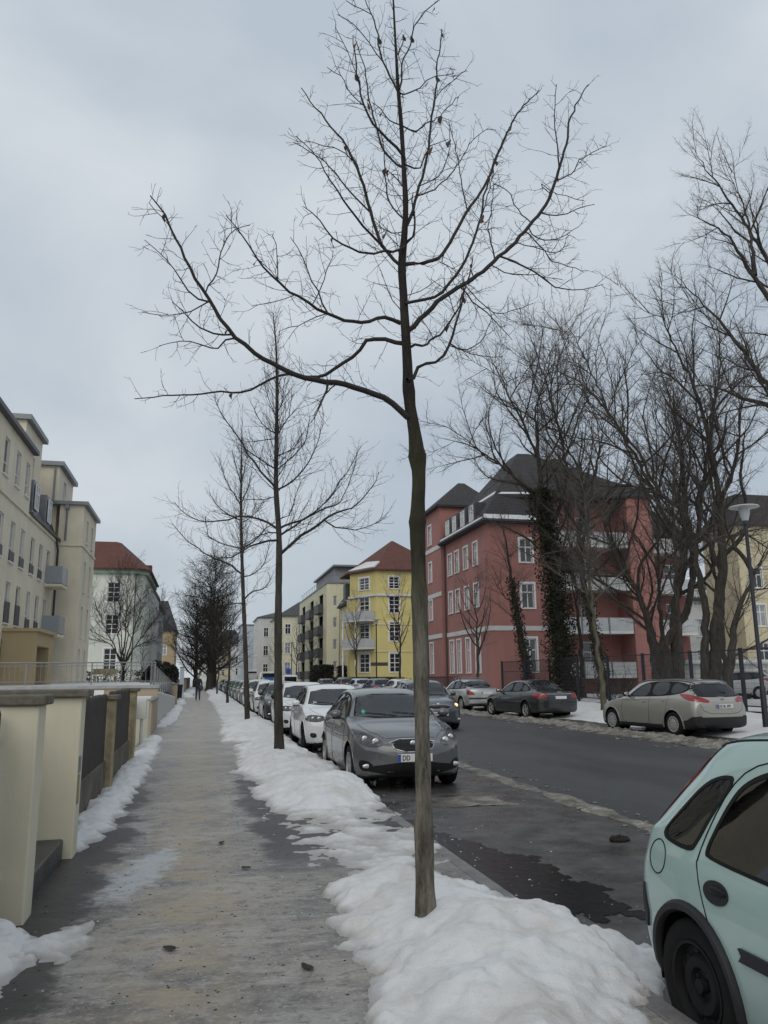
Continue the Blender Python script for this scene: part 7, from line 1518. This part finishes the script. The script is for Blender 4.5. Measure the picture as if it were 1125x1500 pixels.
# ---- red house
def red_house():
    X,Yc=20.3,55.0; r=empty('red_house',(X,Yc,0),0,'dark red apartment house with slate roof behind the park trees','apartment house'); b=MB()
    D=10.7
    st=[(u,z,1.0,h) for u in (2.25,4.55,6.85,8.75) for z,h in ((1.75,2.6),(6.65,1.75),(9.85,1.75))]
    inv=lambda o:(D-o[0]-o[2],)+tuple(o[1:]); S_=((0,D,0),(0,-1,0))
    facade(b,*S_,D,-.2,12.75,[inv(o) for o in st])
    fw=[(2.55,z,.95,h) for z,h in ((1.75,2.4),(6.35,1.8),(9.75,1.75))]
    facade(b,(0,0,0),(1,0,0),4.7,-.2,12.75,fw)
    facade(b,(4.7,0,0),(0,1,0),1.8,-.2,14.9,[])
    bw=[(u,z,1.3,2.3) for u in (.7,3.4) for z in (1.7,4.9,8.1,11.4)]
    facade(b,(4.7,1.8,0),(1,0,0),6.6,-.2,14.9,bw); facade(b,(11.3,1.8,0),(0,-1,0),2.2,-.2,14.9,[])
    facade(b,(11.3,-.4,0),(1,0,0),2.1,-.2,14.9,[]); facade(b,(13.4,-.4,0),(0,1,0),3.5,-.2,14.9,[])
    b.build('wall',M['red'],r)
    b=MB(); bw2=[(u,z,1.2,2.2) for u in (.6,2.9) for z in (1.7,4.9,8.1)]
    facade(b,(13.4,3.1,0),(1,0,0),4.8,-.2,12.6,bw2); facade(b,(18.2,3.1,0),(0,1,0),12,-.2,12.6,[]); b.build('wing_wall',M['reddk'],r)
    # stair tower on the street side, farther off
    b=MB(); tw=[(1.6,z,1.0,h) for z,h in ((1.75,2.6),(6.4,1.75),(9.8,1.75),(13.2,1.75))]
    facade(b,(-.35,16.2,0),(0,-1,0),5.5,-.2,16.2,tw); facade(b,(-.35,10.7,0),(1,0,0),5,-.2,16.2,[]); facade(b,(-.35,16.2,0),(1,0,0),-.01,0,.1,[]); facade(b,(5,16.2,0),(-1,0,0),5.35,-.2,16.2,[]); b.build('tower_wall',M['red'],r)
    for o in st: window(r,*S_,inv(o),style='tee',surround=.13,glass='curtain')
    for o in fw: window(r,(0,0,0),(1,0,0),o,style='cross',surround=.15)
    for o in tw: window(r,(-.35,16.2,0),(0,-1,0),o,style='tee',surround=.13,glass='curtain')
    for o in bw: window(r,(4.7,1.8,0),(1,0,0),o,style='tee',glass=gl(.3),sill=False)
    for o in bw2: window(r,(13.4,3.1,0),(1,0,0),o,style='tee',glass=gl(.3),sill=False)
    for z,t in ((4.72,.34),):
        q=MB(); q.box(-.06,-.003,-.06,D,z,z+t); q.box(-.003,4.7,-.06,-.003,z,z+t); q.build('string_course',M['white_p'],r)
    for z in (4.72,8.3,12.45): q=MB(); q.box(-.41,-.353,10.75,16.1,z,z+.36); q.build('tower_band',M['white_p'],r)
    # balconies between the piers
    for z in (1.45,4.7,7.95,11.2):
        q=MB(); q.box(4.75,11.25,-.35,1.78,z-.2,z); bl=q.build('balcony',M['white_p'],r)
        q=MB(); q.box(4.75,7.0,-.35,-.30,z+.003,z+.98); q.box(7.15,9.2,-.35,-.30,z+.003,z+.98); q.box(9.35,11.25,-.35,-.30,z+.003,z+.98); q.build('balcony_panel',M['whitepanel'],bl)
        q=MB()
        for x in (7.07,9.27): q.box(x-.05,x+.05,-.38,-.28,z-.2,z+1.02)
        q.build('balcony_post',M['zinc'],bl)
    for z in (4.7,7.95,11.2):
        q=MB(); q.box(13.5,18.0,1.6,3.05,z-.2,z); bl=q.build('balcony',M['white_p'],r); q=MB(); q.box(13.5,18.0,1.6,1.65,z+.003,z+.98); q.build('balcony_panel',M['whitepanel'],bl)
    # roofs
    roof(r,[(-.55,-.55),(5.0,-.55),(5.0,10.9),(-.55,10.9)],[(1.3,1.4),(5.0,1.4),(5.0,10.9),(1.3,10.9)],12.8,15.3,'darktile',name='mansard_roof')
    roof(r,[(1.2,1.3),(13.6,-.9),(13.6,11.5),(1.2,11.5)],[(4.6,4.6),(5.6,4.5),(5.6,6.5),(4.6,6.6)],15.1,19.5,'darktile')
    roof(r,[(13,2.6),(18.6,2.6),(18.6,15),(13,15)],[(14.6,6),(16.6,6),(16.6,11),(14.6,11)],12.7,16.0,'darktile')
    roof(r,[(-.8,10.3),(5.2,10.3),(5.2,16.7),(-.8,16.7)],[(2.3,13.4),(2.9,13.4),(2.9,13.7),(2.3,13.7)],16.25,19.0,'darktile',name='tower_roof')
    for k,y in enumerate((2.3,4.5,6.7,8.6)):
        q=MB(); q.box(-.1,1.9,y,y+1.35,13.0,14.75); d=q.build('dormer',M['darkzinc'],r,bevel=.03)
        window(r,(-.1,y+1.35,0),(0,-1,0),(.2,13.25,.95,1.3),depth=-.025,style='cross',sill=False,name='dormer_window',glass='curtain')
    for poly in ([(-.5,-.45,12.9),(4.8,-.45,12.9),(4.8,-.15,13.28),(-.25,-.15,13.28)],[(-.5,-.3,12.9),(-.35,0,13.1),(-.35,10.5,13.1),(-.5,10.5,12.9)],[(1.25,1.5,15.2),(1.45,1.7,15.5),(1.45,11,15.5),(1.25,11,15.2)],[(1.5,1.25,15.2),(4.5,.75,15.2),(4.5,.95,15.38),(1.8,1.4,15.38)]):
        q=MB(); q.add(poly,[(0,1,2,3)]); o=q.build('roof_snow',M['clean_snow'],r); md=o.modifiers.new('s','SOLIDIFY'); md.thickness=.05; md.offset=0
    q=MB(); q.box(-.62,-.5,-.6,10.8,12.72,12.84); q.box(-.5,5,-.62,-.5,12.72,12.84); q.build('gutter',M['darkzinc'],r)
    pipe(r,[(-.12,10.45,12.7),(-.12,10.45,0)],.07,'darkzinc')
    q=MB(); q.box(7.6,8.6,4.5,5.3,17,19.2); q.build('chimney',M['stone'],r)
red_house()
plain_house('pale yellow house at the right edge behind the park trees',46.6,62,14,5,14.5,'paleyellow','darktile',3.5,'f',R4,sd=-1)
plain_house('white house glimpsed between the red house and the right edge',50.0,80,12,14,9.5,'white_p','darktile',2.8,'fs',R4,sd=-1)
# long low white shed and garages in the park
r=empty('garden_pavilion',(29,44,.1),radians(0),'long white pavilion with a snowy roof behind the park trees','pavilion')
b=MB(); b.box(0,8.5,0,3,0,2.0); b.build('wall',M['white_p'],r)
b=MB(); b.box(-.3,8.8,-.4,3.3,2.0,2.25); b.build('roof_snow',M['clean_snow'],r,bevel=.06)
b=MB()
for k in range(17): b.box(.25*1+.5*k,.25+.5*k+.06,-.03,-.002,.15,1.9)
b.build('batten',M['offwhite'],r)

# ---- hedges, low garden walls on the far pavement
rngh=np.random.default_rng(41)
def hedge(x0,x1,y0,y1,h,n,lab,s0=.09):
    r=empty('hedge',((x0+x1)/2,(y0+y1)/2,0),0,lab,'hedge','hedges on the far side'); hx,hy=(x1-x0)/2,(y1-y0)/2
    a=rngh.random((n,3)); f=rngh.integers(0,3,n); V=[];F=[]
    for k in range(n):
        c=np.array([(a[k,0]*2-1)*hx,(a[k,1]*2-1)*hy,a[k,2]*h])
        if f[k]==0: c[2]=h+rngh.normal(0,.08)
        elif f[k]==1: c[0]=-hx+rngh.normal(0,.08)
        else: c[1]=-hy+rngh.normal(0,.08)
        u=unit(rngh.normal(0,1,3)); w=unit(np.cross(u,rngh.normal(0,1,3))); s=s0*(.6+.9*rngh.random()); b_=len(V); V+=[c-u*s,c+w*s*.8,c+u*s,c-w*s*.8]; F.append((b_,b_+1,b_+2,b_+3))
    npmesh('foliage',V,F,M['hedge'],r,smooth=False)
    b=MB(); b.box(-hx+.12,hx-.12,-hy+.12,hy-.12,-.1,h-.12); b.build('inner_twigs',M['hedge'],r)
hedge(14.8,16.6,103,112,2.9,5200,'tall dark clipped hedge in front of the cream balcony block')
hedge(17.2,18.2,100.5,104,2.7,2000,'dark hedge end beside the yellow corner house')
hedge(16.2,17.2,66,99,1.25,5000,'low grey brown hedge before the yellow corner house',.07)
def bar_fence(x,y0,y1,z0,z1,lab,step=.14,mt='fencedark'):
    r=empty('garden_fence',(x,(y0+y1)/2,0),0,lab,'fence'); L=y1-y0; b=MB()
    for i in range(int(L/step)): b.box(-.01,.01,-L/2+i*step,-L/2+i*step+.018,z0,z1)
    o=b.build('bars',M[mt],r)
    for z in (z0+.1,z1-.1): b=MB(); b.box(-.02,.02,-L/2,L/2,z,z+.04); b.build('rail',M[mt],r)
    b=MB(); b.box(-.12,.12,-L/2,L/2,-.2,z0); b.build('plinth',M['concrete'],r)
bar_fence(16.0,66,100,.35,1.5,'thin dark bar fence before the low hedge of the yellow house')
bar_fence(17.6,54.5,65.5,.25,1.5,'thin dark bar fence before the red house street side')

# ---- wire mesh fence of the park
def wire_fence():
    r=empty('wire_fence',(20.2,40,0),0,'tall dark wire mesh fence with blue black posts in front of the park','fence')
    ys=[52.7,48.7,44.9,41.2,37.8,34.4,30.6,27.3,24.0,20.6]
    for y in ys: b=MB(); b.box(-.06,.06,y-40-.06,y-40+.06,-.1,2.5); b.build('post',M['fencedark'],r,bevel=.008)
    b=MB(); b.box(-.025,.025,ys[-1]-40,ys[0]-40,2.40,2.45); b.box(-.025,.025,ys[-1]-40,ys[0]-40,.30,.35); b.box(-.02,.02,44.9-40,ys[0]-40,1.75,1.79); b.build('rail',M['fencedark'],r)
    b=MB()
    n=int((44.9-20.6)/.06)
    for i in range(n): b.box(-.0022,.0022,20.6-40+i*.06-.0022,20.6-40+i*.06+.0022,.32,2.42)
    for j in range(11): b.box(-.004,.004,20.6-40,44.9-40,.4+j*.19,.408+j*.19)
    o=b.build('wire_mesh',M['meshwire'],r); o['kind']='stuff'
    b=MB()
    for i in range(int(7.8/.14)): b.box(-.008,.008,44.9-40+i*.14,44.9-40+i*.14+.016,.32,2.42)
    b.build('bars',M['fencedark'],r)
    b=MB(); b.box(.9,.92,0,.02,0,1); 
wire_fence()
_pg=tag(grid('park_ground',spaced(20.0,60,.5,2),spaced(16,54,.5,1.5),lambda x,y:.12+.12*fbm(x*.5,y*.5,4,5),M['snow']),kind='structure')
thicken(_pg)
# snow lumps and leaf litter between fence and verge are part of the verge

# ---- street lamps
def street_lamp(x,y,h,lab):
    r=empty('street_lamp',(x,y,.05),0,lab,'street lamp','disc topped street lamps on the far pavement')
    b=MB(); b.tube([(0,0,-.1),(0,0,1.1),(0,0,1.15),(0,0,h-.55)],[.085,.08,.06,.05],12); b.build('pole',M['fencedark'],r,smooth=50)
    b=MB(); b.lathe([(.001,h-.58),(.075,h-.56),(.085,h-.42),(.07,h-.40),(.001,h-.40)],20); b.build('collar',M['fencedark'],r,smooth=50)
    b=MB(); b.lathe([(.085,h-.44),(.13,h-.28),(.15,h-.12),(.16,h-.055),(.001,h-.055)],24); b.build('globe',mat('lamp_globe',(.42,.44,.45),.25),r,smooth=50)
    b=MB(); b.lathe([(.001,h+.03),(.18,h+.015),(.40,h-.02),(.42,h-.045),(.38,h-.055),(.14,h-.06)],32); b.build('hood',M['offwhite'],r,smooth=50)
street_lamp(15.2,19.75,6.25,'nearest street lamp with a white disc hood, before the park trees')
street_lamp(15.1,70,6.5,'far street lamp with a white disc hood, before the yellow corner house')
street_lamp(12.8,118,6.5,'farthest street lamp, small before the balcony block hedge')
# ---- traffic and name signs far off
r=empty('direction_sign',(17.0,79,0),0,'grey direction sign board on posts before the yellow house','sign')
b=MB(); b.box(-.03,.03,-.03,.03,0,2.9); b.build('post',M['zinc'],r); b=MB(); b.box(-.55,1.2,-.02,.02,2.55,2.9); b.build('board',M['darkzinc'],r,bevel=.01)
r=empty('parking_sign',(10.9,104,0),0,'small blue sign on a post past the tall hedge','sign')
b=MB(); b.tube([(0,0,0),(0,0,2.6)],.03,8); b.build('post',M['zinc'],r); b=MB(); b.box(-.3,.3,-.04,-.02,1.9,2.6); b.build('board',M['sign_blue'],r,bevel=.03)

# ---- the person walking away
def person():
    r=empty('person',(-.16,58.6,0),0,'person walking away in a dark jacket and jeans, a bag over the shoulder','person')
    J=dict(pel=(0,0,.95),ch=(0,.02,1.28),nk=(0,.03,1.49),hd=(0,.05,1.60),tp=(0,.05,1.71),sl=(-.17,.02,1.41),el=(-.30,.0,1.17),wl=(-.32,.12,1.0),hl=(-.33,.16,.90),sr=(.17,.02,1.41),er=(.25,-.02,1.14),wr=(.22,.10,.98),hr=(.21,.14,.90),
     hpl=(-.095,0,.90),kl=(-.105,.05,.50),al=(-.115,-.02,.09),tl=(-.12,.14,.04),hpr=(.095,0,.90),kr=(.10,.02,.50),ar=(.12,-.10,.10),trr=(.125,.06,.04))
    rad=dict(pel=.15,ch=.165,nk=.06,hd=.10,tp=.07,sl=.085,el=.06,wl=.045,hl=.04,sr=.085,er=.06,wr=.045,hr=.04,hpl=.105,kl=.072,al=.05,tl=.04,hpr=.105,kr=.072,ar=.05,trr=.04)
    E_=[('pel','ch'),('ch','nk'),('nk','hd'),('hd','tp'),('ch','sl'),('sl','el'),('el','wl'),('wl','hl'),('ch','sr'),('sr','er'),('er','wr'),('wr','hr'),('pel','hpl'),('hpl','kl'),('kl','al'),('al','tl'),('pel','hpr'),('hpr','kr'),('kr','ar'),('ar','trr')]
    ks=list(J); me=bpy.data.meshes.new('body'); me.from_pydata([J[k] for k in ks],[(ks.index(a),ks.index(c)) for a,c in E_],[])
    o=bpy.data.objects.new('body',me); C.objects.link(o); o.parent=r
    sk=o.modifiers.new('skin','SKIN'); sv=me.skin_vertices[0].data
    for i,k in enumerate(ks): sv[i].radius=(rad[k],rad[k]*(.75 if k in('pel','ch') else 1)); sv[i].use_root=(k=='pel')
    o.modifiers.new('sub','SUBSURF').levels=2; o.modifiers['sub'].render_levels=2
    n=NT('walker_clothes'); X,Y_,Z=n.xyz()
    c=n.mix(n.smooth(Z,.84,.85),(.030,.038,.065),(.022,.022,.026)); c=n.mix(n.smooth(Z,.12,.11),c,(.015,.013,.012)); c=n.mix(n.smooth(Z,1.50,1.51),c,(.34,.22,.17)); me.materials.append(n.out(c,.8))
    b=MB(); b.ball((0,.035,1.655),(.098,.10,.095),14); b.build('hair',mat('grey_hair',(.30,.28,.26),.8,var=.3,vscale=30),r,smooth=60)
    b=MB(); b.ball((.20,-.13,.86),(.15,.08,.20),12); b.build('shoulder_bag',mat('blue_bag',(.05,.06,.085),.7,var=.2),r,smooth=60)
    b=MB(); b.tube([(.16,-.16,1.02),(.05,-.13,1.25),(-.12,-.04,1.46),(-.13,.08,1.46)],.014,6); b.build('bag_strap',M['black'],r)
person()

for o in bpy.data.objects:
    if o.type=='MESH' and any(m and m.name in('snow','clean_snow') for m in o.data.materials) and 'thick' not in o.data.attributes: thicken(o)
